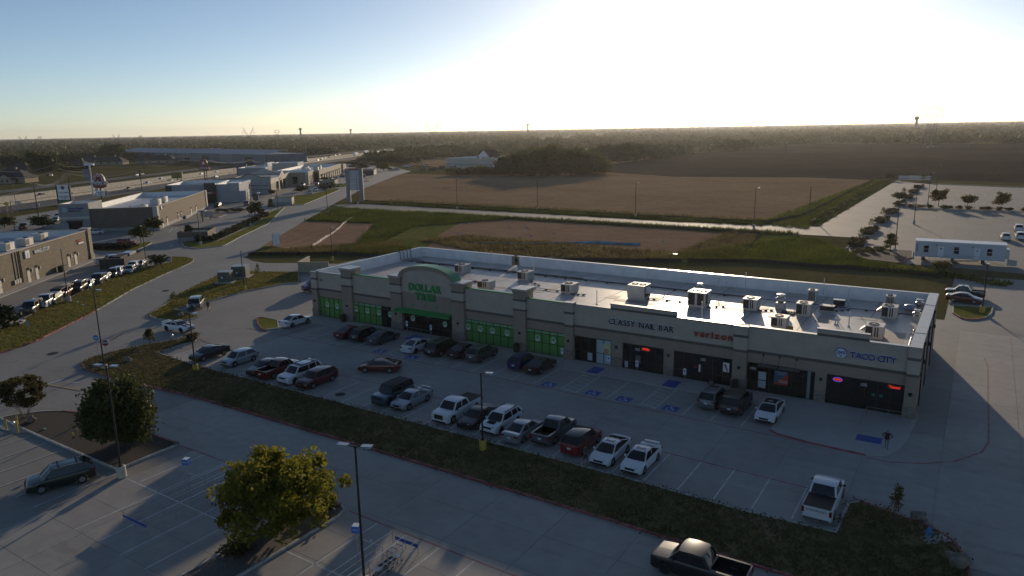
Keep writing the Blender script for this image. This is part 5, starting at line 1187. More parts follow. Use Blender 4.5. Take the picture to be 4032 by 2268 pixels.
for (c, x, y, k, col, h, lab, cat) in (('B1',2290,745,'hatch','orange',35,'orange red hatchback leaving the drive through, sun on its nose','car'),('B1',1740,560,'hatch','white',50,'white hatchback behind the corner of the brick building','car'),
  ('B1',430,470,'pickup','maroon',150,'maroon pickup parked beyond the brick building roof','pickup'),('B1',830,350,'big_suv','maroon',-35,'dark suv with sun on its nose beyond the big dark bush','suv'),('B1',1020,330,'sedan','tan',-35,'tan sedan right of the dark suv beyond the bush','car'),('B1',1080,265,'suv','white',140,'white suv parked behind the health clinic corner','suv'),
  ('A6',1585,600,'big_suv','black',-50,'black suv waiting at the drive through lane','suv'),('A6',2170,560,'boxy','darkgrey',140,'dark jeep-like suv behind the tall lamp by the drive through','suv'),('A6',2480,730,'pickup','darkgrey',-35,'dark pickup under the tree by the hedge','pickup'),
  ('A4',1420,1310,'mid_pickup','white',140,'white pickup on the grass edge by the car wash','pickup'),('A4',1560,1240,'suv','white',140,'white suv with glare behind the white pickup at the car wash','suv'),('A4',1380,1190,'suv','silver',140,'silver suv farthest of three by the car wash','suv'),
  ('A4',1240,1120,'pickup','silver',-50,'silver pickup in front of the tan building','pickup'),('A4',1600,1090,'sedan','darkgrey',-50,'dark sedan left of the tan trash enclosure','car'),('A4',2100,930,'sedan','silver',-45,'silver sedan with sun glare by the tan shop row','car'),('A4',1950,950,'sedan','black',-45,'black sedan behind the tan trash enclosure','car'),('A4',2230,870,'suv','black',-45,'black suv parked along the tan shop row','suv'),
  ('A5',860,1280,'suv','darkgrey',-45,'dark suv half hidden by the tall pylon sign','suv'),('A5',1540,1090,'suv','darkgrey',20,'grey suv beside the round tree at the far lot','suv'),('A5',1670,1095,'pickup','white',0,'white pickup beside the round tree at the far lot','pickup'),('A5',1920,1020,'sedan','silver',20,'silver sedan in the far lot before the hedge row','car'),('A5',2010,1010,'sedan','grey',20,'grey sedan in the far lot right of the silver one','car'),('A5',2420,1000,'pickup','silver',160,'silver pickup in the far lot by the machinery yard','pickup'),
  ('A1',1260,480,'big_suv','black',-60,'black suv on the meadow beyond the highway','suv'),('A1',760,560,'suv','black',150,'black suv parked beside the brick house','suv')):
    w = P(c, x, y); vehicle(k, col, (w.x, w.y), math.radians(h), lab, cat=cat)
# ================================================================== other buildings
import numpy as np
BRICKW = mat_brick('brown_brick', (0.165, 0.128, 0.085), (0.225, 0.18, 0.125), (0.115, 0.095, 0.07), 0.62, 0.30, bump=0.6, mort=0.035)
BRICKH = mat_brick('umber_brick', (0.15, 0.115, 0.085), (0.185, 0.145, 0.11), (0.12, 0.095, 0.075), 0.62, 0.30, bump=0.5, mort=0.03)
STONEC = mat_brick('cream_stone', (0.38, 0.33, 0.26), (0.27, 0.225, 0.175), (0.19, 0.165, 0.135), 0.55, 0.32, bump=0.7, mort=0.03)
CREAM = mat('cream_stucco', (0.50, 0.46, 0.39), 0.85, var=0.06, scale=0.7)
GREYS = mat('grey_stucco', (0.36, 0.365, 0.37), 0.85, var=0.06, scale=0.6)
GREYM = mat('grey_block', (0.29, 0.285, 0.275), 0.85, var=0.08, scale=0.8)
TANS = mat('tan_stucco', (0.36, 0.30, 0.215), 0.85, var=0.07, scale=0.6)
DKPANEL = mat('dark_panel', (0.045, 0.040, 0.036), 0.6, var=0.15, scale=0.8)
REDBAND = mat('red_band', (0.22, 0.02, 0.025), 0.5)
DOORM = mat('cream_door', (0.52, 0.50, 0.45), 0.6)
WROOF = mat('pale_roof', (0.50, 0.50, 0.51), 0.5, var=0.10, scale=0.4)
def wall_hit(c, x, y, O, ang):
    q = pixel_ray(c, x, y); u = Vector((math.cos(ang), math.sin(ang))); n_ = Vector((-u.y, u.x))
    k = (O[0]*n_.x+O[1]*n_.y)/(q.x*n_.x+q.y*n_.y)
    return (q.x*k-O[0])*u.x+(q.y*k-O[1])*u.y, CAMH+q.z*k
def block(t, x0, x1, y0, y1, h, wm, cop=CAPW, drop=1.2, th=0.3, lining=PARAW, z0=0.0):
    """flat-roofed volume with real parapet: four walls, copings, roof"""
    for a, b, c, d in ((x0, x1, y0, y0+th), (x0, x1, y1-th, y1), (x0, x0+th, y0+th, y1-th), (x1-th, x1, y0+th, y1-th)):
        MB().box(a, b, c, d, z0, h).build('wall', wm, t)
    for a, b, c, d in ((x0-.06, x1+.06, y0-.06, y0+th+.06), (x0-.06, x1+.06, y1-th-.06, y1+.06), (x0-.06, x0+th+.06, y0+th+.07, y1-th-.07), (x1-th-.06, x1+.06, y0+th+.07, y1-th-.07)):
        MB().box(a, b, c, d, h, h+.12).build('coping', cop, t)
    MB().box(x0+th, x1-th, y0+th, y1-th, h-drop-.2, h-drop).build('roof', WROOF, t)
    for a, b, c, d in ((x0+th, x1-th, y0+th, y0+th+.03), (x0+th, x1-th, y1-th-.03, y1-th), (x0+th, x0+th+.03, y0+th+.03, y1-th-.03), (x1-th-.03, x1-th, y0+th+.03, y1-th-.03)):
        MB().box(a, b, c, d, h-drop, h-.01).build('parapet_lining', lining, t)
def roof_unit(x, y, z, s, label, rot=0.0):
    t = thing('rooftop_unit', label, 'air conditioner', (x, y, z), rot)
    MB().box(-s*.75, s*.75, -s*.5, s*.5, .1, s*.75).box(-s*.8, s*.8, -s*.55, s*.55, s*.75, s*.8).build('cabinet', HVW, t)
    MB().box(-s*.7, -s*.05, -s*.5-.012, -s*.5-.001, .2, s*.7).build('coil_panel', HVD, t); MB().box(s*.05, s*.7, s*.5+.001, s*.5+.012, .2, s*.7).build('coil_panel', HVD, t)
    MB().lathe([(s*.25, s*.8), (s*.25, s*.86), (0, s*.83)], 12, (-s*.35, 0, 0)).build('fan_ring', HVD, t)
    return t
# ---- brick restaurant building at the left edge
OW, AW_ = (-167.6, 84.8), math.radians(-50.6)
bw = thing('brick_building', 'long brown brick restaurant building with WING STOP sign and back doors', 'building', (*OW, 0), AW_)
def wl(lx, ly):
    return (OW[0]+lx*math.cos(AW_)-ly*math.sin(AW_), OW[1]+lx*math.sin(AW_)+ly*math.cos(AW_))
MB().box(0, 60, -0.3, 0, 0, 6.5).build('wall', BRICKW, bw); MB().box(-.1, 60, -.4, .1, 6.5, 6.65).build('coping', CREAM, bw)
MB().box(0, .3, -30, -.3, 0, 6.5).build('wall', BRICKW, bw); MB().box(-.1, .4, -22, -.4, 6.5, 6.64).build('coping', CREAM, bw)
MB().box(.3, .34, -22, -.3, 5.2, 6.5).build('parapet_lining', PARAW, bw); MB().box(-.2, .4, -30, -22, 6.5, 8.3).build('raised_parapet', PARAW, bw); MB().box(-.3, .5, -30.1, -21.9, 8.3, 8.42).build('coping', CREAM, bw)
MB().box(.4, 60, -30, -29.6, 0, 8.3).build('wall', BRICKW, bw)
MB().box(.3, 60, -29.6, -.3, 5.0, 5.2).build('roof', WROOF, bw)
MB().box(-.25, 1.25, -1.4, .22, 0, 6.7).build('stone_pier', STONEC, bw); MB().box(-.4, 1.4, -1.55, .38, 6.7, 7.0).build('cap', CREAM, bw); MB().box(-.4, 1.4, -1.5, .36, 0, 1.1).build('plinth', STONEC, bw)
for x in (7.95, 11.05, 24.0, 27.0, 36.6, 41, 47):
    d = MB().box(x-.5, x+.5, 0, .06, 0.05, 2.25).build('door', DOORM, bw)
    MB().box(x-.4, x-.3, .06, .12, 1.0, 1.15).build('handle', GALV, d); MB().box(x-.56, x+.56, 0, .05, 2.25, 2.32).build('door_frame', FRAME, d)
    MB().box(x-.3, x+.05, 0, .25, 2.55, 2.85).build('wall_lamp', LAMP, bw); MB().box(x-1.35, x-1.0, 0, .22, 1.9, 2.5).build('meter_box', GALV, bw)
for x, w in ((31.4,.09),(30.4,.05),(29.6,.06),(29.1,.04),(1.7,.06)): MB().box(x, x+w, .01, .1, .5 if x > 3 else .2, 6.4).build('downpipe', FRAME, bw)
for k in range(3): MB().box(30.2+k*.8, 30.8+k*.8, .02, .3, .7, 1.5).build('meter_box', GALV, bw)
MB().box(-1, 60, .1, 1.9, -.02, .1).build('walkway', KERB, bw)
t = thing('wall_sign', 'white WING STOP letters on the brown brick wall', 'sign', (*wl(21.2, .12), 5.3), AW_+math.pi)
o = link('lettering', text_mesh('WING·STOP', 1.05, .1, .012), SIGNW, t, (0, 0, 0)); o.rotation_euler = (math.pi/2, 0, 0)
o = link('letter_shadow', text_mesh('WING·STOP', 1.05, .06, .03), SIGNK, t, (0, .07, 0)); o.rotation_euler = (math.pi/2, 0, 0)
t = thing('wall_sign', 'white rectangular panel sign left of the WING STOP letters', 'sign', (*wl(26.7, .1), 5.4), AW_+math.pi)
MB().box(-.75, .75, -.15, .05, -.7, .7).build('panel', SIGNW, t)
for k, (tx, z, s) in enumerate((('ZEN', .1, .28), ('NAIL', -.2, .28), ('SPA', -.48, .24))): link('lettering', text_mesh(tx, s, .01), mat('grey_print', (.3, .3, .31), .5), t, (0, -.16, z)).rotation_euler = (math.pi/2, 0, 0)
t = thing('wall_sign', 'small dark red lettering over a pale strip near the brick pier', 'sign', (*wl(5.2, .1), 4.65), AW_+math.pi)
link('lettering', text_mesh('+ BABA', .85, .08, .03), SIGNR, t, (0, -.04, .2)).rotation_euler = (math.pi/2, 0, 0)
MB().box(-.9, 1.5, -.1, .05, -.5, -.18).build('strip', SIGNW, t)
for i, (x, y) in enumerate(((13.2,-7),(5.8,-7.6),(19.5,-7.4))):
    roof_unit(*wl(x, y), 5.2, 2.0, ['grey roof unit in the middle of three on the brick building','grey roof unit nearest the brick pier','grey roof unit at the left on the brick building'][i], AW_)
t = thing('grease_bin', 'dark green metal bin against the brick wall', 'bin', (*wl(16.2, 1.0), 0.1), AW_)
BINM = mat('dark_green_bin', (.022, .035, .022), .5, .3)
MB().box(-.9,.9,-.5,.5,0,1.1).build('bin_body', BINM, t); MB().box(-.95,.95,-.55,.55,1.1,1.18).build('lid', BINM, t)
# trash enclosure at the end of that lot
eo, ea = (-148.4, 81.6), math.radians(100)
en = thing('trash_enclosure', 'dark block wall trash enclosure at the end of the restaurant lot', 'enclosure', (-148.3, 81.2, 0), math.radians(127))
DKB = mat_brick('dark_block', (.075,.066,.056), (.095,.083,.07), (.06,.053,.045), .4, .2)
for a, b, c, d in ((0,10.5,0,.25),(10.25,10.5,.25,5),(0,.25,.25,5)): MB().box(a, b, c, d, 0, 2.0).build('wall', DKB, en)
for a, b, c, d in ((-.05,10.55,-.05,.3),(10.2,10.55,.31,5.05),(-.05,.3,.31,5.05)): MB().box(a, b, c, d, 2.0, 2.1).build('coping', BRICKH, en)
for i, (x, lab) in enumerate(((3.0, 'left black dumpster inside the dark enclosure'), (7.4, 'right grey topped dumpster inside the dark enclosure'))):
    t = thing('dumpster', lab, 'dumpster', (-148.3+x*math.cos(math.radians(127))-2.2*math.sin(math.radians(127)), 81.2+x*math.sin(math.radians(127))+2.2*math.cos(math.radians(127)), 0), math.radians(127))
    MB().box(-1.6,1.6,-.9,.9,.1,1.8).build('bin_body', BINM, t); MB().box(-1.65,1.65,-.95,.95,1.8,2.25+.1*i).build('lid', TRIM if i == 0 else GALV, t)
# ---- health clinic with drive through
OH_, AH = (-201.7, 121.8), math.radians(132.3)
bh = thing('clinic_building', 'umber brick clinic with white roof and cream corner pier beyond the restaurant lot', 'building', (*OH_, 0), AH)
def hl(x, y, O=OH_, a=AH): return (O[0]+x*math.cos(a)-y*math.sin(a), O[1]+x*math.sin(a)+y*math.cos(a))
block(bh, 0, 60, 0, 22, 6.6, BRICKH, CREAM, 1.5)
block(bh, -.4, 10, 18, 26, 8.2, GREYM, CREAM, 1.4)
MB().box(-.62, -.41, 18, 26, 3.9, 4.6).build('light_band', CREAM, bh)
for x, y in ((-.25, -.2), (58.6, -.2)):
    MB().box(x, x+1.7, y-.05, y+1.2, 0, 6.85).build('corner_pier', CREAM, bh)
MB().box(0.0, 60, -.06, 0, 0, .95).build('pale_base', GREYM, bh); MB().box(-.06, 0, 0, 18, 0, .95).build('pale_base', GREYM, bh)
d = MB().box(-.5, -.41, 20.2, 23.8, 0, 2.9).build('entrance', GLASS, bh); MB().box(-.9, -.5, 19.9, 24.1, 2.95, 3.5).build('canopy', FRAME, bh)
for x in (4.3, 9.0, 21, 25, 37, 44):
    d = MB().box(x-.5, x+.5, -.12, -.061, 0, 2.2).build('door', DOORM, bh); MB().box(x-.2, x+.2, -.28, -.061, 2.5, 2.8).build('wall_lamp', LAMP, bh)
    if x in (21, 25): MB().box(x-.32, x+.32, -.13, -.121, .3, 1.9).build('door_glass', GLASS, d)
MB().box(27, 34, -.8, -.061, 0, 1.0).build('planter_wall', GREYM, bh)
t = thing('wall_sign', 'blue lettering with round pale mark on the clinic tower', 'sign', (*hl(-.45, 21.6), 6.7), AH-math.pi/2)
link('lettering', text_mesh('Texas Health', .75, .08, .02), SIGNB, t, (.3, -.05, .25)).rotation_euler = (math.pi/2, 0, 0)
link('lettering', text_mesh('Breeze Care', .6, .08, .015), SIGNK, t, (0, -.05, -.45)).rotation_euler = (math.pi/2, 0, 0)
MB().xzprism([(-2.7+.7*math.cos(k*math.pi/10), -.05+.7*math.sin(k*math.pi/10)) for k in range(20)], -.1, .0).build('round_mark', mat('pale_blue', (.35, .45, .5), .5), t)
t = thing('wall_sign', 'round pale drive through sign on the brick side wall of the clinic', 'sign', (*hl(4.4, -.12), 6.0), AH)
MB().xzprism([(.6*math.cos(k*math.pi/10), .6*math.sin(k*math.pi/10)) for k in range(20)], -.12, .0).build('disc', SIGNW, t)
link('lettering', text_mesh('DRIVE', .7, .08, .01), mat('dark_print', (.09,.085,.08), .5), t, (2.6, -.05, .05)).rotation_euler = (math.pi/2, 0, 0)
for i, (x, y, s) in enumerate(((8, 6, 2.0), (24, 7, 2.4), (33, 7.5, 2.4), (3.5, 4.5, 1.2))):
    roof_unit(*hl(x, y), 5.1, s, ['roof unit near the front corner of the clinic roof','large roof unit in the middle of the clinic roof','roof unit at the back of the clinic roof','low vent box at the front edge of the clinic roof'][i], AH)
t = thing('satellite_dish', 'small dark satellite dish on the front edge of the clinic roof', 'dish', (*hl(.6, 11), 5.1))
MB().lathe([(0,1.2),(.5,1.3),(.75,1.5)], 14).lathe([(0,1.17),(.5,1.27),(.75,1.47)], 14).build('dish', TRIM, t); MB().tube((0,0,0),(0,0,1.2),.05).build('mast', TRIM, t)
t = thing('roof_vent', 'pale pipe vent in the middle of the clinic roof', 'vent', (*hl(9, 10), 5.1)); MB().tube((0,0,0),(0,0,1.1),.25).build('stack', GALV, t); MB().lathe([(.25,1.1),(.4,1.2),(0,1.35)], 10).build('cap', GALV, t)
# drive-through order canopy and menu boards
t = thing('order_canopy', 'drive through order point with slim canopy and lit edge', 'canopy', (*P('A6', 1285, 890).xy, 0), AH)
MB().box(-.15,.15,-.15,.15,0,3.4).build('post', FRAME, t); MB().box(-1.6,1.8,-1.1,1.1,3.3,3.5).build('roof', FRAME, t); MB().box(-1.65,1.85,-1.15,-1.1,3.35,3.45).build('edge_trim', SIGNW, t)
t = thing('menu_board', 'drive through menu board with three dark panels', 'menu board', (*P('A6', 1370, 850).xy, 0), AH-math.pi/2)
for k in range(3): MB().box(-1.8+k*1.25,-.65+k*1.25,-.1,.1,.9,2.6).build('panel', FRAME, t); MB().box(-1.7+k*1.25,-.75+k*1.25,-.12,-.101,1.0,2.5).build('screen', FROST, t)
MB().box(-1.2,-1.0,-.08,.08,0,.9).box(1.0,1.2,-.08,.08,0,.9).build('stand', FRAME, t)
t = thing('order_canopy', 'second order canopy with white arm before the grey restaurant', 'canopy', (*P('A6', 2415, 470).xy, 0), AH)
MB().tube((0,0,0),(0,0,3.2),.12).build('post', SIGNW, t); MB().box(-.9,2.0,-.5,.5,3.2,3.4).build('roof', SIGNW, t)
t = thing('menu_board', 'dark menu board beside the white armed canopy', 'menu board', (*P('A6', 2360, 475).xy, 0), AH-math.pi/2)
MB().box(-1.0,1.0,-.15,.15,.4,2.9).build('panel', FRAME, t); MB().box(-.9,.9,-.17,-.151,.6,2.6).build('screen', mat('menu_print', (.12,.09,.08), .5, var=.4, scale=4), t); MB().box(-.3,.3,-.1,.1,0,.4).build('stand', FRAME, t)
# walled bins by the hedge, by the car wash, by the tan row, behind the creek street
def walled(O, ang, L_, W_, h, m1, m2, label):
    t = thing('trash_enclosure', label, 'enclosure', (*O, 0), ang)
    for a, b, c, d in ((0,L_,0,.25),(0,.25,.25,W_),(L_-.25,L_,.25,W_),(.25,L_-.25,W_-.25,W_)):
        MB().box(a, b, c, d, 0, h*.45).build('lower_wall', m2, t); MB().box(a+.004, b-.004, c+.004, d-.004, h*.45, h).build('upper_wall', m1, t)
    MB().box(.4, L_-.4, .4, W_-.4, .1, h-.4).build('bin', BINM, t)
    return t
e0 = P('A6', 1395, 1275); walled((e0.x, e0.y), AH, 9, 7.5, 2.4, BRICKH, GREYM, 'brick over grey block trash enclosure by the round shrubs')
e0 = P('Z2', 1450, 1052); walled((e0.x, e0.y), AH, 7, 7.5, 2.6, CREAM, GREYM, 'cream walled trash enclosure on the street grass beyond the hedge')
e0 = P('A4', 2055, 1110); walled((e0.x, e0.y), math.radians(127), 10, 8, 2.9, TANS, TANS, 'tan walled trash enclosure left of the tall pylon sign')
e0 = P('A5', 1110, 1222); walled((e0.x, e0.y), math.radians(127), 16, 18, 3.2, DKPANEL, DKPANEL, 'long dark fenced enclosure right of the tall pylon sign')
t = thing('wall_screen', 'short tan screen wall behind the left end of the shops', 'wall', (-112.0, 95.6, 0), math.radians(120))
MB().box(0, 6.5, -.15, .15, 0, 2.0).build('panel', TANS, t); MB().box(-.05, 6.55, -.2, .2, 2.0, 2.1).build('coping', CREAM, t); MB().box(0,.3,-6,-.15,0,2.0).build('panel', TANS, t)
# ---- grey fast food building with a dark tower and red band
OA = (-252.7, 188.8)
ba = thing('restaurant_building', 'pale grey fast food restaurant with dark tower panel and red band', 'building', (*OA, 0), AH)
block(ba, 0, 26, 0, 9, 7.2, GREYS, CAPW, 1.2); block(ba, .6, 26, 9, 28, 7.4, GREYS, CAPW, 1.2)
MB().box(-1.2, .55, 8.9, 13.2, 3.9, 8.0).build('tower_panel', DKPANEL, ba); MB().box(-1.0, .5, 8.9, 13.0, 0, 3.9).build('entrance', FRAME, ba)
MB().box(-1.25, -1.201, 8.7, 13.4, 3.7, 4.5).build('red_band', REDBAND, ba); MB().box(.3, .59, 13.2, 28.1, 3.9, 4.6).build('red_band', REDBAND, ba); MB().box(.2, .59, 26, 28.1, 4.7, 7.2).build('dark_panel', DKPANEL, ba)
for a, b, z in ((.6, 3.9, 7.9), (-2.2, -.2, 8.2)): pass
MB().box(-.5, 6, -.05, 4.1, 4.2, 7.6).build('parapet_box', GREYS, ba); MB().box(-.56, 6.1, -.1, 4.15, 7.6, 7.75).build('coping', CAPW, ba)
MB().box(0, 9, -2.4, -.001, 0, 4.3).build('side_bay', GREYS, ba); MB().box(-.1, 9.1, -2.5, -.0, 4.3, 4.45).build('coping', CAPW, ba); MB().box(3, 5, -2.48, -2.401, .2, 3.6).build('dark_recess', DKPANEL, ba)
link('lettering', text_mesh("Arby's", .9, .06, .02), SIGNW, ba, (-1.3, 11.5, 4.12)).rotation_euler = (math.pi/2, 0, -math.pi/2)
# ---- car wash with gabled parapets
OC, AC = (-271.7, 219.9), math.radians(131)
bc = thing('car_wash_building', 'pale grey car wash with gabled parapets and three bay doors', 'building', (*OC, 0), AC)
MB().add([(0,0,0),(0,18,0),(0,18,7.4),(0,14,7.4),(0,9,9.3),(0,4.3,7.6),(0,0,7.6)], [(0,6,5,4,3,2,1)]).build('gable_wall', GREYS, bc)
pts = [(18.2,7.4),(14,7.4),(9,9.3),(4.3,7.6),(-.2,7.6)]
for (a, za), (b, zb) in zip(pts, pts[1:]): MB().add([(-.25,a,za),(-.25,b,zb),(-.25,b,zb+.35),(-.25,a,za+.35),(.4,a,za),(.4,b,zb),(.4,b,zb+.35),(.4,a,za+.35)], [(0,1,2,3),(3,2,6,7),(7,6,5,4),(0,4,5,1),(0,3,7,4),(1,5,6,2)]).build('cornice', BRICKH, bc)
for z in (2.0, 3.9): MB().box(-.03, 0, 0, 18, z, z+.2).build('dark_band', DKPANEL, bc)
bays = [(14,21),(24,31),(34,41)]
e = [0]+[v for b in bays for v in b]+[56]
for i in range(0, len(e), 2): MB().box(e[i], e[i+1], 0, .3, 0, 4.6).build('wall', TANS if i else STONEC, bc)
MB().box(0, 56, 0, .3, 4.6, 6.6).build('wall', CREAM, bc)
for a, b in bays: MB().box(a, b, .12, .2, 0, 4.6).build('bay_door', GLASS, bc)
for a, b in ((-.2,11),(21,24),(31,34),(41,56.2)): MB().box(a, b, -.25, .4, 6.6, 6.95).build('cornice', CREAM, bc)
MB().add([(24,-.1,6.6),(40,-.1,6.6),(32,-.1,9.2),(24,.4,6.6),(40,.4,6.6),(32,.4,9.2)], [(0,2,1),(3,4,5),(0,3,5,2),(1,2,5,4)]).build('front_gable', CREAM, bc)
MB().box(.3, 56, .3, 18, 5.6, 5.8).build('roof', WROOF, bc); MB().box(0, 56, 17.7, 18, 0, 7.2).build('wall', GREYS, bc); MB().box(55.7, 56, .3, 17.7, 0, 7.2).build('wall', GREYS, bc)
MB().add([(38,2,7.2),(38,17,7.2),(38,9.5,10.0),(38.6,2,7.2),(38.6,17,7.2),(38.6,9.5,10)], [(0,2,1),(3,4,5),(0,3,5,2),(1,2,5,4)]).build('rear_gable', GREYS, bc)
t = thing('wall_sign', 'yellow green lettering over the car wash bay doors', 'sign', (*hl(26, -.4, OC, AC), 5.7), AC)
link('lettering', text_mesh('car wash', 1.7, .12, .03), mat('lime_sign', (.33, .36, .05), .5), t).rotation_euler = (math.pi/2, 0, 0)
# ---- tan shops further along
O4 = (-299.6, 266.9)
b4 = thing('tan_building', 'tan stucco building with dark window between car wash and shop row', 'building', (*O4, 0), math.radians(130))
block(b4, 0, 22, 0, 22, 6.7, TANS, CAPW, 1.0); block(b4, 3, 20, 22.1, 36, 9.4, GREYM, CAPW, 1.0)
MB().box(-.1, -.001, 5.5, 8, 1, 4.6).build('window', GLASS, b4); MB().box(-.12, -.001, -.1, 1.4, 0, 6.7).build('cream_pier', CREAM, b4)
for x in (5, 10, 15): MB().box(x, x+1.2, -.1, -.001, 0, 4.5).build('window', GLASS, b4)
O5 = (-312.7, 286.6)
b5 = thing('shop_row_building', 'long tan shop row with brown brick end wall and roof units', 'building', (*O5, 0), math.radians(127))
block(b5, 0, 78, 0, 24, 6.4, TANS, CAPW, 1.3); MB().box(-.12, -.001, .5, 12, 0, 5.2).build('brick_panel', mat_brick('dark_red_brick', (.10,.05,.04), (.13,.065,.05), (.08,.06,.05), .5, .25), b5)
for k in range(9): MB().box(6+k*8, 9+k*8, -.12, -.001, 0, 3.6).build('storefront', GLASS, b5); MB().box(5.4+k*8, 9.6+k*8, -1.2, -.002, 3.7, 3.95).build('awning', DKPANEL, b5)
block(b5, 60, 78, 24.1, 40, 8.4, CREAM, CAPW, 1.0)
for i, (x, y) in enumerate(((10, 8), (20, 12), (24, 6), (36, 14), (44, 8))): roof_unit(*hl(x, y, O5, math.radians(127)), 5.1, 2.6, ['first','second','third','fourth','fifth'][i]+' roof unit along the tan shop row', math.radians(127))
b6 = thing('shop_building', 'small cream end building right of the tan shop row', 'building', (*hl(88, 0, O5, math.radians(127)), 0), math.radians(127))
block(b6, 0, 14, 0, 16, 5.4, TANS, CAPW, .8); MB().box(-.1,-.001,2,6,.5,4).build('window', GLASS, b6)
# ---- creek side supply store with a gable
c0, c1 = P('Z3', 920, 556), P('Z3', 1500, 570); ang = math.atan2(c1.y-c0.y, c1.x-c0.x)
bs = thing('supply_store', 'long low cream supply store with white gabled front beside the tree clump', 'building', (c0.x, c0.y, 0), ang); Ls = (c1-c0).length+22
block(bs, 0, Ls*.62, 0, 30, 6.4, CREAM, CAPW, 1.2); block(bs, Ls*.62+.02, Ls, 2, 30, 5.4, CREAM, CAPW, 1.0)
MB().box(0, Ls*.62, -.06, -.001, 1.7, 2.0).build('brown_band', BRICKH, bs)
MB().add([(9,26,6.4),(21,26,6.4),(15,26,11.5),(9,40,6.4),(21,40,6.4),(15,40,11.5)], [(0,1,2),(3,5,4)]).build('gable_wall', SIGNW, bs)
MB().add([(8.4,25.6,6.1),(15,25.6,11.8),(15,40.4,11.8),(8.4,40.4,6.1),(21.6,25.6,6.1),(21.6,40.4,6.1)], [(0,1,2,3),(1,4,5,2),(3,2,1,0),(2,5,4,1)]).build('gable_roof', mat('red_brown_roof', (.12,.05,.04), .7), bs)
for i, (x, y) in enumerate(((24, 12), (40, 14), (52, 10))): roof_unit(c0.x+x*math.cos(ang)-y*math.sin(ang), c0.y+x*math.sin(ang)+y*math.cos(ang), 5.3, 2.6, ['left','middle','right'][i]+' roof unit on the supply store', ang)
for k, (x, y, w, h, m) in enumerate(((990,560,40,20,SIGNW),(1040,575,30,16,SIGNW),(1100,590,60,16,SIGNW),(1390,575,40,30,SIGNW),(880,585,50,36,DKPANEL),(780,600,60,36,DKPANEL),(950,600,40,30,DKPANEL),(1200,590,60,30,DKPANEL),(1300,585,50,30,GREYM),(680,600,50,26,DKPANEL))):
    w0 = P('Z3', x, y); s_ = w0.length/FPX*.3882
    t = thing('yard_machine', ['pale machine','white trailer','white tank','white container','dark implement','dark cultivator','dark baler','dark loader','grey spreader','dark mower deck'][k]+' standing in the supply store yard', 'machinery', (w0.x, w0.y, 0), ang+.3*k, 'machines in the supply store yard')
    W_, H_ = w*s_, h*s_
    MB().box(-W_/2, W_/2, -1.2, 1.2, .6, max(1.4, H_)).build('body', m, t); MB().box(-W_/2-.5, -W_/2, -.9, .9, .7, 1.2).build('hitch', TRIM, t)
    for q in (-W_*.3, W_*.3):
        for yy in (-1.15, 1.15): MB().tube((q, yy-.12, .5), (q, yy+.12, .5), .5, n=12).build('wheel', TYRE, t)
# ---- office trailer in the new lot
tr = thing('office_trailer', 'long white site office trailer with ramp beside the new lot', 'trailer', (-10.3, 163.0, 0), math.radians(2.5))
TRW = mat('trailer_siding', (.52, .55, .58), .5, .1, var=.04, scale=.5)
MB().box(0, 15.0, 0, 3.6, .75, 3.75).build('body', TRW, tr); MB().box(-.1, 15.1, -.1, 3.7, 3.75, 3.92).build('roof', SIGNW, tr)
for x in (1.9, 7.0, 12.4):
    w_ = MB().box(x-.4, x+.4, -.03, -.001, 1.7, 3.0).build('window', GLASS, tr); MB().box(x-.42, x+.42, -.05, -.031, 2.32, 2.38).build('sash', SIGNW, w_)
for x in (4.4, 10.4):
    d_ = MB().box(x-.5, x+.5, -.025, -.001, .8, 2.95).build('door', SIGNW, tr); MB().box(x-.12, x+.12, -.04, -.026, 2.4, 2.65).build('door_window', GLASS, d_); MB().box(x-.9, x-.7, -.2, 0, 3.1, 3.3).build('porch_lamp', LAMP, tr)
MB().box(.15, .45, -.03, -.001, 1.8, 3.2).build('blue_badge', SIGNB, tr); link('lettering', text_mesh('WILLSCOT', .26, .01, .005), SIGNW, tr, (.3, -.04, 2.5)).rotation_euler = (math.pi/2, -math.pi/2, 0)
for x in (1.5, 6.5, 11.5): MB().box(x-.3, x+.3, .6, 3.0, 0, .75).build('pier_block', DKPANEL, tr)
MB().box(15.0, 15.6, .6, 2.6, 1.2, 3.0).build('side_cooler', GALV, tr)
rp = thing('access_ramp', 'grey metal access ramp with railings before the white trailer', 'ramp', (-10.3, 163.0, 0), math.radians(2.5))
MB().add([(2.6,-1.6,.1),(10.8,-1.6,.75),(10.8,-.1,.75),(2.6,-.1,.1)], [(0,1,2,3),(3,2,1,0)]).build('deck', GALV, rp)
for k in range(9): MB().tube((2.6+k*1.02, -1.6, .1+.08*k), (2.6+k*1.02, -1.6, 1.15+.08*k), .03, n=5).build('post', GALV, rp)
for z in (.6, 1.1): MB().tube((2.6,-1.6,z+.05),(10.8,-1.6,z+.65),.03, n=5).build('rail', GALV, rp)
ib = thing('water_tank', 'caged pale water tank at the right end of the trailer', 'tank', (5.6, 163.6, 0)); MB().box(-.6,.9,-.5,.5,.15,1.2).build('tank', mat('ibc_plastic', (.42,.45,.38), .5), ib)
for k in range(6): MB().box(-.62+k*.3,-.58+k*.3,-.53,-.5,.1,1.25).build('cage_bar', GALV, ib)
for z in (.4,.8,1.2): MB().box(-.62,.92,-.54,-.5,z,z+.04).build('cage_bar', GALV, ib)
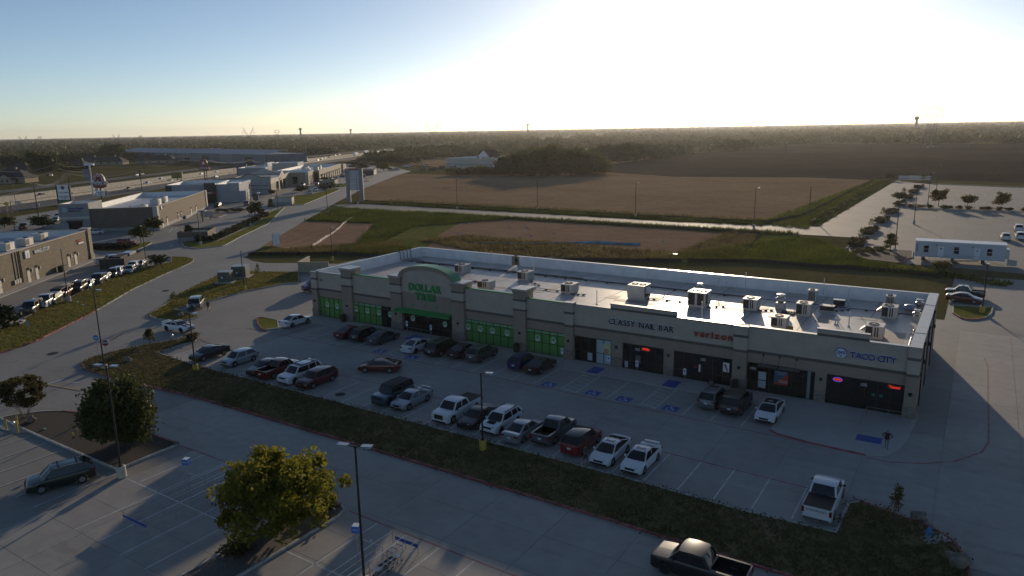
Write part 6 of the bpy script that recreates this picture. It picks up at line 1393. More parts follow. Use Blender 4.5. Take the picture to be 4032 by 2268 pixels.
# ---- houses and the long shed beyond the highway
ROOFS = mat_brick('brown_shingle', (.055,.047,.042), (.08,.068,.058), (.04,.035,.03), .9, .28, bump=.4, mort=.03)
HBRK = mat_brick('tan_house_brick', (.36,.28,.19), (.42,.33,.23), (.30,.24,.17), .5, .22, bump=.4, mort=.03)
def house(c, x, y, ang, L_, W_, h, rh, label, gable=None):
    w = P(c, x, y); t = thing('house', label, 'house', (w.x, w.y, 0), ang)
    MB().box(-L_/2, L_/2, -W_/2, W_/2, 0, h).build('wall', HBRK, t)
    e = .8; r = MB().add([(-L_/2-e,-W_/2-e,h-.1),(L_/2+e,-W_/2-e,h-.1),(L_/2+e,W_/2+e,h-.1),(-L_/2-e,W_/2+e,h-.1),(-L_/2+W_/2,0,h+rh),(L_/2-W_/2,0,h+rh)], [(0,1,5,4),(1,2,5),(2,3,4,5),(3,0,4),(0,3,2,1)]).build('roof', ROOFS, t)
    MB().box(L_*.2, L_*.2+1.0, -.6, .6, h+rh*.5, h+rh+1.2).build('chimney', HBRK, r)
    for k in range(4):
        q = -L_/2+L_*(.15+.23*k); wd = MB().box(q-.6, q+.6, -W_/2-.05, -W_/2-.001, .9, 2.3).build('window', GLASS, t); MB().box(q-.66, q+.66, -W_/2-.08, -W_/2-.051, .8, .9).build('sill', CREAM, wd)
    if gable is not None:
        g = gable; MB().box(g-4, g+4, -W_/2-5, -W_/2-.002, 0, h-.3).build('wing_wall', HBRK, t)
        MB().add([(g-4,-W_/2-5.02,h-.3),(g+4,-W_/2-5.02,h-.3),(g,-W_/2-5.02,h+2.4)], [(0,1,2)]).build('gable_wall', HBRK, t)
        MB().add([(g-4.6,-W_/2-5.5,h-.6),(g,-W_/2-5.5,h+2.7),(g,W_/4,h+2.7),(g-4.6,W_/4,h-.6),(g+4.6,-W_/2-5.5,h-.6),(g+4.6,W_/4,h-.6)], [(0,3,2,1),(1,2,5,4),(0,1,2,3),(4,5,2,1)]).build('gable_roof', ROOFS, t)
        for q in (g-1.6, g+1.6): MB().box(q-.4, q+.4, -W_/2-5.06, -W_/2-5.021, .9, 2.2).build('window', GLASS, t)
    return t
ha = math.radians(33)
house('A1', 200, 640, ha, 30, 13, 3.2, 5.0, 'tan brick house with gabled porch at the far left beyond the highway', 6)
house('A1', 560, 390, ha, 18, 12, 3.0, 4.5, 'dark roofed house with a pale chimney behind the brick house')
house('A1', 830, 350, ha+.3, 16, 10, 3.0, 4.0, 'dark roofed house left of the tall trees')
house('A1', 2010, 255, ha, 16, 11, 3.0, 4.2, 'dark roofed house half hidden by trees left of the tall pole sign')
house('A2', 60, 170, ha, 20, 12, 3.0, 4.6, 'brown roofed house behind the tall white pole sign')
house('A2', 500, 180, ha, 34, 12, 3.0, 4.8, 'long brown roofed house right of the tall white pole sign')
house('A2', 1750, 150, ha, 38, 13, 3.2, 4.8, 'long brown roofed house before the metal shed')
w0, w1 = P('Z1', 1530, 455), P('Z1', 2600, 505); sa = math.atan2(w1.y-w0.y, w1.x-w0.x)
sh = thing('metal_shed', 'very long grey corrugated metal shed beyond the houses', 'shed', (w0.x, w0.y, 0), sa); Lm = (w1-w0).length
SHED = mat('shed_metal', (.17, .19, .21), .5, .4, var=.1, scale=.2)
MB().box(0, Lm, 0, 40, 0, 8).build('wall', SHED, sh); MB().add([(0,-.5,7.9),(Lm,-.5,7.9),(Lm,20,12),(0,20,12),(0,40.5,7.9),(Lm,40.5,7.9)], [(0,1,2,3),(3,2,5,4)]).build('roof', SHED, sh)
for k in range(26): MB().box(Lm*k/26, Lm*k/26+.5, -.25, -.001, 0, 7.8).build('rib', mat('shed_rib', (.10,.11,.12), .5, .4), sh)
w0 = P('A3', 920, 520); s2 = thing('metal_shed', 'grey metal workshop with two dark doors behind the highway billboard', 'shed', (w0.x, w0.y, 0), sa)
MB().box(-60, 110, 0, 40, 0, 9).build('wall', SHED, s2); MB().add([(-60,-.5,8.9),(110,-.5,8.9),(110,20,12.5),(-60,20,12.5)], [(0,1,2,3)]).build('roof', SHED, s2)
for x in (-28, 70): MB().box(x, x+16, -.2, -.001, 0, 6.5).build('bay_door', DKPANEL, s2)
MB().box(15, 45, -.25, -.001, 0, 9).build('pale_panel', GREYM, s2)
# ================================================================== trees, shrubs, grass
rng = np.random.default_rng(5)
LEAF_D = mat_leaf('dark_green_leaves', (0.035, 0.050, 0.014), (0.095, 0.100, 0.028), 0.30)
LEAF_Y = mat_leaf('yellow_green_leaves', (0.18, 0.175, 0.02), (0.34, 0.28, 0.04), 0.5)
LEAF_B = mat_leaf('bronze_leaves', (0.055, 0.052, 0.018), (0.14, 0.10, 0.035), 0.35)
LEAF_O = mat_leaf('olive_leaves', (0.050, 0.060, 0.014), (0.16, 0.14, 0.03), 0.35, 0.35)
LEAF_S = mat_leaf('shrub_leaves', (0.018, 0.026, 0.010), (0.055, 0.058, 0.022), 0.25, 2.0)
LEAF_A = mat_leaf('autumn_leaves', (0.08, 0.060, 0.012), (0.20, 0.13, 0.03), 0.4)
LEAF_W = mat_leaf('woodland_leaves', (0.040, 0.046, 0.014), (0.13, 0.115, 0.035), 0.25, 0.02)
BARK = mat('bark', (0.095, 0.075, 0.058), 0.95, var=0.4, scale=6, bump=0.6, bscale=12)
BARKP = mat('pale_bark', (0.28, 0.23, 0.18), 0.9, var=0.25, scale=5)
def quads_mesh(name, C, size, flat=0.0):
    """many leaf-sized faces: centres C (n,3), edge size (n,)"""
    n = len(C)
    u = rng.normal(size=(n, 3)); u /= np.linalg.norm(u, axis=1)[:, None]
    w = rng.normal(size=(n, 3)); w[:, 2] *= (1-flat); v = np.cross(u, w); v /= np.linalg.norm(v, axis=1)[:, None]+1e-9
    s = size[:, None]
    V = np.stack([C-u*s*.5-v*s*.32, C+u*s*.5-v*s*.18, C+u*s*.55+v*s*.25, C-u*s*.40+v*s*.34], axis=1).reshape(-1, 3)
    me = bpy.data.meshes.new(name); me.vertices.add(4*n); me.vertices.foreach_set('co', V.ravel().astype(np.float32))
    me.loops.add(4*n); me.loops.foreach_set('vertex_index', np.arange(4*n, dtype=np.int32))
    me.polygons.add(n); me.polygons.foreach_set('loop_start', np.arange(0, 4*n, 4, dtype=np.int32)); me.polygons.foreach_set('loop_total', np.full(n, 4, dtype=np.int32))
    me.update(calc_edges=True); return me
def crown_points(n, nclump, rx, ry, rz, cz, shape='round', clump=0.30, inner=0.25):
    """leaf positions gathered in clumps over an uneven crown volume"""
    d = rng.normal(size=(nclump, 3)); d /= np.linalg.norm(d, axis=1)[:, None]
    if shape == 'cone':
        t = rng.random(nclump)**.75; a = rng.random(nclump)*2*np.pi; rr = (1-t*.85)*(.55+.45*rng.random(nclump))
        c = np.stack([rx*rr*np.cos(a), ry*rr*np.sin(a), cz-rz+2*rz*t], axis=1)
    elif shape == 'vase':
        t = rng.random(nclump)**.6; a = rng.random(nclump)*2*np.pi; rr = (.35+.65*np.sqrt(t))*np.sqrt(np.clip(1.06-t**4, .05, 1))*(.5+.5*rng.random(nclump))
        c = np.stack([rx*rr*np.cos(a), ry*rr*np.sin(a), cz-rz+2*rz*t], axis=1)
    else:
        r = inner+(1-inner)*rng.random(nclump)**.45
        bump = 1+.20*np.sin(3*d[:, 0]*2.1+d[:, 2]*4)+.13*rng.normal(size=nclump)
        c = d*(r*bump)[:, None]*np.array([rx, ry, rz])+np.array([0, 0, cz])
        lo = c[:, 2] < cz-rz*.75; c[lo, 2] += rz*.3
    k = rng.integers(0, nclump, n); g = rng.normal(size=(n, 3)); g /= np.maximum(1, np.linalg.norm(g, axis=1)/1.7)[:, None]
    sc_ = clump*(.6+.8*rng.random(nclump))
    return c[k]+g*(sc_[k])[:, None]*np.array([1, 1, .75])*min(rx, rz)
def trunk_mesh(h, r, crown_h, spread, n=7, stems=1, seed=0):
    rd = random.Random(seed); m = MB()
    for s_ in range(stems):
        a = 6.283*s_/max(1, stems)+rd.random(); bx_, by_ = (.0, .0) if stems == 1 else (.12*math.cos(a), .12*math.sin(a))
        tx, ty = (rd.uniform(-.1, .1), rd.uniform(-.1, .1)) if stems == 1 else (spread*.45*math.cos(a), spread*.45*math.sin(a))
        p0, p1 = Vector((bx_, by_, 0)), Vector((tx, ty, h)); rr = r if stems == 1 else r*.55
        m.tube(p0, p0.lerp(p1, .5)+Vector((rd.uniform(-.08, .08), rd.uniform(-.08, .08), 0)), rr, rr*.75, 8); mid = Vector(m.v[-1]); m.tube(p0.lerp(p1, .48), p1, rr*.76, rr*.55, 8)
        for k in range(n):
            q = 6.283*k/n+rd.random(); e = Vector((tx+spread*.75*math.cos(q)*rd.uniform(.5, 1), ty+spread*.75*math.sin(q)*rd.uniform(.5, 1), h+crown_h*rd.uniform(.25, .75)))
            st = p0.lerp(p1, rd.uniform(.7, 1)); mid = st.lerp(e, .5)+Vector((0, 0, -.08*crown_h))
            m.tube(st, mid, rr*.42, rr*.28, 5, False); m.tube(mid, e, rr*.28, rr*.08, 5, False)
    return m.mesh('trunk', 40)
# three big trees of the foreground lot: each with its own crown
def big_tree(label, x, y, h, rx, ry, base, leafm, n, ncl, leaf, shape, clump, barkm=BARK, stems=1, name='tree', tr=.2, z0=.1):
    t = thing(name, label, 'tree', (x, y, z0))
    rz = (h-base)/2
    link('crown', quads_mesh('crown', crown_points(n, ncl, rx, ry, rz, base+rz, shape, clump), leaf*(.6+.8*rng.random(n))), leafm, t)
    link('trunk', trunk_mesh(base+rz*.35, tr, rz*1.4, rx*.8, 8, stems, int(abs(x)*10)), barkm, t)
    return t
big_tree('big dark green tree on the mulch bed behind the tall lamp post', -61.6, 31.5, 6.0, 2.6, 2.6, .35, LEAF_D, 15000, 170, .24, 'round', .20, name='cedar_elm_tree', tr=.22)
big_tree('round yellow green tree on the rock bed in the foreground', -38.6, 29.4, 5.3, 3.5, 3.5, .5, LEAF_Y, 17000, 190, .23, 'round', .17, name='elm_tree', tr=.2)
big_tree('multi stemmed bronze crape myrtle on the mulch bed at the left edge', -76.7, 30.3, 3.9, 2.5, 2.5, 1.1, LEAF_B, 8000, 120, .15, 'vase', .14, BARKP, 5, 'crape_myrtle', .09)
# shared smaller crowns
UNIT = {k: [quads_mesh('crown', crown_points(n, nc, 1, 1, 1, 0, sh_, cl), lf*(.6+.8*rng.random(n))) for _ in range(3)] for k, (n, nc, lf, sh_, cl) in
        dict(round=(1500, 46, .22, 'round', .27), cone=(900, 40, .20, 'cone', .22), sparse=(420, 34, .15, 'cone', .22), shrub=(420, 22, .30, 'round', .30), wide=(1700, 60, .20, 'round', .24)).items()}
UTR = [trunk_mesh(1.0, .06, .9, .6, 6, 1, s_) for s_ in range(3)]
UTRS = [trunk_mesh(1.0, .03, .9, .5, 5, 1, s_+9) for s_ in range(3)]
tcount = 0
def tree(w, h, rx, base, leafm, label, shape='round', group=None, name='tree', bark=BARK, ry=None, z0=0.0):
    global tcount; tcount += 1
    t = thing(name, label, 'tree', (w[0], w[1], z0), 0, group); rz = (h-base)/2
    c = link('crown', UNIT[shape][tcount % 3], leafm, t, (0, 0, base+rz)); c.scale = (rx, ry or rx, rz); c.rotation_euler = (0, 0, tcount*1.7)
    k = link('trunk', (UTRS if shape == 'sparse' else UTR)[tcount % 3], bark, t); k.scale = (max(.8, rx*.9), max(.8, rx*.9), base+rz*.3); return t
def shrub(w, r, h, label, group=None, leafm=LEAF_S, name='shrub', z0=.1):
    global tcount; tcount += 1
    t = thing(name, label, 'shrub', (w[0], w[1], z0), tcount*1.1, group)
    c = link('foliage', UNIT['shrub'][tcount % 3], leafm, t, (0, 0, h*.52)); c.scale = (r, r, h*.52)
    k = link('stem', UTRS[tcount % 3], BARK, t); k.scale = (.5, .5, h*.35); return t
def tp(c, x, y, xt, yt):
    w = P(c, x, y); return w, height_at(c, xt, yt, w)
for (c, x, y, xt, yt, rx, sh_, lm, lab) in (
  ('X2',1520,155,1500,0,.85,'cone',LEAF_O,'small staked tree on the grass tip near the white muscle coupe'),
  ('B4',575,605,560,170,.95,'sparse',LEAF_O,'thin young tree on the corner grass left of the grey minivan'),
  ('Z7',785,880,775,690,.7,'sparse',LEAF_O,'thin sapling on the corner grass right of the utility cabinets'),
  ('Y6',1260,870,1280,395,.7,'sparse',LEAF_B,'thin sapling on the right end of the median'),
  ('Z6',1590,305,1610,110,1.9,'round',LEAF_D,'round tree left of two by the clinic drive through'),
  ('Z6',1735,190,1720,15,2.0,'round',LEAF_D,'round tree right of two at the clinic corner'),
  ('A6',1010,1245,1010,975,1.6,'cone',LEAF_D,'conical magnolia beside the brick trash enclosure'),
  ('A6',2345,805,2330,510,2.1,'round',LEAF_D,'round tree over the dark pickup by the hedge'),
  ('Z2',1185,1130,1180,985,1.3,'cone',LEAF_D,'small dark tree by the cream trash enclosure'),
  ('Z2',1190,935,1190,855,1.3,'round',LEAF_D,'small tree at the front corner of the car wash'),
  ('A4',1190,1260,1190,1110,2.6,'round',LEAF_D,'bushy tree between the car wash and the parked white pickups'),
  ('A4',1800,1010,1800,880,2.2,'round',LEAF_O,'bushy tree before the tan shop row'),
  ('A5',1350,1110,1350,900,4.6,'round',LEAF_O,'round orchard like tree in the far lot beyond the pylon sign'),
  ('A5',820,1100,830,900,3.6,'round',LEAF_B,'brownish tree behind the right post of the pylon sign'),
  ('A5',570,1050,550,970,2.4,'round',LEAF_O,'small tree behind the top of the pylon sign'),
  ('A5',2240,975,2245,800,2.9,'cone',LEAF_D,'dark pointed cedar on the far meadow'),
  ('Z1',550,1345,540,1200,2.6,'round',LEAF_D,'big dark bush like tree beyond the brick restaurant roof'),
  ('Z1',60,1340,70,1190,2.6,'round',LEAF_O,'olive bush like tree at the left picture edge'),
  ('Y3',1440,975,1440,790,1.2,'round',LEAF_O,'young round tree before the white trailer ramp'),
  ('Y3',720,665,730,430,1.6,'cone',LEAF_O,'young conifer on the trailer bed left of the lamp post'),
  ('Y3',310,545,330,350,.9,'sparse',LEAF_O,'thin tree on the front island of the new lot'),
  ('Y3',255,870,250,740,.5,'sparse',LEAF_B,'bare sapling on the weedy verge behind the fence'),
  ('Z5',985,1300,990,1195,1.0,'sparse',LEAF_O,'thin tree on the third island of the new lot'),
  ('Z5',855,1425,855,1320,.9,'sparse',LEAF_O,'thin tree on the second island of the new lot'),
  ('Z5',1165,1135,1160,1010,1.9,'round',LEAF_D,'grey green tree at the divider of the new lot'),
  ('Z5',1215,1100,1215,975,1.3,'sparse',LEAF_D,'thin grey tree behind the divider of the new lot'),
  ('Z5',1610,1175,1620,985,2.0,'round',LEAF_A,'yellow autumn tree, left of three in the new lot'),
  ('Z5',1935,1195,1950,1040,1.8,'round',LEAF_A,'yellow autumn tree, middle of three in the new lot'),
  ('Z5',2312,1215,2320,1035,1.8,'round',LEAF_A,'yellow autumn tree, right of three in the new lot'),
  ('Z5',1060,885,1050,810,2.0,'round',LEAF_O,'bushy tree left of the white road barricades'),
  ('Z5',1440,900,1440,815,1.5,'sparse',LEAF_O,'thin tree right of the white road barricades'),
  ('Z5',2290,900,2290,820,1.5,'sparse',LEAF_B,'bare thin tree at the far edge of the new lot')):
    w, h = tp(c, x, y, xt, yt); h = max(1.6, h)
    tree((w.x, w.y), h, rx, h*(.18 if sh_ == 'round' and rx > 2.4 else .32), lm, lab, sh_, bark=BARK)
# tree clump beside the supply store, and belts behind the fields: each tree its own
def clump(c, pts, hm, rx, lm, label, group, var=.2, shape='wide'):
    for i, (x, y, yt) in enumerate(pts):
        w = P(c, x, y); h = height_at(c, x, yt, w)
        tree((w.x, w.y), max(3, h), rx*(1+var*math.sin(i*2.3)), h*.06, lm, label, shape, group)
clump('Z3', [(1030,645,575),(1120,640,570),(1230,645,555),(1340,640,560),(1440,640,565)], 5, 6, LEAF_O, 'low yellow green thicket tree left of the tall clump at the field edge', 'thicket at the field edge')
clump('Z3', [(1560,640,440),(1640,640,420),(1740,640,430),(1840,635,370),(1900,640,355),(1980,640,385),(2060,635,370),(2140,635,400),(2250,635,380),(2330,630,400),(2430,620,430),(2460,625,470),(1600,645,500),(1700,650,520),(1800,650,500),(1950,650,520),(2180,645,500),(2300,640,520)], 14, 7.5, LEAF_O, 'tall bushy tree in the clump at the edge of the tan field', 'tree clump in the middle distance')
clump('Z4', [(60,700,560),(140,700,520),(230,695,490),(320,690,480),(410,685,480),(500,675,500),(590,670,485),(680,665,490),(760,655,500),(850,640,495),(930,630,480),(1010,615,480),(1050,605,520)], 14, 9, LEAF_D, 'dark tree in the long belt left of the ploughed field', 'tree belt beside the ploughed field')
clump('Z4', [(1545,545,450),(1610,545,435),(1680,545,430),(1750,545,440),(1810,540,440)], 12, 11, LEAF_D, 'dark tree in the small grove standing in the ploughed field', 'grove at the ploughed field')
clump('Z3', [(150,500,450),(200,515,445),(250,520,440),(310,520,435),(370,525,440),(430,525,450),(480,525,455),(530,525,470),(60,520,480),(20,540,500)], 9, 7, LEAF_D, 'dark green tree in the belt between far lot and highway', 'tree belt by the highway')
clump('Z3', [(490,430,360),(560,425,355),(620,420,350),(690,425,350),(760,425,345),(850,425,340),(930,425,350),(1000,425,360),(1080,425,365),(1150,420,370),(1190,420,375)], 9, 11, LEAF_D, 'dark tree in the belt behind the supply store', 'tree belt behind the supply store')
clump('Z1', [(480,620,400),(560,640,395),(640,640,410),(690,620,500),(770,610,520),(840,600,545),(930,590,540),(1075,605,540)], 12, 8, LEAF_D, 'tall dark tree in the group beyond the highway', 'tree group beyond the highway')
clump('Z1', [(1380,460,300),(1440,470,280),(820,500,400),(900,500,410),(960,490,420),(1090,480,390),(1180,480,400),(1300,490,425),(1560,500,450),(100,560,430),(200,560,430),(300,560,440),(400,560,430)], 14, 10, LEAF_D, 'large dark tree behind the houses across the highway', 'trees behind the houses')
clump('Z2', [(230,480,430),(290,490,435),(500,430,340),(1570,400,330),(1640,410,330),(1720,410,330),(1800,410,325),(1880,405,335),(1940,400,350),(1330,415,370),(1240,420,360),(1050,430,380)], 10, 11, LEAF_D, 'dark tree between the highway and the metal shed', 'trees along the far highway side')
# round shrubs by the trash enclosure and hedge along the street
for i, (x, y) in enumerate(((1205,1300),(1355,1300),(1470,1300),(1535,1275),(1600,1235),(1660,1210))):
    w = P('A6', x, y); shrub((w.x, w.y), 1.0, 1.5, ['clipped round shrub'+s_ for s_ in (' left of the trash enclosure lamp',' in front of the enclosure corner',' first right of the enclosure',' second right of the enclosure',' third right of the enclosure',' fourth, at the start of the hedge')][i])
a, b = P('A6', 1720, 1190), P('A6', 2560, 770)
for i in range(26):
    w = a.lerp(b, i/25); shrub((w.x, w.y), 1.15, 1.35, 'hedge shrub in the long row along the street', 'hedge shrubs along the street', name='hedge_shrub')
for i, x in enumerate((1080,1140,1200,1270,1330,1390,1450)):
    w = P('Z6', x, 372+3*math.sin(i)); shrub((w.x, w.y), 1.9, 1.2, 'low shrub in the row before the clinic parking', 'low shrubs before the clinic parking', name='hedge_shrub')
for i, (x, y) in enumerate(((1590,690),(1680,685),(1760,700),(1880,680),(1950,690),(2010,675),(2060,685))):
    w = P('A6', x, y); shrub((w.x, w.y), .9, 1.0, 'small dark shrub on the drive through kerb', 'shrubs on the drive through kerb')
w = P('Z6', 1780, 560); shrub((w.x, w.y), 1.7, 2.4, 'bushy shrub before the dark trash enclosure'); w = P('B2', 60, 1000); shrub((w.x, w.y), 2.2, 3.2, 'dark shrub at the left edge by the concrete pad')
w = P('X4', 345, 1240); shrub((w.x, w.y), .75, .9, 'low round brown green shrub on the rock bed', leafm=LEAF_B); w = P('X4', 1240, 780); shrub((w.x, w.y), .8, .7, 'spreading shrub at the tip of the rock bed')
w = P('B4', 890, 1150); shrub((w.x, w.y), .9, .9, 'brown clump by the boulder on the median tip', leafm=LEAF_B)
w = P('A4', 1880, 1180); shrub((w.x, w.y), 4.5, 2.6, 'wide dark bush on the grass before the tan enclosure')
for i, y0 in enumerate((172,193.5,216.8,240.5,266,291,316,341)):
    for k in range(7):
        shrub((-23.0+.7*(-1)**k, y0+2+k*1.7), .95, 1.0, 'rounded brown green shrub on a planted island of the new lot', 'shrubs on the new lot islands', LEAF_B if k % 3 else LEAF_S)
for k in range(20):
    shrub((-19+k*2.6+(k % 4 == 3)*1.2, 264.6+k*.1), 1.0, 1.1, 'rounded shrub on the divider strip of the new lot', 'shrubs on the divider strip', LEAF_B)
for k in range(8):
    w = P('Y3', 220+k*65, 700-8*k+14*(-1)**k); shrub((w.x, w.y), .7, .8, 'weedy plant on the bare trailer bed', 'plants on the trailer bed', LEAF_O)
for k in range(16): shrub((-38.8, 214+k*11), 1.4, 1.1, 'yellow green shrub in the row along the new lane', 'shrubs along the new lane', LEAF_O)

# ---- tall weeds on the open ground: nobody could count them
def pts_in(poly, n):
    P_ = np.array(poly); lo, hi = P_.min(0), P_.max(0); out = []
    while len(out) < n:
        q = lo+(hi-lo)*rng.random((n*2, 2)); c = np.zeros(len(q), bool); j = len(P_)-1
        for i in range(len(P_)):
            xi, yi = P_[i]; xj, yj = P_[j]
            c ^= ((yi > q[:, 1]) != (yj > q[:, 1])) & (q[:, 0] < (xj-xi)*(q[:, 1]-yi)/(yj-yi+1e-12)+xi); j = i
        out += list(q[c])
    return np.array(out[:n])
def weeds(name, label, XY, hmin, hmax, leafm, per=4):
    n = len(XY); XY = np.repeat(XY, per, axis=0)+rng.normal(size=(n*per, 2))*.22; m = n*per
    h = hmin+(hmax-hmin)*rng.random(m)**1.5; a = rng.random(m)*6.283; w = .05+.09*rng.random(m); lean = rng.normal(size=(m, 2))*.28*h[:, None]
    b0 = np.stack([XY[:, 0]-w*np.cos(a), XY[:, 1]-w*np.sin(a), np.full(m, -.09)], 1); b1 = np.stack([XY[:, 0]+w*np.cos(a), XY[:, 1]+w*np.sin(a), np.full(m, -.09)], 1)
    t = np.stack([XY[:, 0]+lean[:, 0], XY[:, 1]+lean[:, 1], h], 1)
    V = np.stack([b0, b1, t], 1).reshape(-1, 3)
    me = bpy.data.meshes.new(name); me.vertices.add(3*m); me.vertices.foreach_set('co', V.ravel().astype(np.float32)); me.loops.add(3*m); me.loops.foreach_set('vertex_index', np.arange(3*m, dtype=np.int32))
    me.polygons.add(m); me.polygons.foreach_set('loop_start', np.arange(0, 3*m, 3, dtype=np.int32)); me.polygons.foreach_set('loop_total', np.full(m, 3, dtype=np.int32)); me.update(calc_edges=True)
    return tag(link(name, me, leafm), label, 'grass', kind='stuff')
WG = mat_leaf('green_weeds', (0.045, 0.065, 0.010), (0.15, 0.165, 0.025), 0.45, 0.12)
WD = mat_leaf('dry_weeds', (0.10, 0.080, 0.030), (0.24, 0.19, 0.085), 0.45, 0.12)
gz = np.concatenate([pts_in([(-196,188.5),(-150,188.5),(-120,186),(-137,160),(-122,128),(-112,130),(-104,118),(-124,114),(-128,127),(-152,160),(-178,156)], 7500), pts_in([(-160,184),(-38,188),(-38,191.5),(-160,189.5)], 2600), pts_in([(-206,204),(-50,202),(-50,208),(-206,209)], 3200)])
weeds('tall_green_weeds', 'tall green weeds along the field road and around the bare soil', gz, .3, 1.1, WG)
gr_ = np.concatenate([pts_in([(-58,139),(-37,147),(-16,149.5),(-18,157),(-26,172),(-33,184),(-40,180)], 4200), pts_in([(-52,206),(-38,200),(-37,388),(-45,388)], 4500), pts_in([(-36,148),(-4,147),(4,142),(6,146),(-12,154),(-22,160)], 1500)])
weeds('bright_green_weeds', 'bright weedy grass patch and verge left of the new lot', gr_, .25, .9, WG)
dz = np.concatenate([pts_in([(-139,104),(-121,114),(-110,121),(-120,136),(-136,118)], 2200), pts_in([(-118,140),(-90,129),(-50,141),(-50,150),(-112,152)], 3000), pts_in([(-200,209),(-44,208),(-44,216),(-200,220)], 2500), pts_in([(-55,150),(-42,150),(-46,184),(-54,184)], 900)])
weeds('dry_weeds', 'dry straw coloured weeds fringing the fields', dz, .25, .9, WD)
short = pts_in([(x, y) for x, y in med], 9000)
def turf(name, label, XY, h, leafm, z):
    o = weeds(name, label, XY, h*.4, h, leafm, 3); o.location = (0, 0, z+.08); return o
turf('median_turf', 'short patchy grass blades on the long median', short, .09, mat_leaf('turf_blades', (0.10, 0.09, 0.035), (0.22, 0.175, 0.09), .3, .25), .1)
turf('street_turf', 'short sunlit grass blades on the street side lawns', np.concatenate([pts_in(wgrass, 7000), pts_in(ccw(gmid), 4000)]), .10, mat_leaf('turf_blades_green', (0.12, 0.125, 0.025), (0.28, 0.225, 0.07), .35, .25), .1)
# ---- the far wood: one mass to the horizon
def far_wood():
    N_ = 15000
    r = 430*np.exp(rng.random(N_)*math.log(9000/430)); ca = math.atan2(CF.y, CF.x); a = ca+(rng.random(N_)-.5)*math.radians(84)
    x, y = r*np.cos(a), r*np.sin(a)
    def inside(poly):
        P_ = np.array(poly); c = np.zeros(N_, bool); j = len(P_)-1
        for i in range(len(P_)):
            xi, yi = P_[i]; xj, yj = P_[j]; c ^= ((yi > y) != (yj > y)) & (x < (xj-xi)*(y-yi)/(yj-yi+1e-12)+xi); j = i
        return c
    bad = inside([(-200,414),(-74,380),(300,340),(900,420),(1150,1010),(33,1030),(-234,1120),(-205,1060),(-240,872),(-255,684),(-240,485)]) | inside([(-470,520),(-380,460),(-262,360),(-225,486),(-240,684),(-300,745),(-360,700),(-420,600)])
    bad |= inside([(-60,5),(200,5),(200,400),(-210,420),(-300,500),(-420,470),(-560,520),(-560,400)])
    al = (x-HP.x)*HD.x+(y-HP.y)*HD.y; bend = np.maximum(0, al-430); off = np.where(bend < 900, bend*bend*.00016, 900*900*.00016+(bend-900)*.288)
    pe = (x-.9*off-HP.x)*HN.x+(y-.25*off-HP.y)*HN.y
    bad |= (pe > -40) & (pe < 85) & (al < 3200)
    bad |= (pe > 60) & (pe < 230) & (al < 420) | (pe > 60) & (pe < 330) & (al > 250) & (al < 560)
    bad |= (pe < 0) & (al < 360)
    # glades
    gl = np.array([noise.noise(Vector((xx*.004, yy*.004, 0)))+.5*noise.noise(Vector((xx*.011, yy*.011, 3))) for xx, yy in zip(x, y)])
    bad |= gl > .30
    x, y, r = x[~bad], y[~bad], r[~bad]; n = len(x)
    wid = 4.2*np.clip((r/700)**.75, .9, 9)*(.7+.6*rng.random(n)); hei = (5.5+5.5*rng.random(n)**1.3)*np.clip((r/1500)**.25, .9, 1.45)
    q = np.where(r < 1100, 80, np.where(r < 2500, 46, 26)); idx = np.repeat(np.arange(n), q); m = len(idx)
    d = rng.normal(size=(m, 3)); d /= np.linalg.norm(d, axis=1)[:, None]; d[:, 2] = np.abs(d[:, 2])**.8; rad = .55+.45*rng.random(m)
    C = np.stack([x[idx]+d[:, 0]*wid[idx]*rad, y[idx]+d[:, 1]*wid[idx]*rad, hei[idx]*(.08+.92*d[:, 2]*rad)], 1)
    s_ = (1.5+1.6*rng.random(m))*np.clip(r[idx]/900, .8, 4.5)
    o = link('far_woodland', quads_mesh('far_woodland', C, s_, .35), LEAF_W); return tag(o, 'dark low woodland reaching to the horizon', 'woodland', kind='stuff')
far_wood()
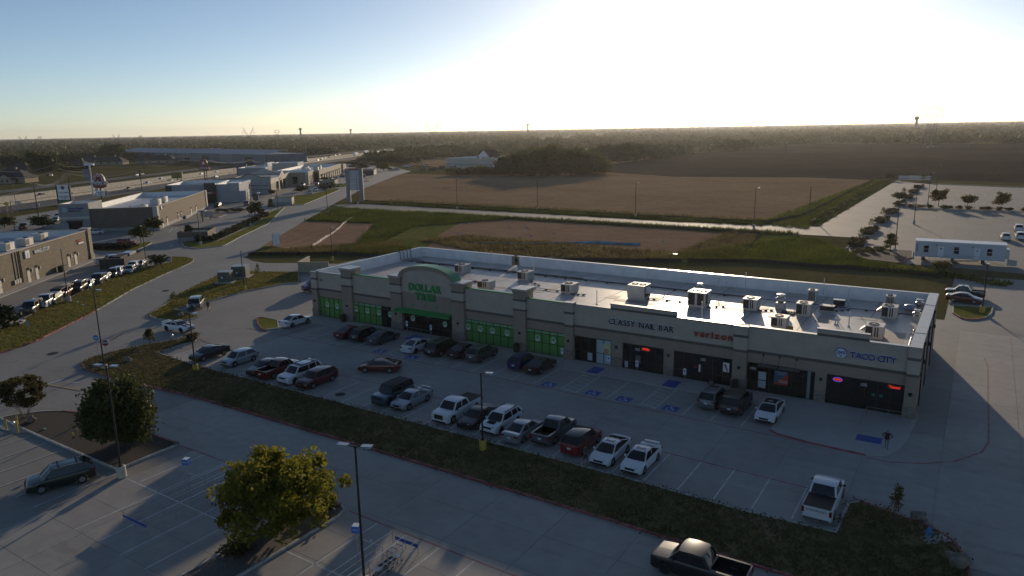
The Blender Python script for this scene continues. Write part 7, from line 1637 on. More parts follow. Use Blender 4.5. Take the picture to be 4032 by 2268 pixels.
# ================================================================== lamp posts, signs, cabinets, people, wires
POLE = mat('bronze_pole', (0.035, 0.032, 0.028), 0.5, 0.4)
POLEG = mat('grey_pole', (0.30, 0.31, 0.32), 0.45, 0.6)
WOODP = mat('utility_wood', (0.075, 0.06, 0.047), 0.9, var=0.3, scale=3)
BASEY = mat('yellow_base', (0.50, 0.36, 0.06), 0.7, var=0.15, scale=3)
BASEC = mat('cream_base', (0.55, 0.49, 0.38), 0.8, var=0.12, scale=3)
LEDP = mat('lamp_panel', (0.45, 0.46, 0.48), 0.25, 0.6)
def lamp_post(w, h, heads, rot, label, base=BASEC, bh=.8, br=.33, r=.075, pole=POLE, group='lamp posts of the lots'):
    t = thing('lamp_post', label, 'lamp post', (w[0], w[1], 0), rot, group)
    if base is not None: MB().lathe([(br, 0), (br, bh-.03), (br-.04, bh), (0, bh)], 16).build('base', base, t, 40); MB().box(-.17,.17,-.17,.17,bh,bh+.06).build('foot_plate', pole, t)
    MB().tube((0, 0, bh if base is not None else 0), (0, 0, h), r*1.15, r*.8, 8).build('pole', pole, t, 40)
    for k in range(heads):
        s_ = 1 if k == 0 else -1
        a = MB().tube((0, 0, h-.12), (s_*.45, 0, h-.02), .03, n=6).build('arm', pole, t)
        hd = MB().add([(s_*.4,-.17,h-.05),(s_*1.05,-.20,h+.0),(s_*1.05,.20,h+.0),(s_*.4,.17,h-.05),(s_*.4,-.17,h+.05),(s_*1.05,-.20,h+.07),(s_*1.05,.20,h+.07),(s_*.4,.17,h+.05)], [(0,1,2,3),(7,6,5,4),(0,4,5,1),(1,5,6,2),(2,6,7,3),(3,7,4,0)] if s_ < 0 else [(3,2,1,0),(4,5,6,7),(1,5,4,0),(2,6,5,1),(3,7,6,2),(0,4,7,3)]).build('lamp_head', LEDP, t)
        MB().box(min(s_*.5, s_*1.0), max(s_*.5, s_*1.0), -.15, .15, h-.06, h-.045).build('lens', SIGNW, hd)
    return t
lamp_post(P('X3',1237,437).xy, 9.4, 2, math.radians(20), 'tall lamp post with two heads and cream base left of the dark green suv stalls', BASEC, .95, .36)
lamp_post((-28.6, 27.4), 9.4, 2, math.radians(20), 'tall lamp post with two heads rising from the bottom edge', BASEC, .95, .36)
lamp_post(P('Y8',1550,1222).xy, 7.0, 1, math.radians(20), 'lamp post on a yellow base standing on the median before the white suv', BASEY, 1.0, .3)
lamp_post(P('X1',440,668).xy, 6.9, 1, math.radians(20), 'lamp post on a yellow base at the left end of the near row', BASEY, .8, .3)
lamp_post(P('X2',1062,397).xy, 9.6, 1, math.radians(20), 'tall lamp post with cream base beside the stop sign', BASEC, .6, .33)
lamp_post(P('Z6',775,972).xy, 8.9, 1, math.radians(160), 'lamp post on a concrete base at the restaurant row of cars', KERB, 1.0, .4)
w = P('Z6', 1652, 560); lamp_post(w.xy, height_at('Z6', 1598, 118, w), 1, math.radians(160), 'lamp post behind the dark trash enclosure', KERB, .6)
lamp_post(P('Z7',590,1065).xy, 7.0, 1, math.radians(10), 'lamp post on a yellow base on the corner grass by the cabinets', BASEY, .9, .3)
lamp_post(P('Z7',1845,642).xy, 7.1, 1, math.radians(100), 'lamp post on a yellow base behind the left end of the shops', BASEY, 1.0, .3)
for (c, x, y, xt, yt, lab) in (('Z2',920,1325,880,935,'lamp post standing in the middle of the street hedge'),('Z2',1275,1152,1245,790,'lamp post at the far end of the street hedge'),('Z2',1902,1162,1868,768,'lamp post at the street corner of the field road'),('Z6',2262,330,2213,-40,'lamp post beside the clipped round shrubs'),('Z2',2285,1040,2262,680,'lamp post in front of the tall pylon sign'),
    ('Z3',1032,985,1016,680,'first lamp post along the field road from the left'),('Z3',1845,995,1838,688,'second lamp post along the field road'),('Z4',577,1302,582,915,'third lamp post along the field road'),('Z4',1912,1422,1930,973,'fourth lamp post along the field road, right end'),
    ('Z5',1335,1380,1375,940,'lamp post on a pale base in the middle of the new lot'),('Z5',1490,1167,1522,800,'lamp post beside the divider of the new lot'),('Z5',1585,1032,1608,715,'far lamp post behind the divider of the new lot'),('Y3',785,690,845,5,'lamp post on the trailer bed left of the white trailer'),
    ('Z1',190,1380,122,1000,'lamp post beyond the brick restaurant roof'),('Z1',910,1400,882,1175,'short lamp post before the clinic entrance'),('Z1',220,1165,165,760,'grey lamp post beside the service road'),('A6',2115,230,2095,20,'lamp post left of the car wash wall'),('A6',2250,465,2215,90,'thin lamp post at the car wash corner'),('A2',1400,400,1390,300,'')):
    if not lab: continue
    w = P(c, x, y); lamp_post(w.xy, max(5.5, height_at(c, xt, yt, w)), 1, math.radians(20), lab, KERB if c != 'Z1' else None, .9, .32, .09, POLE)
lamp_post(P('A7',800,1302).xy, 7.0, 1, math.radians(90), 'lamp post on a yellow base on the right island', BASEY, 1.0, .34)
w = P('Z4', 2535, 1292); t = thing('utility_pole', 'bare wooden pole at the right end of the tan field', 'pole', (w.x, w.y, 0)); MB().tube((0,0,0),(0,0,8.7),.17,.13).build('pole', WOODP, t); MB().box(-.2,.2,-.2,.2,0,.15).build('collar', KERB, t)
w = P('Y1', 1830, 150, 8.0); lamp_post(w.xy, 8.1, 1, math.radians(10), 'lamp post behind the shop rear parapet by the weedy patch', KERB)
# ---- stop sign, access signs, other posts
STOPR = mat('stop_red', (0.26, 0.012, 0.018), 0.45)
t = thing('stop_sign', 'red octagonal STOP sign facing the camera beside the lamp post', 'sign', (*P('X2',1093,312).xy, .1), math.radians(48))
MB().tube((0,0,0),(0,0,2.0),.03,n=6).build('post', POLEG, t)
oc = [(.42*math.cos(math.radians(22.5+45*k)), 2.2+.42*math.sin(math.radians(22.5+45*k))) for k in range(8)]
MB().xzprism(oc, -.045, -.02).build('rim', SIGNW, t); MB().xzprism([(x*.93, 2.2+(z-2.2)*.93) for x, z in oc], -.055, -.046).build('face', STOPR, t)
stand_text(text_mesh('STOP', .32, .008, .01), 'lettering', SIGNW, t, (0, -.062, 2.2))
t = thing('round_sign', 'round blue sign left of the tall lamp post by the stop sign', 'sign', (*P('X2',1000,255).xy, .1), math.radians(30))
MB().tube((0,0,0),(0,0,2.0),.03,n=6).build('post', POLEG, t); MB().xzprism([(.36*math.cos(k*.3927), 2.2+.36*math.sin(k*.3927)) for k in range(16)], -.05, -.02).build('face', mat('sign_blue', (.03,.16,.42), .45), t); MB().box(-.2,.2,-.06,-.051,2.1,2.3).build('mark', mat('sign_pale', (.3,.5,.7), .5), t)
t = thing('stop_sign', 'grey back of a stop sign on the restaurant grass', 'sign', (*P('B2',545,1185).xy, .1), math.radians(200))
MB().tube((0,0,0),(0,0,2.0),.035,n=6).build('post', POLEG, t); MB().xzprism([(x, z) for x, z in oc], -.03, .0).build('face', STOPR, t); MB().xzprism([(x*.99, 2.2+(z-2.2)*.99) for x, z in oc], .001, .012).build('back', POLEG, t)
ABLUE = mat('access_blue', (.04,.14,.42), .5)
for i, (c, x, y, lab) in enumerate((('X6',1172,430,'accessible parking sign at the last green window pier'),('X6',1630,512,'accessible parking sign between units 101 and 102'),('X6',1920,555,'accessible parking sign before the door of unit 102'),('X6',2393,635,'accessible parking sign before the door of unit 103'),('B7X',0,0,''),('B7X',0,0,''))):
    if c == 'B7X': continue
    w = P(c, x, y); t = thing('access_sign', lab, 'sign', (w.x, 70.4, .07), 0, 'accessible parking signs before the shops')
    MB().tube((0,0,0),(0,0,1.55),.028,n=6).build('post', POLEG, t); MB().box(-.16,.16,-.05,-.03,1.35,2.05).build('plate', SIGNW, t); MB().box(-.09,.09,-.056,-.051,1.65,1.9).build('symbol', ABLUE, t); MB().box(-.12,.12,-.056,-.051,1.42,1.48).build('strip', ABLUE, t)
for x, lab in ((-63.0,'accessible parking sign left of the arched entrance'),(-58.9,'accessible parking sign right of the arched entrance')):
    t = thing('access_sign', lab, 'sign', (x, 71.2, .07), 0, 'accessible parking signs before the shops')
    MB().tube((0,0,0),(0,0,1.5),.028,n=6).build('post', POLEG, t); MB().box(-.16,.16,-.05,-.03,1.3,2.0).build('plate', SIGNW, t); MB().box(-.09,.09,-.056,-.051,1.6,1.85).build('symbol', ABLUE, t)
# litter bins, railings
for x, lab in ((-75.9,'dark litter bin at the second pier'),(-46.3,'dark litter bin at the fourth pier'),(-19.6,'dark litter bin at the pier left of unit 104')):
    t = thing('litter_bin', lab, 'bin', (x, 72.1, .07)); MB().lathe([(.30,0),(.36,.1),(.38,.95),(.40,1.0),(.22,1.12),(0,1.14)], 14).build('bin_body', mat('bin_brown', (.045,.03,.024), .6), t, 40); MB().lathe([(.385,.8),(.40,.8),(.40,.88),(.385,.88)], 14).build('rim', TRIM, t)
def railing(name, label, pts, h=.95, z=.08):
    o = Vector(pts[0]); t = thing(name, label, 'railing', (o.x, o.y, z)); q = [Vector(p)-o for p in pts]
    for a, b in zip(q, q[1:]):
        L_ = (b-a).length; n = max(1, int(L_/1.5))
        for k in range(n+1): c = a.lerp(b, k/n); MB().tube((c.x,c.y,0),(c.x,c.y,h),.022,n=5).build('post', POLEG, t)
        for zz in (h, h*.5): MB().tube((a.x,a.y,zz),(b.x,b.y,zz),.02,n=5).build('rail', POLEG, t)
railing('railing', 'thin grey railing before the arched entrance', [(-64.5,71.9),(-59.6,71.9)], .9)
railing('railing', 'thin grey railing along the ramp at the right front corner', [(-7.4,67.0),(-7.1,71.2),(-3.6,71.2)], .95, .1)
t = thing('sandwich_board', 'small folding board sign before unit 103', 'sign', (-21.9, 71.6, .07)); MB().add([(-.3,-.25,0),(.3,-.25,0),(.3,0,.95),(-.3,0,.95)], [(0,1,2,3),(3,2,1,0)]).build('front_panel', FRAME, t); MB().add([(-.3,.25,0),(.3,.25,0),(.3,0,.95),(-.3,0,.95)], [(0,1,2,3),(3,2,1,0)]).build('back_panel', FRAME, t); MB().add([(-.2,-.215,.2),(.2,-.215,.2),(.2,-.06,.75),(-.2,-.06,.75)], [(0,1,2,3),(3,2,1,0)]).build('print', mat('board_print', (.35,.25,.2), .6), t)
# utility cabinets on the corner grass
CABG = mat('cabinet_green', (.10,.115,.10), .5, .2, var=.08, scale=2)
for (w, s_, lab) in (((-116.2,82.0),(2.2,2.0,2.0),'green utility transformer box, nearer of two on the corner grass'),((-117.9,86.6),(2.6,2.6,2.2),'green utility transformer box, farther and larger of two on the corner grass')):
    t = thing('utility_cabinet', lab, 'transformer', (w[0], w[1], .1), math.radians(35)); MB().box(-s_[0]/2-.5,s_[0]/2+.5,-s_[1]/2-.4,s_[1]/2+.4,0,.18).build('pad', KERB, t)
    MB().box(-s_[0]/2,s_[0]/2,-s_[1]/2,s_[1]/2,.18,s_[2]).build('cabinet', CABG, t); MB().box(-s_[0]/2-.05,s_[0]/2+.05,-s_[1]/2-.05,s_[1]/2+.05,s_[2],s_[2]+.08).build('lid', mat('cabinet_top', (.30,.33,.32), .4, .3), t); MB().box(-.5,-.2,-s_[1]/2-.012,-s_[1]/2-.001,.9,1.2).build('warning_label', SIGNW, t)
# hydrants and their pads
def hydrant(w, label, cb, ct, pad=None, z=.1):
    t = thing('fire_hydrant', label, 'hydrant', (w[0], w[1], z)); MB().lathe([(.14,0),(.14,.25),(.17,.26),(.17,.3),(.12,.32),(.12,.6),(.16,.62),(.16,.66)], 12).build('barrel', cb, t, 40)
    MB().lathe([(.15,.66),(.13,.78),(.06,.86),(.04,.92),(0,.92)], 12).build('bonnet', ct, t, 40); MB().tube((-.28,0,.5),(.28,0,.5),.07,n=8).build('side_nozzle', ct, t); MB().tube((0,-.26,.48),(0,0,.48),.09,n=8).build('front_nozzle', ct, t)
hydrant(P('Y6',1602,928).xy, 'fire hydrant with blue bonnet on a pad at the right end of the median', mat('hydrant_grey', (.20,.26,.30), .6), mat('hydrant_blue', (.02,.17,.42), .5))
flat('hydrant_pad', [tuple(P('Y6',x,y).xy) for x, y in ((1515,900),(1770,875),(1865,945),(1600,985))], .108, SW)
hydrant(P('B4',520,1160).xy, 'silver fire hydrant on the grass tip below the muscle coupe', GALV, GALV); hydrant(P('B3',375,1380).xy, 'silver fire hydrant between yellow posts at the left edge', GALV, GALV, z=0)
flat('hydrant_walk', [tuple(P('B4',x,y).xy) for x, y in ((545,1168),(775,1165),(770,1128),(560,1145))], .108, SW)
for i, (x, y) in enumerate(((165,1360),(455,1280),(455,1449))):
    t = thing('bollard', 'yellow steel bollard, '+['left','rear','right'][i]+' of three round the hydrant at the left edge', 'bollard', (*P('B3',x,y).xy, 0), 0, 'bollards round the left hydrant'); MB().lathe([(.09,0),(.09,1.15),(.06,1.22),(0,1.24)], 12).build('tube', BASEY, t, 50); MB().lathe([(.11,0),(.11,.05),(.09,.06)], 12).build('collar', KERB, t)
flat('hydrant_path', [tuple(P('B3',x,y).xy) for x, y in ((0,1105),(820,1443),(340,1443),(0,1345))], .02, SW)
# boulders
def boulder(w, r, label, m=None, z=.1):
    bm = bmesh.new(); bmesh.ops.create_icosphere(bm, subdivisions=3, radius=1)
    for v in bm.verts: v.co *= .75+.55*noise.noise(v.co*1.3+Vector((w[0], w[1], 0))); v.co.z = max(-.35, v.co.z*.75)
    me = bpy.data.meshes.new('boulder'); bm.to_mesh(me); bm.free(); me.shade_smooth() if hasattr(me, 'shade_smooth') else None
    o = link('boulder', me, m or mat('boulder_stone', (.20,.165,.13), .9, var=.3, scale=2, bump=.8, bscale=5), None, (w[0], w[1], z+.3*r)); o.scale = (r, r*.8, r); return tag(o, label, 'boulder')
boulder(P('B4',950,1120).xy, .85, 'rough brown boulder on the grass tip behind the lamp pole'); boulder(P('X2',1300,325).xy, .6, 'low dark mound of stone and brush on the median left end'); boulder(P('B3',810,1180).xy, .55, 'grey rock beside the crape myrtle stems'); boulder(P('Y6',1900,1190).xy, .9, 'pale rock at the far right end of the median'); boulder(P('B4',690,660).xy, .7, 'brown stones under the thin tree by the minivan'); boulder(P('X2',1790,1165).xy, .3, 'small pale stone at the point of the mulch bed'); boulder(P('Y6',1500,720).xy, .6, 'grey stones at the median kerb by the hydrant')
# small litter and pads
t = thing('concrete_pad', 'pale concrete inlet block on the restaurant grass', 'drain', (*P('B2',250,900).xy, .1), math.radians(40)); MB().box(-1.3,1.3,-.8,.8,0,.35).build('block', KERB, t); MB().lathe([(.3,.352),(0,.36)], 12).build('cover', IRON, t)
for (c, x, y, s_, m, lab) in (('B2',835,700,.3,mat('orange_marker', (.5,.10,.03), .6),'small orange utility marker on the restaurant grass'),('B2',1405,515,.3,SIGNW,'white paper litter on the restaurant grass, nearer the lamp base'),('B2',1505,572,.4,SIGNW,'flat white litter on the restaurant grass'),('B6',690,560,.18,SIGNW,'scrap of white paper on the foreground stalls'),('B3',1125,1385,.3,mat('green_litter', (.10,.25,.16), .6),'crushed green carton on the mulch bed')):
    w = P(c, x, y); tag(MB().box(-s_/2,s_/2,-s_*.3,s_*.3,0,s_*.35 if 'marker' not in lab else .5).box(-s_*.3,s_*.25,-s_*.35,s_*.2,.01,s_*.42).build('litter', m, None, None, (w.x, w.y, .1 if c in ('B2','B3') else 0), x*.1), lab, 'litter')
# ---- cart corrals with carts, blue cube signs
BLUEC = mat('corral_blue', (.03,.07,.33), .5)
def corral(x0, x1, y0, y1, label):
    t = thing('cart_corral', label, 'cart corral', (x0, y0, 0)); L_, W_ = y1-y0, x1-x0
    for x in (0, W_/2, W_):
        for z in (.45, .95): MB().tube((x, 0, z), (x, L_, z), .022, n=5).build('rail', GALV, t)
        for k in range(5): MB().tube((x, L_*k/4, 0), (x, L_*k/4, .95), .022, n=5).build('post', GALV, t)
    MB().box(0, W_, -.02, .0, .5, .7).build('blue_panel', BLUEC, t); MB().box(W_*.1, W_, L_, L_+.03, .4, .65).build('blue_panel', BLUEC, t)
    for x in (.2, W_-.2): MB().tube((x, L_*.55, 0), (x, L_*.55, 2.0), .025, n=5).build('sign_post', GALV, t)
    MB().tube((.2, L_*.55, 2.0), (W_-.2, L_*.55, 2.0), .025, n=5).build('sign_bar', GALV, t)
    return t
corral(-48.9, -46.0, 24.3, 33.0, 'grey tube cart corral left of the yellow green tree'); corral(-30.7, -28.5, 25.5, 32.2, 'grey tube cart corral beside the bottom lamp post')
for (x, y, lab) in ((*P('X3',1925,560).xy, 'blue cube cart sign above the left corral'), (*P('B6',480,900).xy, 'blue cube cart sign above the right corral')):
    t = thing('cube_sign', lab, 'sign', (x, y, 0), .4); MB().tube((0,0,0),(0,0,2.2),.03,n=6).build('post', GALV, t); MB().box(-.24,.24,-.24,.24,2.1,2.55).build('cube', mat('cube_blue', (.05,.16,.50), .45), t); MB().box(-.22,.22,-.22,.22,2.55,2.57).build('white_top', SIGNW, t)
    for rz in (0, math.pi/2): link('lettering', text_mesh('CARTS', .13, .006), SIGNW, t, (-.245*math.sin(-rz) if rz else 0, -.245 if not rz else 0, 2.33)).rotation_euler = (math.pi/2, 0, rz)
def cart(x, y, rot, label):
    t = thing('shopping_cart', label, 'shopping cart', (x, y, 0), rot, 'shopping carts in the corrals'); b = MB()
    for k in range(7): b.tube((-.4+.13*k,-.25,.45),(-.4+.13*k,-.28,.95),.008,n=4); b.tube((-.4+.13*k,.25,.45),(-.4+.13*k,.28,.95),.008,n=4)
    for z in (.45,.6,.75,.95):
        for y_ in (-.26,.26): b.tube((-.42,y_,z),(.45,y_,z),.008,n=4)
    b.box(-.4,.4,-.24,.24,.44,.455); b.build('basket', GALV, t); MB().tube((-.5,-.26,1.02),(-.5,.26,1.02),.025,n=6).build('handle', BLUEC, t); MB().tube((-.45,-.25,.15),(.4,-.22,.2),.015,n=5).tube((-.45,.25,.15),(.4,.22,.2),.015,n=5).tube((-.45,-.25,.15),(-.5,-.26,1.0),.015,n=5).tube((-.45,.25,.15),(-.5,.26,1.0),.015,n=5).build('frame', GALV, t)
    for wx, wy in ((-.42,-.24),(-.42,.24),(.38,-.2),(.38,.2)): MB().tube((wx,wy-.02,.065),(wx,wy+.02,.065),.065,n=10).build('wheel', TYRE, t)
for k in range(4): cart(-29.1, 30.6-k*.45, DN, 'shopping cart, '+['first','second','third','fourth'][k]+' in the nested line of the right corral')
cart(-45.6, 29.6, DN, 'shopping cart near the left corral, half hidden by the yellow green tree')

# ---- people
SKIN = mat('skin', (.28,.17,.12), .6); HAIRM = mat('hair', (.03,.022,.018), .7)
def person(w, rot, label, shirt, legs, shoes, hair=HAIRM, arms=((.30,-.05,1.15),(.28,.12,.95)), step=.1, h=1.75, shorts=False, sleeves=True, z=0.0, skin=SKIN):
    k = h/1.75
    V = [(0,0,.95),(0,.01,1.18),(0,0,1.40),(0,.0,1.50),(0,-.02,1.60),(0,-.025,1.72)]; E = [(0,1),(1,2),(2,3),(3,4),(4,5)]; Rr = [.15,.135,.15,.055,.085,.07]
    def add(p, r, frm): V.append(p); Rr.append(r); E.append((frm, len(V)-1)); return len(V)-1
    for s_ in (1, -1):
        hip = add((s_*.10,0,.90), .10, 0); kn = add((s_*.11, -step*s_*.5-.01, .50), .062, hip); an = add((s_*.12, -step*s_+.02, .10), .042, kn); add((s_*.13, -step*s_-.12, .04), .04, an)
        sh = add((s_*.19,.01,1.42), .062, 2); el = add((s_*arms[0][0], arms[0][1], arms[0][2]), .045, sh); wr = add((s_*arms[1][0], arms[1][1]*-1, arms[1][2]), .032, el)
        d = (Vector(V[wr])-Vector(V[el])).normalized(); sd = d.cross(Vector((s_, 0, 0))); sd = sd.normalized() if sd.length > .1 else Vector((0, 1, 0))
        pm_ = add(tuple(Vector(V[wr])+d*.07), .036, wr)
        for q in range(4): f1 = add(tuple(Vector(V[pm_])+d*.05+sd*(.022*(q-1.5))), .010, pm_); add(tuple(Vector(V[f1])+d*(.03+.008*(q in (1, 2)))+Vector((-s_*.012, 0, 0))), .008, f1)
        add(tuple(Vector(V[wr])+d*.05+sd*.05+Vector((-s_*.02, 0, 0))), .011, wr)
    me = bpy.data.meshes.new('person'); me.from_pydata([tuple(c*k for c in v) for v in V], E, []); me.update()
    ob = bpy.data.objects.new('p', me); COL.objects.link(ob); md = ob.modifiers.new('s', 'SKIN'); sv = me.skin_vertices[0].data
    for i, r in enumerate(Rr): sv[i].radius = (r*k*(1.25 if i in (0, 1, 2) else 1), r*k*(.85 if i in (0, 1, 2) else 1.05 if i in (4, 5) else 1)); sv[i].use_root = (i == 0)
    ob.modifiers.new('u', 'SUBSURF').levels = 1
    dg = bpy.context.evaluated_depsgraph_get(); dg.update(); m2 = bpy.data.meshes.new_from_object(ob.evaluated_get(dg)); bpy.data.objects.remove(ob)
    m2.materials.clear()
    for m_ in (skin, shirt, legs, shoes): m2.materials.append(m_)
    for p_ in m2.polygons:
        c = p_.center/k; ax = abs(c.x); zz = c.z
        arm = ax > .215 and zz > .55
        if zz > 1.49: i = 0
        elif arm: i = 1 if (sleeves and zz > arms[1][2]+.03 and ax < .6) or zz > 1.25 else 0
        elif zz > .93: i = 1
        elif zz > (.48 if shorts else .13): i = 2
        elif zz > .10: i = 0
        else: i = 3
        p_.material_index = i; p_.use_smooth = True
    t = thing('person', label, 'person', (w[0], w[1], z), rot); link('body', m2, None, t)
    if hair is not None:
        MB().lathe([(.0,1.80),(.055,1.785),(.092,1.73),(.098,1.66),(.09,1.62)], 12, (0, .012, 0)).build('hair', hair, t, 60).scale = (k, k, k)
    for s_ in (1, -1): MB().lathe([(0,-.008),(.011,0),(0,.008)], 6, (s_*.032, -.108, 1.655)).build('eye', TRIM, t).scale = (k, k, k)
    MB().add([(-.014,-.10,1.61),(.014,-.10,1.61),(0,-.135,1.615),(0,-.105,1.66)], [(0,1,2),(0,2,3),(1,3,2)]).build('nose', skin, t).scale = (k, k, k)
    return t
cl = lambda n, c: mat('cloth_'+n, c, .9)
person(P('Y5',828,1190).xy, math.radians(-8), 'person in a black jacket and grey trousers standing hands on hips at the right corner', cl('black', (.02,.018,.016)), cl('grey', (.16,.18,.18)), cl('shoe', (.015,.015,.015)), None, ((.40,.05,1.20),(.24,.02,1.02)), .16, 1.78, z=.0)
person(P('Y7',785,335).xy, math.radians(75), 'person in a green shirt and dark shorts beside the red suv', cl('green', (.035,.07,.04)), cl('navy', (.02,.025,.045)), cl('shoe2', (.04,.035,.03)), HAIRM, ((.27,-.02,1.15),(.20,.24,1.10)), .10, 1.75, True, False)
person(P('B4',830,590).xy, math.radians(110), 'person in a white shirt at the open side of the grey minivan', cl('white', (.55,.56,.56)), cl('dark', (.02,.02,.024)), cl('shoe', (.015,.015,.015)), HAIRM, ((.28,0,1.13),(.26,.1,.9)), .12, 1.7)
person(P('B4',935,600).xy, math.radians(200), 'person in dark clothes bending by the grey minivan rear door', cl('dark', (.02,.02,.024)), cl('dark', (.02,.02,.024)), cl('shoe', (.015,.015,.015)), HAIRM, ((.27,-.05,1.12),(.22,.22,1.0)), .2, 1.62)
person(P('B4',1250,555).xy, math.radians(60), 'person in a dark shirt and tan trousers standing behind the grey minivan', cl('brown', (.05,.04,.035)), cl('tan', (.22,.16,.11)), cl('shoe', (.015,.015,.015)), HAIRM, ((.28,0,1.13),(.24,.12,.92)), .14, 1.74)
person(P('A4',980,1335).xy, math.radians(100), 'distant person in a white shirt on the car wash drive', cl('white', (.55,.56,.56)), cl('grey', (.16,.18,.18)), cl('shoe', (.015,.015,.015)), HAIRM, ((.28,0,1.13),(.26,.1,.9)), .14, 1.8)

# ---- tall signs of the highway strip
def pole_sign(c, x, y, label, h, parts, rot, posts=((0, 0),), pr=.22, pm_=POLE):
    w = P(c, x, y); t = thing('pole_sign', label, 'sign', (w.x, w.y, 0), rot)
    for a, b in posts: MB().tube((a, b, 0), (a, b, h), pr, pr, 8).build('post', pm_, t)
    return t
SR = math.radians(47)
w = P('Z2', 2257, 1015); pt = thing('pylon_sign', 'tall tenant pylon sign with blank white panels between two grey posts', 'sign', (w.x, w.y, 0), math.radians(35))
for s_ in (-1, 1): MB().box(s_*2.55-.75, s_*2.55+.75, -.6, .6, 0, 13.0).build('post', mat('pylon_grey', (.25,.26,.265), .6, var=.08, scale=1), pt)
MB().box(-1.8, 1.8, -.35, .35, 12.3, 13.0).build('header', REDBAND, pt); MB().box(-1.9, 1.9, -.4, .4, 13.0, 13.12).build('cap', CREAM, pt)
for k in range(9): MB().box(-1.3+k*.3, -1.12+k*.3, -.37, -.351, 12.48, 12.8).build('header_mark', mat('faded_pink', (.40,.2,.2), .6), pt)
zz = [12.25, 10.6, 9.5, 8.5, 7.8, 7.1, 6.4, 5.8, 5.2, 4.6]
for a, b in zip(zz, zz[1:]): MB().box(-1.79, 1.79, -.3, .3, b+.07, a).build('panel', mat('blank_panel', (.46,.44,.47), .5), pt)
w = P('Z1', 850, 1180); t = thing('pole_sign', 'white and green tenant sign with ZEN NAIL and WING STOP panels on two dark posts', 'sign', (w.x, w.y, 0), math.radians(30))
for x in (-2.3, 2.3): MB().box(x-.25, x+.25, -.25, .25, 0, 10.5).build('post', POLE, t)
for (z0_, z1_, m) in ((8.75,10.4,SIGNW),(7.1,8.65,SIGNW),(5.4,7.0,SIGNW),(3.6,5.3,mat('panel_green', (.02,.11,.05), .5))): MB().box(-2.03, 2.03, -.3, .3, z0_, z1_).build('panel', m, t)
DKP = mat('dark_print2', (.10,.11,.12), .5)
MB().xzprism([(.65*math.cos(k*.3927), 9.58+.65*math.sin(k*.3927)) for k in range(16)], -.33, -.31).build('round_mark', DKP, t)
for tx, z, s_, m in (('Texas Health', 7.9, .62, DKP),('ZEN NAIL', 6.5, .8, DKP),('& SPA', 5.8, .7, DKP),('WING STOP', 4.4, .72, mat('lime_print', (.25,.4,.15), .5))): stand_text(text_mesh(tx, s_, .02, .01), 'lettering', m, t, (0, -.32, z))
w = P('Z1', 1292, 990); t = thing('pole_sign', "red hat shaped Arby's pole sign with a white reader board below", 'sign', (w.x, w.y, 0), math.radians(30))
MB().tube((0,0,0),(0,0,8.0),.28,n=8).build('post', POLE, t)
hat = [(-2.9,6.4),(2.9,6.4),(3.6,7.6),(2.6,8.2),(2.3,9.8),(1.5,11.0),(.7,11.3),(0,10.9),(-.7,11.3),(-1.5,11.0),(-2.0,9.8),(-2.2,8.2),(-3.4,7.6)]
MB().xzprism([(x*1.0, z) for x, z in hat], -.5, .5).build('hat_edge', mat('sign_cream', (.52,.45,.36), .5), t); MB().xzprism([(x*.9, 8.8+(z-8.8)*.9) for x, z in hat], -.56, -.505).build('hat_face', mat('hat_red', (.24,.025,.025), .5), t)
MB().xzprism([(-2.7,5.5),(-1.5,5.1),(1.2,5.1),(2.6,5.6),(2.9,6.4),(-2.9,6.4)], -.5, .5).build('brim', mat('hat_red', (.24,.025,.025)), t)
MB().strip([(-1.5,8.4),(-1.3,10.0),(-.7,10.6),(0,10.1),(.7,10.6),(1.3,10.0),(1.6,8.4)], -.12, .12, 0, .05).build('hat_outline', SIGNW, t, None, (0, -.57, 0)).rotation_euler = (math.pi/2, 0, 0)
stand_text(text_mesh("Arby's", 2.35, .12, .05), 'lettering', SIGNW, t, (0, -.65, 7.6))
MB().box(-2.2, 2.2, -.3, .3, 1.9, 3.9).build('reader_board', SIGNW, t); MB().box(2.2, 2.7, -.35, .35, 1.85, 3.95).build('board_end', TRIM, t)
for z, tx in ((3.2, 'BIG BEEF'), (2.5, 'MEAL')): stand_text(text_mesh(tx, .6, .02, .01), 'lettering', SIGNR, t, (0, -.31, z))
w = P('Z2', 350, 770); t = thing('pole_sign', 'round orange red POPEYES pole sign with a lettered bar', 'sign', (w.x, w.y, 0), math.radians(33))
MB().tube((0,0,0),(0,0,9.5),.28,n=8).build('post', POLE, t); MB().tube((1.0,.5,0),(1.0,.5,9.0),.2,n=8).build('post', POLE, t)
OR = mat('orange_sign', (.33,.06,.025), .5)
MB().xzprism([(2.3*math.cos(k*.3), 11.3+2.0*math.sin(k*.3)) for k in range(21)], -.4, .4).build('disc', OR, t); MB().xzprism([(-.9,11.8),(-.3,10.3),(.5,10.2),(.95,11.2),(.5,12.3),(.35,11.2),(0,12.2),(-.25,11.1)], -.5, -.41).build('white_mark', SIGNW, t)
MB().box(-3.0, 3.0, -.4, .4, 7.5, 8.9).build('bar', SIGNR, t); stand_text(text_mesh('POPEYES', 1.2, .05, .02), 'lettering', SIGNW, t, (0, -.45, 8.2))
w = P('Z1', 1185, 935); t = thing('pole_sign', 'tall white pole with T shaped top and a grey panel', 'sign', (w.x, w.y, 0), math.radians(30))
MB().tube((0,0,0),(0,0,height_at('Z1', 1185, 550, w)),.35,n=8).build('post', SIGNW, t); hh = height_at('Z1', 1185, 550, w); MB().box(-2.2,2.2,-.6,.6,hh,hh+.9).build('top', SIGNW, t); MB().box(-3.2,.0,-.5,-.36,hh-6.5,hh-1.6).build('panel', mat('grey_print_panel', (.22,.2,.22), .5, var=.3, scale=1.2), t)
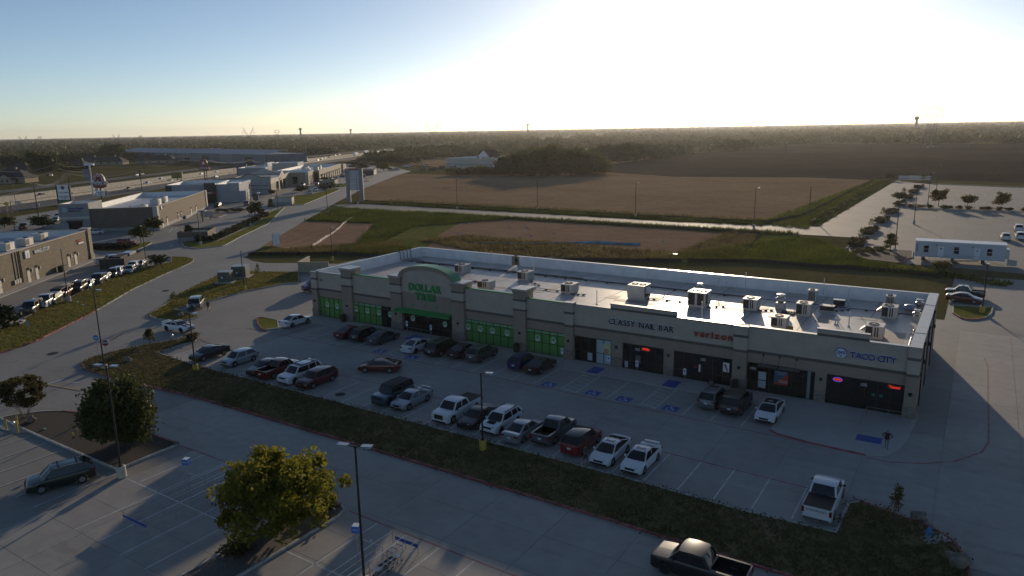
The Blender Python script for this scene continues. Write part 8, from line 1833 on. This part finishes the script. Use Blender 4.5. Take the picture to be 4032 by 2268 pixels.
w = P('Z2', 820, 700); t = thing('pole_sign', 'dark pole sign with blue red and green panels behind the car wash', 'sign', (w.x, w.y, 0), math.radians(33)); hh = height_at('Z2', 820, 540, w)
MB().tube((0,0,0),(0,0,hh),.35,n=8).build('post', POLE, t)
for k, m in enumerate((mat('pan_blue', (.03,.05,.10), .5), SIGNR, mat('pan_green', (.02,.12,.05), .5))): MB().box(-3.2,3.2,-.5,.5,hh-2.3*(k+1)+.1,hh-2.3*k).build('panel', m, t)
w = P('Z2', 1305, 600); t = thing('pole_sign', 'dark red square pole sign above the tan building', 'sign', (w.x, w.y, 0), math.radians(33)); hh = height_at('Z2', 1305, 500, w); MB().tube((0,0,0),(0,0,hh-5),.4,n=8).build('post', POLE, t); MB().box(-3.6,3.6,-.5,.5,hh-7,hh).build('panel', mat('maroon_panel', (.08,.015,.018), .5), t); MB().xzprism([(2.2*math.cos(k*.3), hh-3.5+1.6*math.sin(k*.3)) for k in range(21)], -.56, -.51).build('oval_mark', mat('olive_mark', (.16,.11,.03), .5), t)
w = P('A2', 2250, 600); t = thing('pole_sign', 'small yellow green sign over the grey restaurant roof', 'sign', (w.x, w.y, 0), math.radians(33)); hh = height_at('A2', 2250, 375, w); MB().tube((0,0,0),(0,0,hh),.3,n=8).build('post', POLE, t); MB().box(-3.2,3.2,-.5,.5,hh-3.6,hh).build('panel', mat('olive_panel', (.20,.17,.02), .5, var=.3, scale=.8), t); MB().box(-3,3,-.4,.4,hh-5.6,hh-4.4).build('bar', mat('maroon_panel', (.08,.015,.018)), t)
w = P('Z2', 475, 470); t = thing('billboard', 'large double billboard with YES and SMART LIVING panels above the metal shed', 'billboard', (w.x, w.y, 0), math.radians(40)); hh = height_at('Z2', 450, 335, w); s_ = w.length/FPX*.31056
MB().tube((0,0,0),(0,0,hh-55*s_),.9,n=8).build('post', POLE, t); B_ = 100*s_; H_ = 55*s_
MB().box(-B_*1.22, -B_*.14, -.5, .5, hh-H_, hh).build('left_panel', SIGNW, t); MB().box(-B_*.10, B_*.9, -.5, .5, hh-H_, hh).build('right_panel', mat('navy_panel', (.02,.018,.05), .5), t); MB().box(-B_*1.15, -B_*.2, -.6, -.51, hh-H_*.88, hh-H_*.68).build('strip', mat('mauve', (.12,.08,.14), .5), t)
stand_text(text_mesh('YES', H_*.75, .2, .3), 'lettering', mat('peach', (.6,.25,.12), .5), t, (-B_*.72, -.62, hh-H_*.34)); stand_text(text_mesh('SMART', H_*.42, .2, .2), 'lettering', SIGNW, t, (B_*.38, -.62, hh-H_*.2)); stand_text(text_mesh('LIVING', H_*.42, .2, .2), 'lettering', SIGNW, t, (B_*.38, -.62, hh-H_*.8)); MB().box(-B_*.03, B_*.78, -.6, -.51, hh-H_*.62, hh-H_*.36).build('strip', mat('orange_strip', (.45,.12,.04), .5), t)
t = thing('leasing_sign', 'upright red and white V shaped leasing sign at the field corner', 'sign', (*P('Z7',1020,420).xy, -.08), math.radians(0))
MB().obox((-.55,0,1.6), (1,-.9,0), (.9,1,0), (0,0,1), .8, .04, 1.5).build('red_panel', mat('lease_red', (.30,.03,.035), .5, var=.3, scale=1.5), t); MB().obox((.55,.0,1.6), (1,.9,0), (-.9,1,0), (0,0,1), .8, .04, 1.5).build('white_panel', SIGNW, t); MB().box(-1.2,-1.1,.6,.7,0,3.0).box(1.1,1.2,.6,.7,0,3.0).build('posts', GALV, t)
t = thing('road_sign', 'bright yellow diamond road sign above stacked orange arrows at the service road', 'sign', (*P('Z1',110,1210).xy, 0), math.radians(60)); MB().tube((0,0,0),(0,0,4.5),.08,n=6).build('post', POLEG, t); MB().xzprism([(0,5.6),(.9,4.7),(0,3.8),(-.9,4.7)], -.1, 0).build('diamond', mat('diamond_yellow', (.6,.45,.08), .4), t)
for z in (1.6, 2.4, 3.1): MB().box(-1.9,-.3,-.1,0,z,z+.45).box(.5,1.6,-.1,0,z,z+.45).build('arrow_board', mat('arrow_orange', (.5,.22,.12), .6), t)
for i, (c, x, y) in enumerate((('A1',975,1230),('A2',935,870),('A2',1245,830),('A2',1850,760),('A3',365,1020),('A3',510,995),('A3',1060,910),('A1',1850,1075))):
    w = P(c, x, y); t = thing('traffic_barrel', 'orange and white traffic barrel, '+['first','second','third','fourth','fifth','sixth','seventh','eighth'][i]+' placed along the service road', 'traffic barrel', (w.x, w.y, 0), 0, 'barrels along the service road'); MB().lathe([(.42,0),(.38,.1),(.33,1.3),(0,1.35)], 10).build('drum', mat('barrel_orange', (.5,.12,.03), .6), t, 50); MB().lathe([(.375,.45),(.365,.7)], 10).lathe([(.355,.9),(.345,1.1)], 10).build('white_bands', SIGNW, t)
for i, x in enumerate((1280, 1405)):
    w = P('Z5', x, 893); t = thing('barricade', 'white striped road barricade, '+['left','right'][i]+' of two at the end of the new lane', 'barricade', (w.x, w.y, 0), 0)
    for z in (.5, 1.2, 1.9): MB().box(-4.5,4.5,-.05,.05,z,z+.35).build('rail', SIGNW, t)
    for xx in (-3.8,0,3.8): MB().box(xx-.07,xx+.07,.05,.15,0,2.3).build('post', POLEG, t)
# ---- silt fences, white plastic sheeting, blue tarp
FAB = mat('black_silt_fabric', (.022,.022,.024), .8, var=.3, scale=2)
def silt(label, pts, h=.75, m=FAB, step=2.5, name='silt_fence'):
    o = Vector((pts[0][0], pts[0][1], -.08)); t = thing(name, label, 'fence', o); P2 = []
    for a, b in zip(pts, pts[1:]):
        a, b = Vector(a), Vector(b); n = max(1, int((b-a).length/step)); P2 += [a.lerp(b, k/n) for k in range(n)]
    P2.append(Vector(pts[-1])); P2 = [Vector((p.x-o.x+random.uniform(-.12,.12), p.y-o.y+random.uniform(-.12,.12))) for p in P2]
    vs = []; fs = []
    for i, p in enumerate(P2): hh = h*random.uniform(.82, 1.05); vs += [(p.x, p.y, 0), (p.x+random.uniform(-.06,.06), p.y+random.uniform(-.1,.1), hh)]
    for i in range(len(P2)-1): fs += [(2*i, 2*i+2, 2*i+3, 2*i+1), (2*i+1, 2*i+3, 2*i+2, 2*i)]
    MB().add(vs, fs).build('fabric', m, t)
    for i, p in enumerate(P2[::2]): MB().tube((p.x,p.y,0),(p.x,p.y,h+.15),.03,n=5).build('stake', WOODP, t)
silt('black silt fence behind the left end of the shops along the weedy field', [(-139,104.6),(-121,114.4),(-103,117.4),(-75,128.4),(-50,140.4)])
silt('black silt fence below the bright green weeds behind the shops', [(-49,141),(-38,146.2),(-21.7,147),(-9.7,147.9),(-4.8,145.5)], .8)
silt('black silt fence between field road and tan field', [(-205,209.3),(-159,208.6),(-88,207.8),(-50,207.4),(-44.5,226),(-44.5,300),(-44.5,388)], .9)
silt('black silt fence along the far edge of the bare soil', [(-138,186),(-92,187.5),(-46,186),(-41,150)], .6)
silt('crumpled white plastic sheeting lying as a line left of the weeds', [tuple(P('Z7',x,y).xy) for x, y in ((1565,435),(1640,385),(1740,320),(1830,265),(1920,195),(2010,110),(2090,55),(2140,20))], .6, mat('white_plastic', (.75,.70,.66), .35), 1.5, 'plastic_sheeting')
silt('pale blue plastic tarp strip lying along the bare soil behind the shops', [tuple(P('Z3',x,y).xy) for x, y in ((1200,1338),(1400,1335),(1650,1342),(1900,1343),(2150,1335),(2576,1330))]+[tuple(P('Y1',x,y).xy) for x, y in ((900,18),(1500,38))], .5, mat('blue_tarp', (.08,.32,.48), .5, var=.4, scale=.5), 2.0, 'blue_tarp')
silt('pale hose snaking through the green weeds', [tuple(P('Z3',x,y).xy) for x, y in ((130,1165),(95,1210),(100,1290),(150,1350),(205,1400))], .12, mat('pale_hose', (.45,.42,.34), .6), 1.0, 'hose')
for k in range(46):
    a_ = pts_in([(-200,214),(-60,212),(-50,380),(-140,380),(-250,340)] if k < 32 else [(-118,148),(-60,150),(-50,180),(-130,182)], 1)[0]
    tag(MB().box(-.35,.35,-.25,.25,0,.12).box(-.2,.25,-.3,.2,.02,.25).build('litter', mat('dull_paper', (.45,.43,.40), .9, spec=0.0), None, None, (a_[0], a_[1], -.08), k*.7), 'scrap of white litter lying on the open field', 'litter', 'white litter on the fields')
# ---- power line poles and wires
def util_pole(w, h, rot, label):
    t = thing('utility_pole', label, 'utility pole', (w[0], w[1], 0), rot, 'wooden power poles along the highway'); MB().tube((0,0,0),(0,0,h),.19,.13,8).build('pole', WOODP, t)
    MB().box(-1.3,1.3,-.07,.07,h-.7,h-.52).build('cross_arm', WOODP, t)
    for x in (-1.15,-.4,.4,1.15): MB().tube((x,0,h-.52),(x,0,h-.3),.05,n=6).build('insulator', GALV, t)
    return t
WIREM = mat('wire_metal', (.30,.26,.20), .35, .8)
def wire_run(label, pts, sag, r=.035):
    o = pts[0]; t = thing('power_line', label, 'wire', (o.x, o.y, o.z), 0, 'power lines')
    for a, b in zip(pts, pts[1:]):
        q = []
        for k in range(13): f = k/12; c = a.lerp(b, f); c.z -= sag*4*f*(1-f); q.append(c-o)
        MB().path(q, r, 4).build('wire', WIREM, t)
rowA = [('Z1',490,1212,415,772),('Z1',908,1005,858,648),('Z1',1802,872,1765,597),('Z2',350,775,322,470),('Z2',940,635,918,490),('Z2',1128,605,1120,470)]
pa = []
w0 = P('Z1', -420, 1480); pa.append(Vector((w0.x, w0.y, 11.8)))
for i, (c, x, y, xt, yt) in enumerate(rowA):
    w = P(c, x, y); h = min(14, max(9, height_at(c, xt, yt, w)))
    if i != 3: util_pole(w.xy, h, math.radians(30), ['dark wooden power pole nearest the left edge, near side of the highway','wooden power pole behind the tenant sign, near side','wooden power pole above the clinic roof, near side','','wooden power pole above the car wash roof, near side','farthest wooden power pole on the near side'][i])
    pa.append(Vector((w.x, w.y, h-.3)))
for k, off in enumerate((-.9, 0, .9)): wire_run(['left','middle','right'][k]+' power wire strung along the near side of the highway', [p+Vector((off, off*.6, 0)) for p in pa], 2.2)
rowB = [('Z1',770,790,735,520),('Z1',1255,650,1240,485),('Z1',1835,665,1800,455),('Z1',2245,605,2222,430),('Z2',1440,450,1428,330),('Z2',955,410,950,350)]
pb = [Vector((*P('Z1', -200, 950).xy, 14))]
for i, (c, x, y, xt, yt) in enumerate(rowB[:4]):
    w = P(c, x, y); h = min(26, max(10, height_at(c, xt, yt, w))); util_pole(w.xy, h, math.radians(30), ['leftmost','second','third','rightmost'][i]+' tall wooden pole on the far side of the highway'); pb.append(Vector((w.x, w.y, h-.3)))
w = P('Z2', 955, 470); pb.append(Vector((w.x, w.y, height_at('Z2', 950, 350, w)))); w = P('Z2', 1440, 455); pb.append(Vector((w.x, w.y, height_at('Z2', 1428, 320, w))))
util_pole(pb[-2].xy, pb[-2].z, math.radians(30), 'pair pole where the far wires peak before the woods'); util_pole(pb[-1].xy, pb[-1].z, math.radians(30), 'tall pale pole beside the highway bend')
for k, off in enumerate((-1.0, 1.0)): wire_run(['upper','lower'][k]+' wire strung along the far side of the highway', [p+Vector((off, 0, -3*k)) for p in pb], 3.5, .06)
# tall thin steel monopoles in the woods
for i, (c, x, y, xt, yt) in enumerate((('Z2',655,420,632,210),('Z2',1630,430,1605,170),('Z1',590,400,575,295),('Z1',1255,390,1240,260),('Z1',2005,370,1990,240),('Z3',580,445,570,270),('Z3',1870,390,1868,185),('Z4',1388,560,1395,250),('Z4',1430,590,1432,480),('Z5',855,570,858,470),('Z5',1962,560,1965,465),('Z4',2275,580,2275,460))):
    w = P(c, x, y); h = height_at(c, xt, yt, w); t = thing('steel_pole', ['pale steel pole right of the billboard','pale steel pole left of the highway bend','thin pole above the left trees','thin pole left of the large dark tree','thin pole above the metal shed','white pole on the meadow left of the supply store','thin pole above the tree clump','tall dark pole at the ploughed field corner','short pole at the ploughed field corner','thin post in the ploughed field, left','thin post in the ploughed field, right','thin post in the ploughed field, middle'][i], 'pole', (w.x, w.y, 0)); r = max(.25, w.length*.00016); MB().tube((0,0,0),(0,0,h),r,r*.6,6).build('shaft', POLEG if i not in (7,8,9,10,11) else WOODP, t); MB().box(-r*4,r*4,-r*.5,r*.5,h-.6,h-.2).build('cross_arm', POLEG, t)
# ---- lattice towers and water towers on the horizon
LAT = mat('lattice_steel', (.22,.21,.20), .5, .5)
def lattice(d, c, x, ytop, kind, label, spread=1.0):
    q = pixel_ray(c, x, ytop); k = d/math.hypot(q.x, q.y); w = Vector((q.x*k, q.y*k)); H = CAMH+q.z*k; t = thing('transmission_tower', label, 'transmission tower', (w.x, w.y, 0), math.atan2(q.y, q.x)-math.pi/2)
    r = d*.00016*spread; m = MB()
    if kind == 'vee':
        wy = H*.55
        for s_ in (-1, 1):
            m.tube((0,0,0), (s_*H*.10,0,wy), r*1.3, n=4); m.tube((s_*H*.10,0,wy), (s_*H*.30,0,H), r, n=4); m.tube((s_*H*.03,0,wy*.95), (s_*H*.30,0,H), r*.8, n=4); m.tube((s_*H*.16,0,H*.7), (s_*H*.36,0,H*.66), r*.8, n=4); m.tube((s_*H*.36,0,H*.66), (s_*H*.25,0,H*.84), r*.6, n=4)
            for j in range(6): f = j/6; m.tube((s_*H*(.10+.20*f),0,wy+(H-wy)*f), (s_*H*(.03+.27*(f+.08)),0,wy*.95+(H-wy*.95)*(f+.08)), r*.5, n=4)
            m.tube((s_*H*.08,0,0), (s_*H*.03,0,wy), r, n=4)
        for j in range(7): f = j/7; m.tube((-H*.08*(1-f*.5),0,wy*f), (H*.08*(1-f*.5),0,wy*(f+.14)), r*.5, n=4); m.tube((H*.08*(1-f*.5),0,wy*f), (-H*.08*(1-f*.5),0,wy*(f+.14)), r*.5, n=4)
    else:
        for s_ in (-1, 1):
            m.tube((s_*H*.09,0,0), (s_*H*.025,0,H*.62), r*1.2, n=4); m.tube((s_*H*.025,0,H*.62), (s_*H*.16,0,H*.80), r, n=4); m.tube((s_*H*.16,0,H*.80), (s_*H*.10,0,H), r, n=4); m.tube((s_*H*.16,0,H*.80), (s_*H*.30,0,H*.84), r*.8, n=4); m.tube((s_*H*.30,0,H*.84), (s_*H*.12,0,H*.95), r*.6, n=4)
        m.tube((-H*.22,0,H), (H*.22,0,H), r, n=4); m.tube((-H*.16,0,H*.8), (H*.16,0,H*.8), r, n=4)
        for j in range(7): f = j/7*.6; m.tube((-H*.09*(1-f*1.2),0,H*f), (H*.09*(1-f*1.3),0,H*(f+.085)), r*.5, n=4); m.tube((H*.09*(1-f*1.2),0,H*f), (-H*.09*(1-f*1.3),0,H*(f+.085)), r*.5, n=4)
    m.build('lattice', LAT, t); MB().box(-1.2,1.2,-1.2,1.2,0,.6).build('footing', KERB, t); return t
lattice(1500, 'Z3', 775, 95, 'vee', 'V shaped lattice tower right of the highway vanishing point'); lattice(1900, 'Z3', 1160, 155, 'tee', 'T shaped lattice tower above the supply store'); lattice(2000, 'Z2', 890, 65, 'vee', 'V shaped lattice tower above the metal workshop'); lattice(2600, 'Z2', 1255, 105, 'tee', 'T shaped lattice tower left of the first water tower'); lattice(2600, 'Z1', 285, 175, 'vee', 'V shaped lattice tower near the left edge of the horizon'); lattice(2800, 'Z1', 1470, 155, 'vee', 'V shaped lattice tower on the left horizon above the large tree'); lattice(1300, 'Z4', 738, 208, 'vee', 'V shaped lattice tower under the sun glare, left'); lattice(1250, 'Z4', 947, 212, 'tee', 'T shaped lattice tower under the sun glare, right'); lattice(900, 'Z5', 1535, 55, 'tee', 'narrow lattice tower on the right horizon, left of two', 1.3); lattice(930, 'Z5', 1597, 78, 'tee', 'narrow lattice tower on the right horizon, right of two', 1.3)
lattice(4200, 'Z1', 500, 187, 'tee', 'tiny lattice tower on the left horizon'); lattice(4000, 'Z1', 1780, 175, 'tee', 'faint wide lattice tower on the horizon before the glare')
WTW = mat('water_tower_grey', (.16,.17,.20), .6)
for (c, x, yt, wpx, d, lab) in (('Z2',1552,75,34,3200,'grey water tower on the horizon, left of three'),('Z2',2190,88,30,3600,'grey water tower on the horizon, middle of three'),('Z3',1747,118,24,3000,'dark water tower on the horizon, right of three'),('Z5',1372,165,42,2400,'low grey water tank on the right horizon'),('Z5',360,178,12,2600,'thin red topped mast on the right horizon')):
    q = pixel_ray(c, x, yt); k = d/math.hypot(q.x, q.y); w = (q.x*k, q.y*k); H = CAMH+q.z*k; R_ = wpx*CUT[c][2]*d/FPX/2; t = thing('water_tower', lab, 'water tower' if 'mast' not in lab else 'mast', (*w, 0))
    MB().lathe([(R_*.62,0),(R_*.55,H-R_*1.6)], 16).build('column', WTW, t, 40) if 'mast' not in lab else MB().lathe([(R_*.2,0),(R_*.15,H-R_)], 6).build('column', WTW, t)
    MB().lathe([(R_*.55,H-R_*1.7),(R_,H-R_*1.0),(R_,H-R_*.45),(R_*.6,H-.05*R_),(0,H)], 18).build('tank', WTW if 'mast' not in lab else SIGNR, t, 50)
# ---- highway traffic (too small to show parts)
_mini = {}
def mini(kind):
    if kind in _mini: return _mini[kind]
    KM = kind_meshes(kind); V = []; F = []; M_ = []
    def addm(me, off, mi, fs_=1):
        o = len(V); V.extend([(v.co.x+off[0], v.co.y+off[1], v.co.z+off[2]) for v in me.vertices])
        for p_ in me.polygons: F.append(tuple(i+o for i in p_.vertices)); M_.append(mi)
    for pn, me, mk, _ in KM['parts']: addm(me, (0,0,0), {'paint':0,'roof':0,'mirror':0,'bumper':0,'glass':1,'trim':2,'head':3,'tail':4,'plate':3}[mk])
    for wv in KM['wheels']: addm(KM['tyre'], wv, 2)
    me = bpy.data.meshes.new('car'); me.from_pydata(V, [], F); me.polygons.foreach_set('material_index', M_); me.update(); _mini[kind] = me; return me
def hw_car(kind, col, along, perp, back, label):
    x, y = hw(along, perp); x2, y2 = hw(along+3, perp); a = math.atan2(y2-y, x2-x)+(math.pi if back else 0)
    me = mini(kind); o = link('car' if 'pickup' not in kind else 'pickup_truck', me, [PAINT[col], CGLASS, TRIM, HEADL, TAILL], None, (x, y, -.05), a); return tag(o, label, 'car' if 'pickup' not in kind else 'pickup', 'traffic on the highway')
def box_truck(along, perp, back, label, L_=12, col=SIGNW, h=4.0):
    x, y = hw(along, perp); x2, y2 = hw(along+3, perp); a = math.atan2(y2-y, x2-x)+(math.pi if back else 0); t = thing('truck', label, 'truck', (x, y, -.05), a, 'traffic on the highway')
    MB().box(-L_/2, L_/2-2.4, -1.28, 1.28, 1.1, h).build('cargo_box', col, t); MB().add([(L_/2-2.2,-1.2,.5),(L_/2,-1.2,.5),(L_/2,-1.2,1.7),(L_/2-.5,-1.2,2.9),(L_/2-2.2,-1.2,2.9),(L_/2-2.2,1.2,.5),(L_/2,1.2,.5),(L_/2,1.2,1.7),(L_/2-.5,1.2,2.9),(L_/2-2.2,1.2,2.9)], [(0,1,2,3,4),(9,8,7,6,5),(1,6,7,2),(2,7,8,3),(3,8,9,4),(0,4,9,5)]).build('cab', col, t); MB().add([(L_/2+.01,-1.05,1.75),(L_/2+.01,1.05,1.75),(L_/2-.47,1.05,2.75),(L_/2-.47,-1.05,2.75)], [(0,1,2,3)]).build('windshield', CGLASS, t)
    for xx in (L_/2-1.1, -L_/2+1.2, -L_/2+2.4):
        for yy in (-1.1, 1.1): MB().tube((xx,yy-.15,.5),(xx,yy+.15,.5),.5,n=12).build('wheel', TYRE, t)
    return t
lanes = {'near lanes': (3.6, 8.2), 'far lanes': (27.5, 33, 37), 'centre lanes': (14.5, 19.5)}
def along_of(c, x, y, perp):
    w = P(c, x, y); return (Vector((w.x, w.y))-HP).dot(HD)
TRAF = [('A1',380,1010,15,'pickup','maroon','maroon pickup on the highway at the left edge'),('A1',1310,970,5,'sedan','darkgrey','dark sedan on the near highway lanes left of the tenant sign'),('A1',1880,870,5,'suv','white','white off-roader on the near highway lanes right of the tenant sign'),('A2',840,700,5,'pickup','silver','silver pickup on the highway right of the hat sign'),('A2',1220,590,17,'suv','white','white suv on the middle highway lanes'),('A2',1560,620,5,'sedan','silver','silver sedan on the near lanes above the clinic roof'),('A2',2040,490,27,'sedan','white','white sedan on the far lanes left of the yellow sign'),('A2',680,840,-8,'pickup','tan','tan pickup on the service road above the clinic'),('A1',1150,720,34,'suv','silver','silver suv gleaming on the far side road'),('A2',540,480,60,'minivan','green','dark minivan on the far service road'),('A2',790,490,60,'suv','silver','gleaming suv on the far service road behind the van'),
  ('A3',280,850,14,'suv','silver','glaring silver suv left of the round pole sign'),('A3',520,790,17,'sedan','white','white sedan just left of the round pole sign posts'),('A3',690,910,-9,'sedan','silver','glaring sedan on the service road below the round sign'),('A3',1060,720,16,'sedan','silver','silver sedan right of the round pole sign'),('A3',1150,690,18,'suv','white','white suv right of the round pole sign'),('A3',1290,735,14,'sedan','darkgrey','dark sedan gleaming before the box truck'),('A3',1390,680,18,'suv','silver','silver suv ahead of the box truck'),('A3',1140,640,33,'sedan','black','black sedan on the far lanes behind the round sign'),('A3',1790,505,52,'suv','silver','glaring vehicle above the dark panel sign'),('A3',2120,590,10,'sedan','silver','silver sedan right of the white semi trailer'),('A3',2200,525,30,'suv','white','glaring white suv left of the flat truck')]
for (c, x, y, perp, k, col, lab) in TRAF: hw_car(k, col, along_of(c, x, y, perp), perp, perp > 22, lab)
for i in range(34):
    perp = [4, 9, 15, 19.5, 27, 32, 37][i % 7]; al = 420+i*27+(i*53 % 17); k = ['sedan','suv','suv','pickup','hatch'][i % 5]; col = ['white','silver','black','darkgrey','white','maroon','blue'][(i*3) % 7]
    hw_car(k, col, al, perp, perp > 22, 'tiny '+{'silver':'silver','white':'white','black':'black','darkgrey':'dark grey','maroon':'maroon','blue':'blue'}[col]+' '+{'sedan':'sedan','suv':'suv','pickup':'pickup','hatch':'hatchback'}[k]+' in the distant highway traffic toward the horizon')
box_truck(along_of('A3',1430,760,-7), -7, False, 'white box truck on the service road left of the dark panel sign', 9, SIGNW, 3.6); box_truck(along_of('A3',1960,640,8), 8, False, 'long white semi trailer on the highway above the car wash', 17, SIGNW, 4.1); box_truck(along_of('A4',560,560,9), 9, False, 'blue grey and white truck on the highway right of the semi', 11, mat('truck_blue', (.16,.2,.26), .5), 4.0); box_truck(along_of('A4',1130,510,9), 9, False, 'white and red truck on the highway left of the shop row', 10, SIGNW, 4.0); box_truck(along_of('A4',400,530,30), 30, True, 'dark truck on the far lanes by the dark red sign', 9, TRIM, 3.6)
box_truck(560, 6, False, 'white truck on the distant highway before the overpass rise', 14, SIGNW, 4.1); box_truck(640, 18, False, 'farther white truck in the distant highway traffic', 14, SIGNW, 4.1)
# ================================================================== thin volume added to stand in for lens glare
hm = bpy.data.materials.new('glare_haze'); hm.use_nodes = True; hn = hm.node_tree; hn.nodes.clear()
ho = hn.nodes.new('ShaderNodeOutputMaterial'); hv = hn.nodes.new('ShaderNodeVolumePrincipled')
hv.inputs['Color'].default_value = (0.92, 0.94, 0.97, 1); hv.inputs['Density'].default_value = 5e-5; hv.inputs['Anisotropy'].default_value = 0.6
hn.links.new(hv.outputs[0], ho.inputs['Volume'])
hz_ = MB().box(-14000, 14000, -2500, 17000, -1.2, 150).build('glare_haze', hm); hz_['kind'] = 'stuff'; hz_['label'] = 'thin pale veil added over the whole place to stand in for lens glare'; hz_['category'] = 'glare_haze'
sc.cycles.volume_bounces = 0; sc.cycles.volume_max_steps = 64
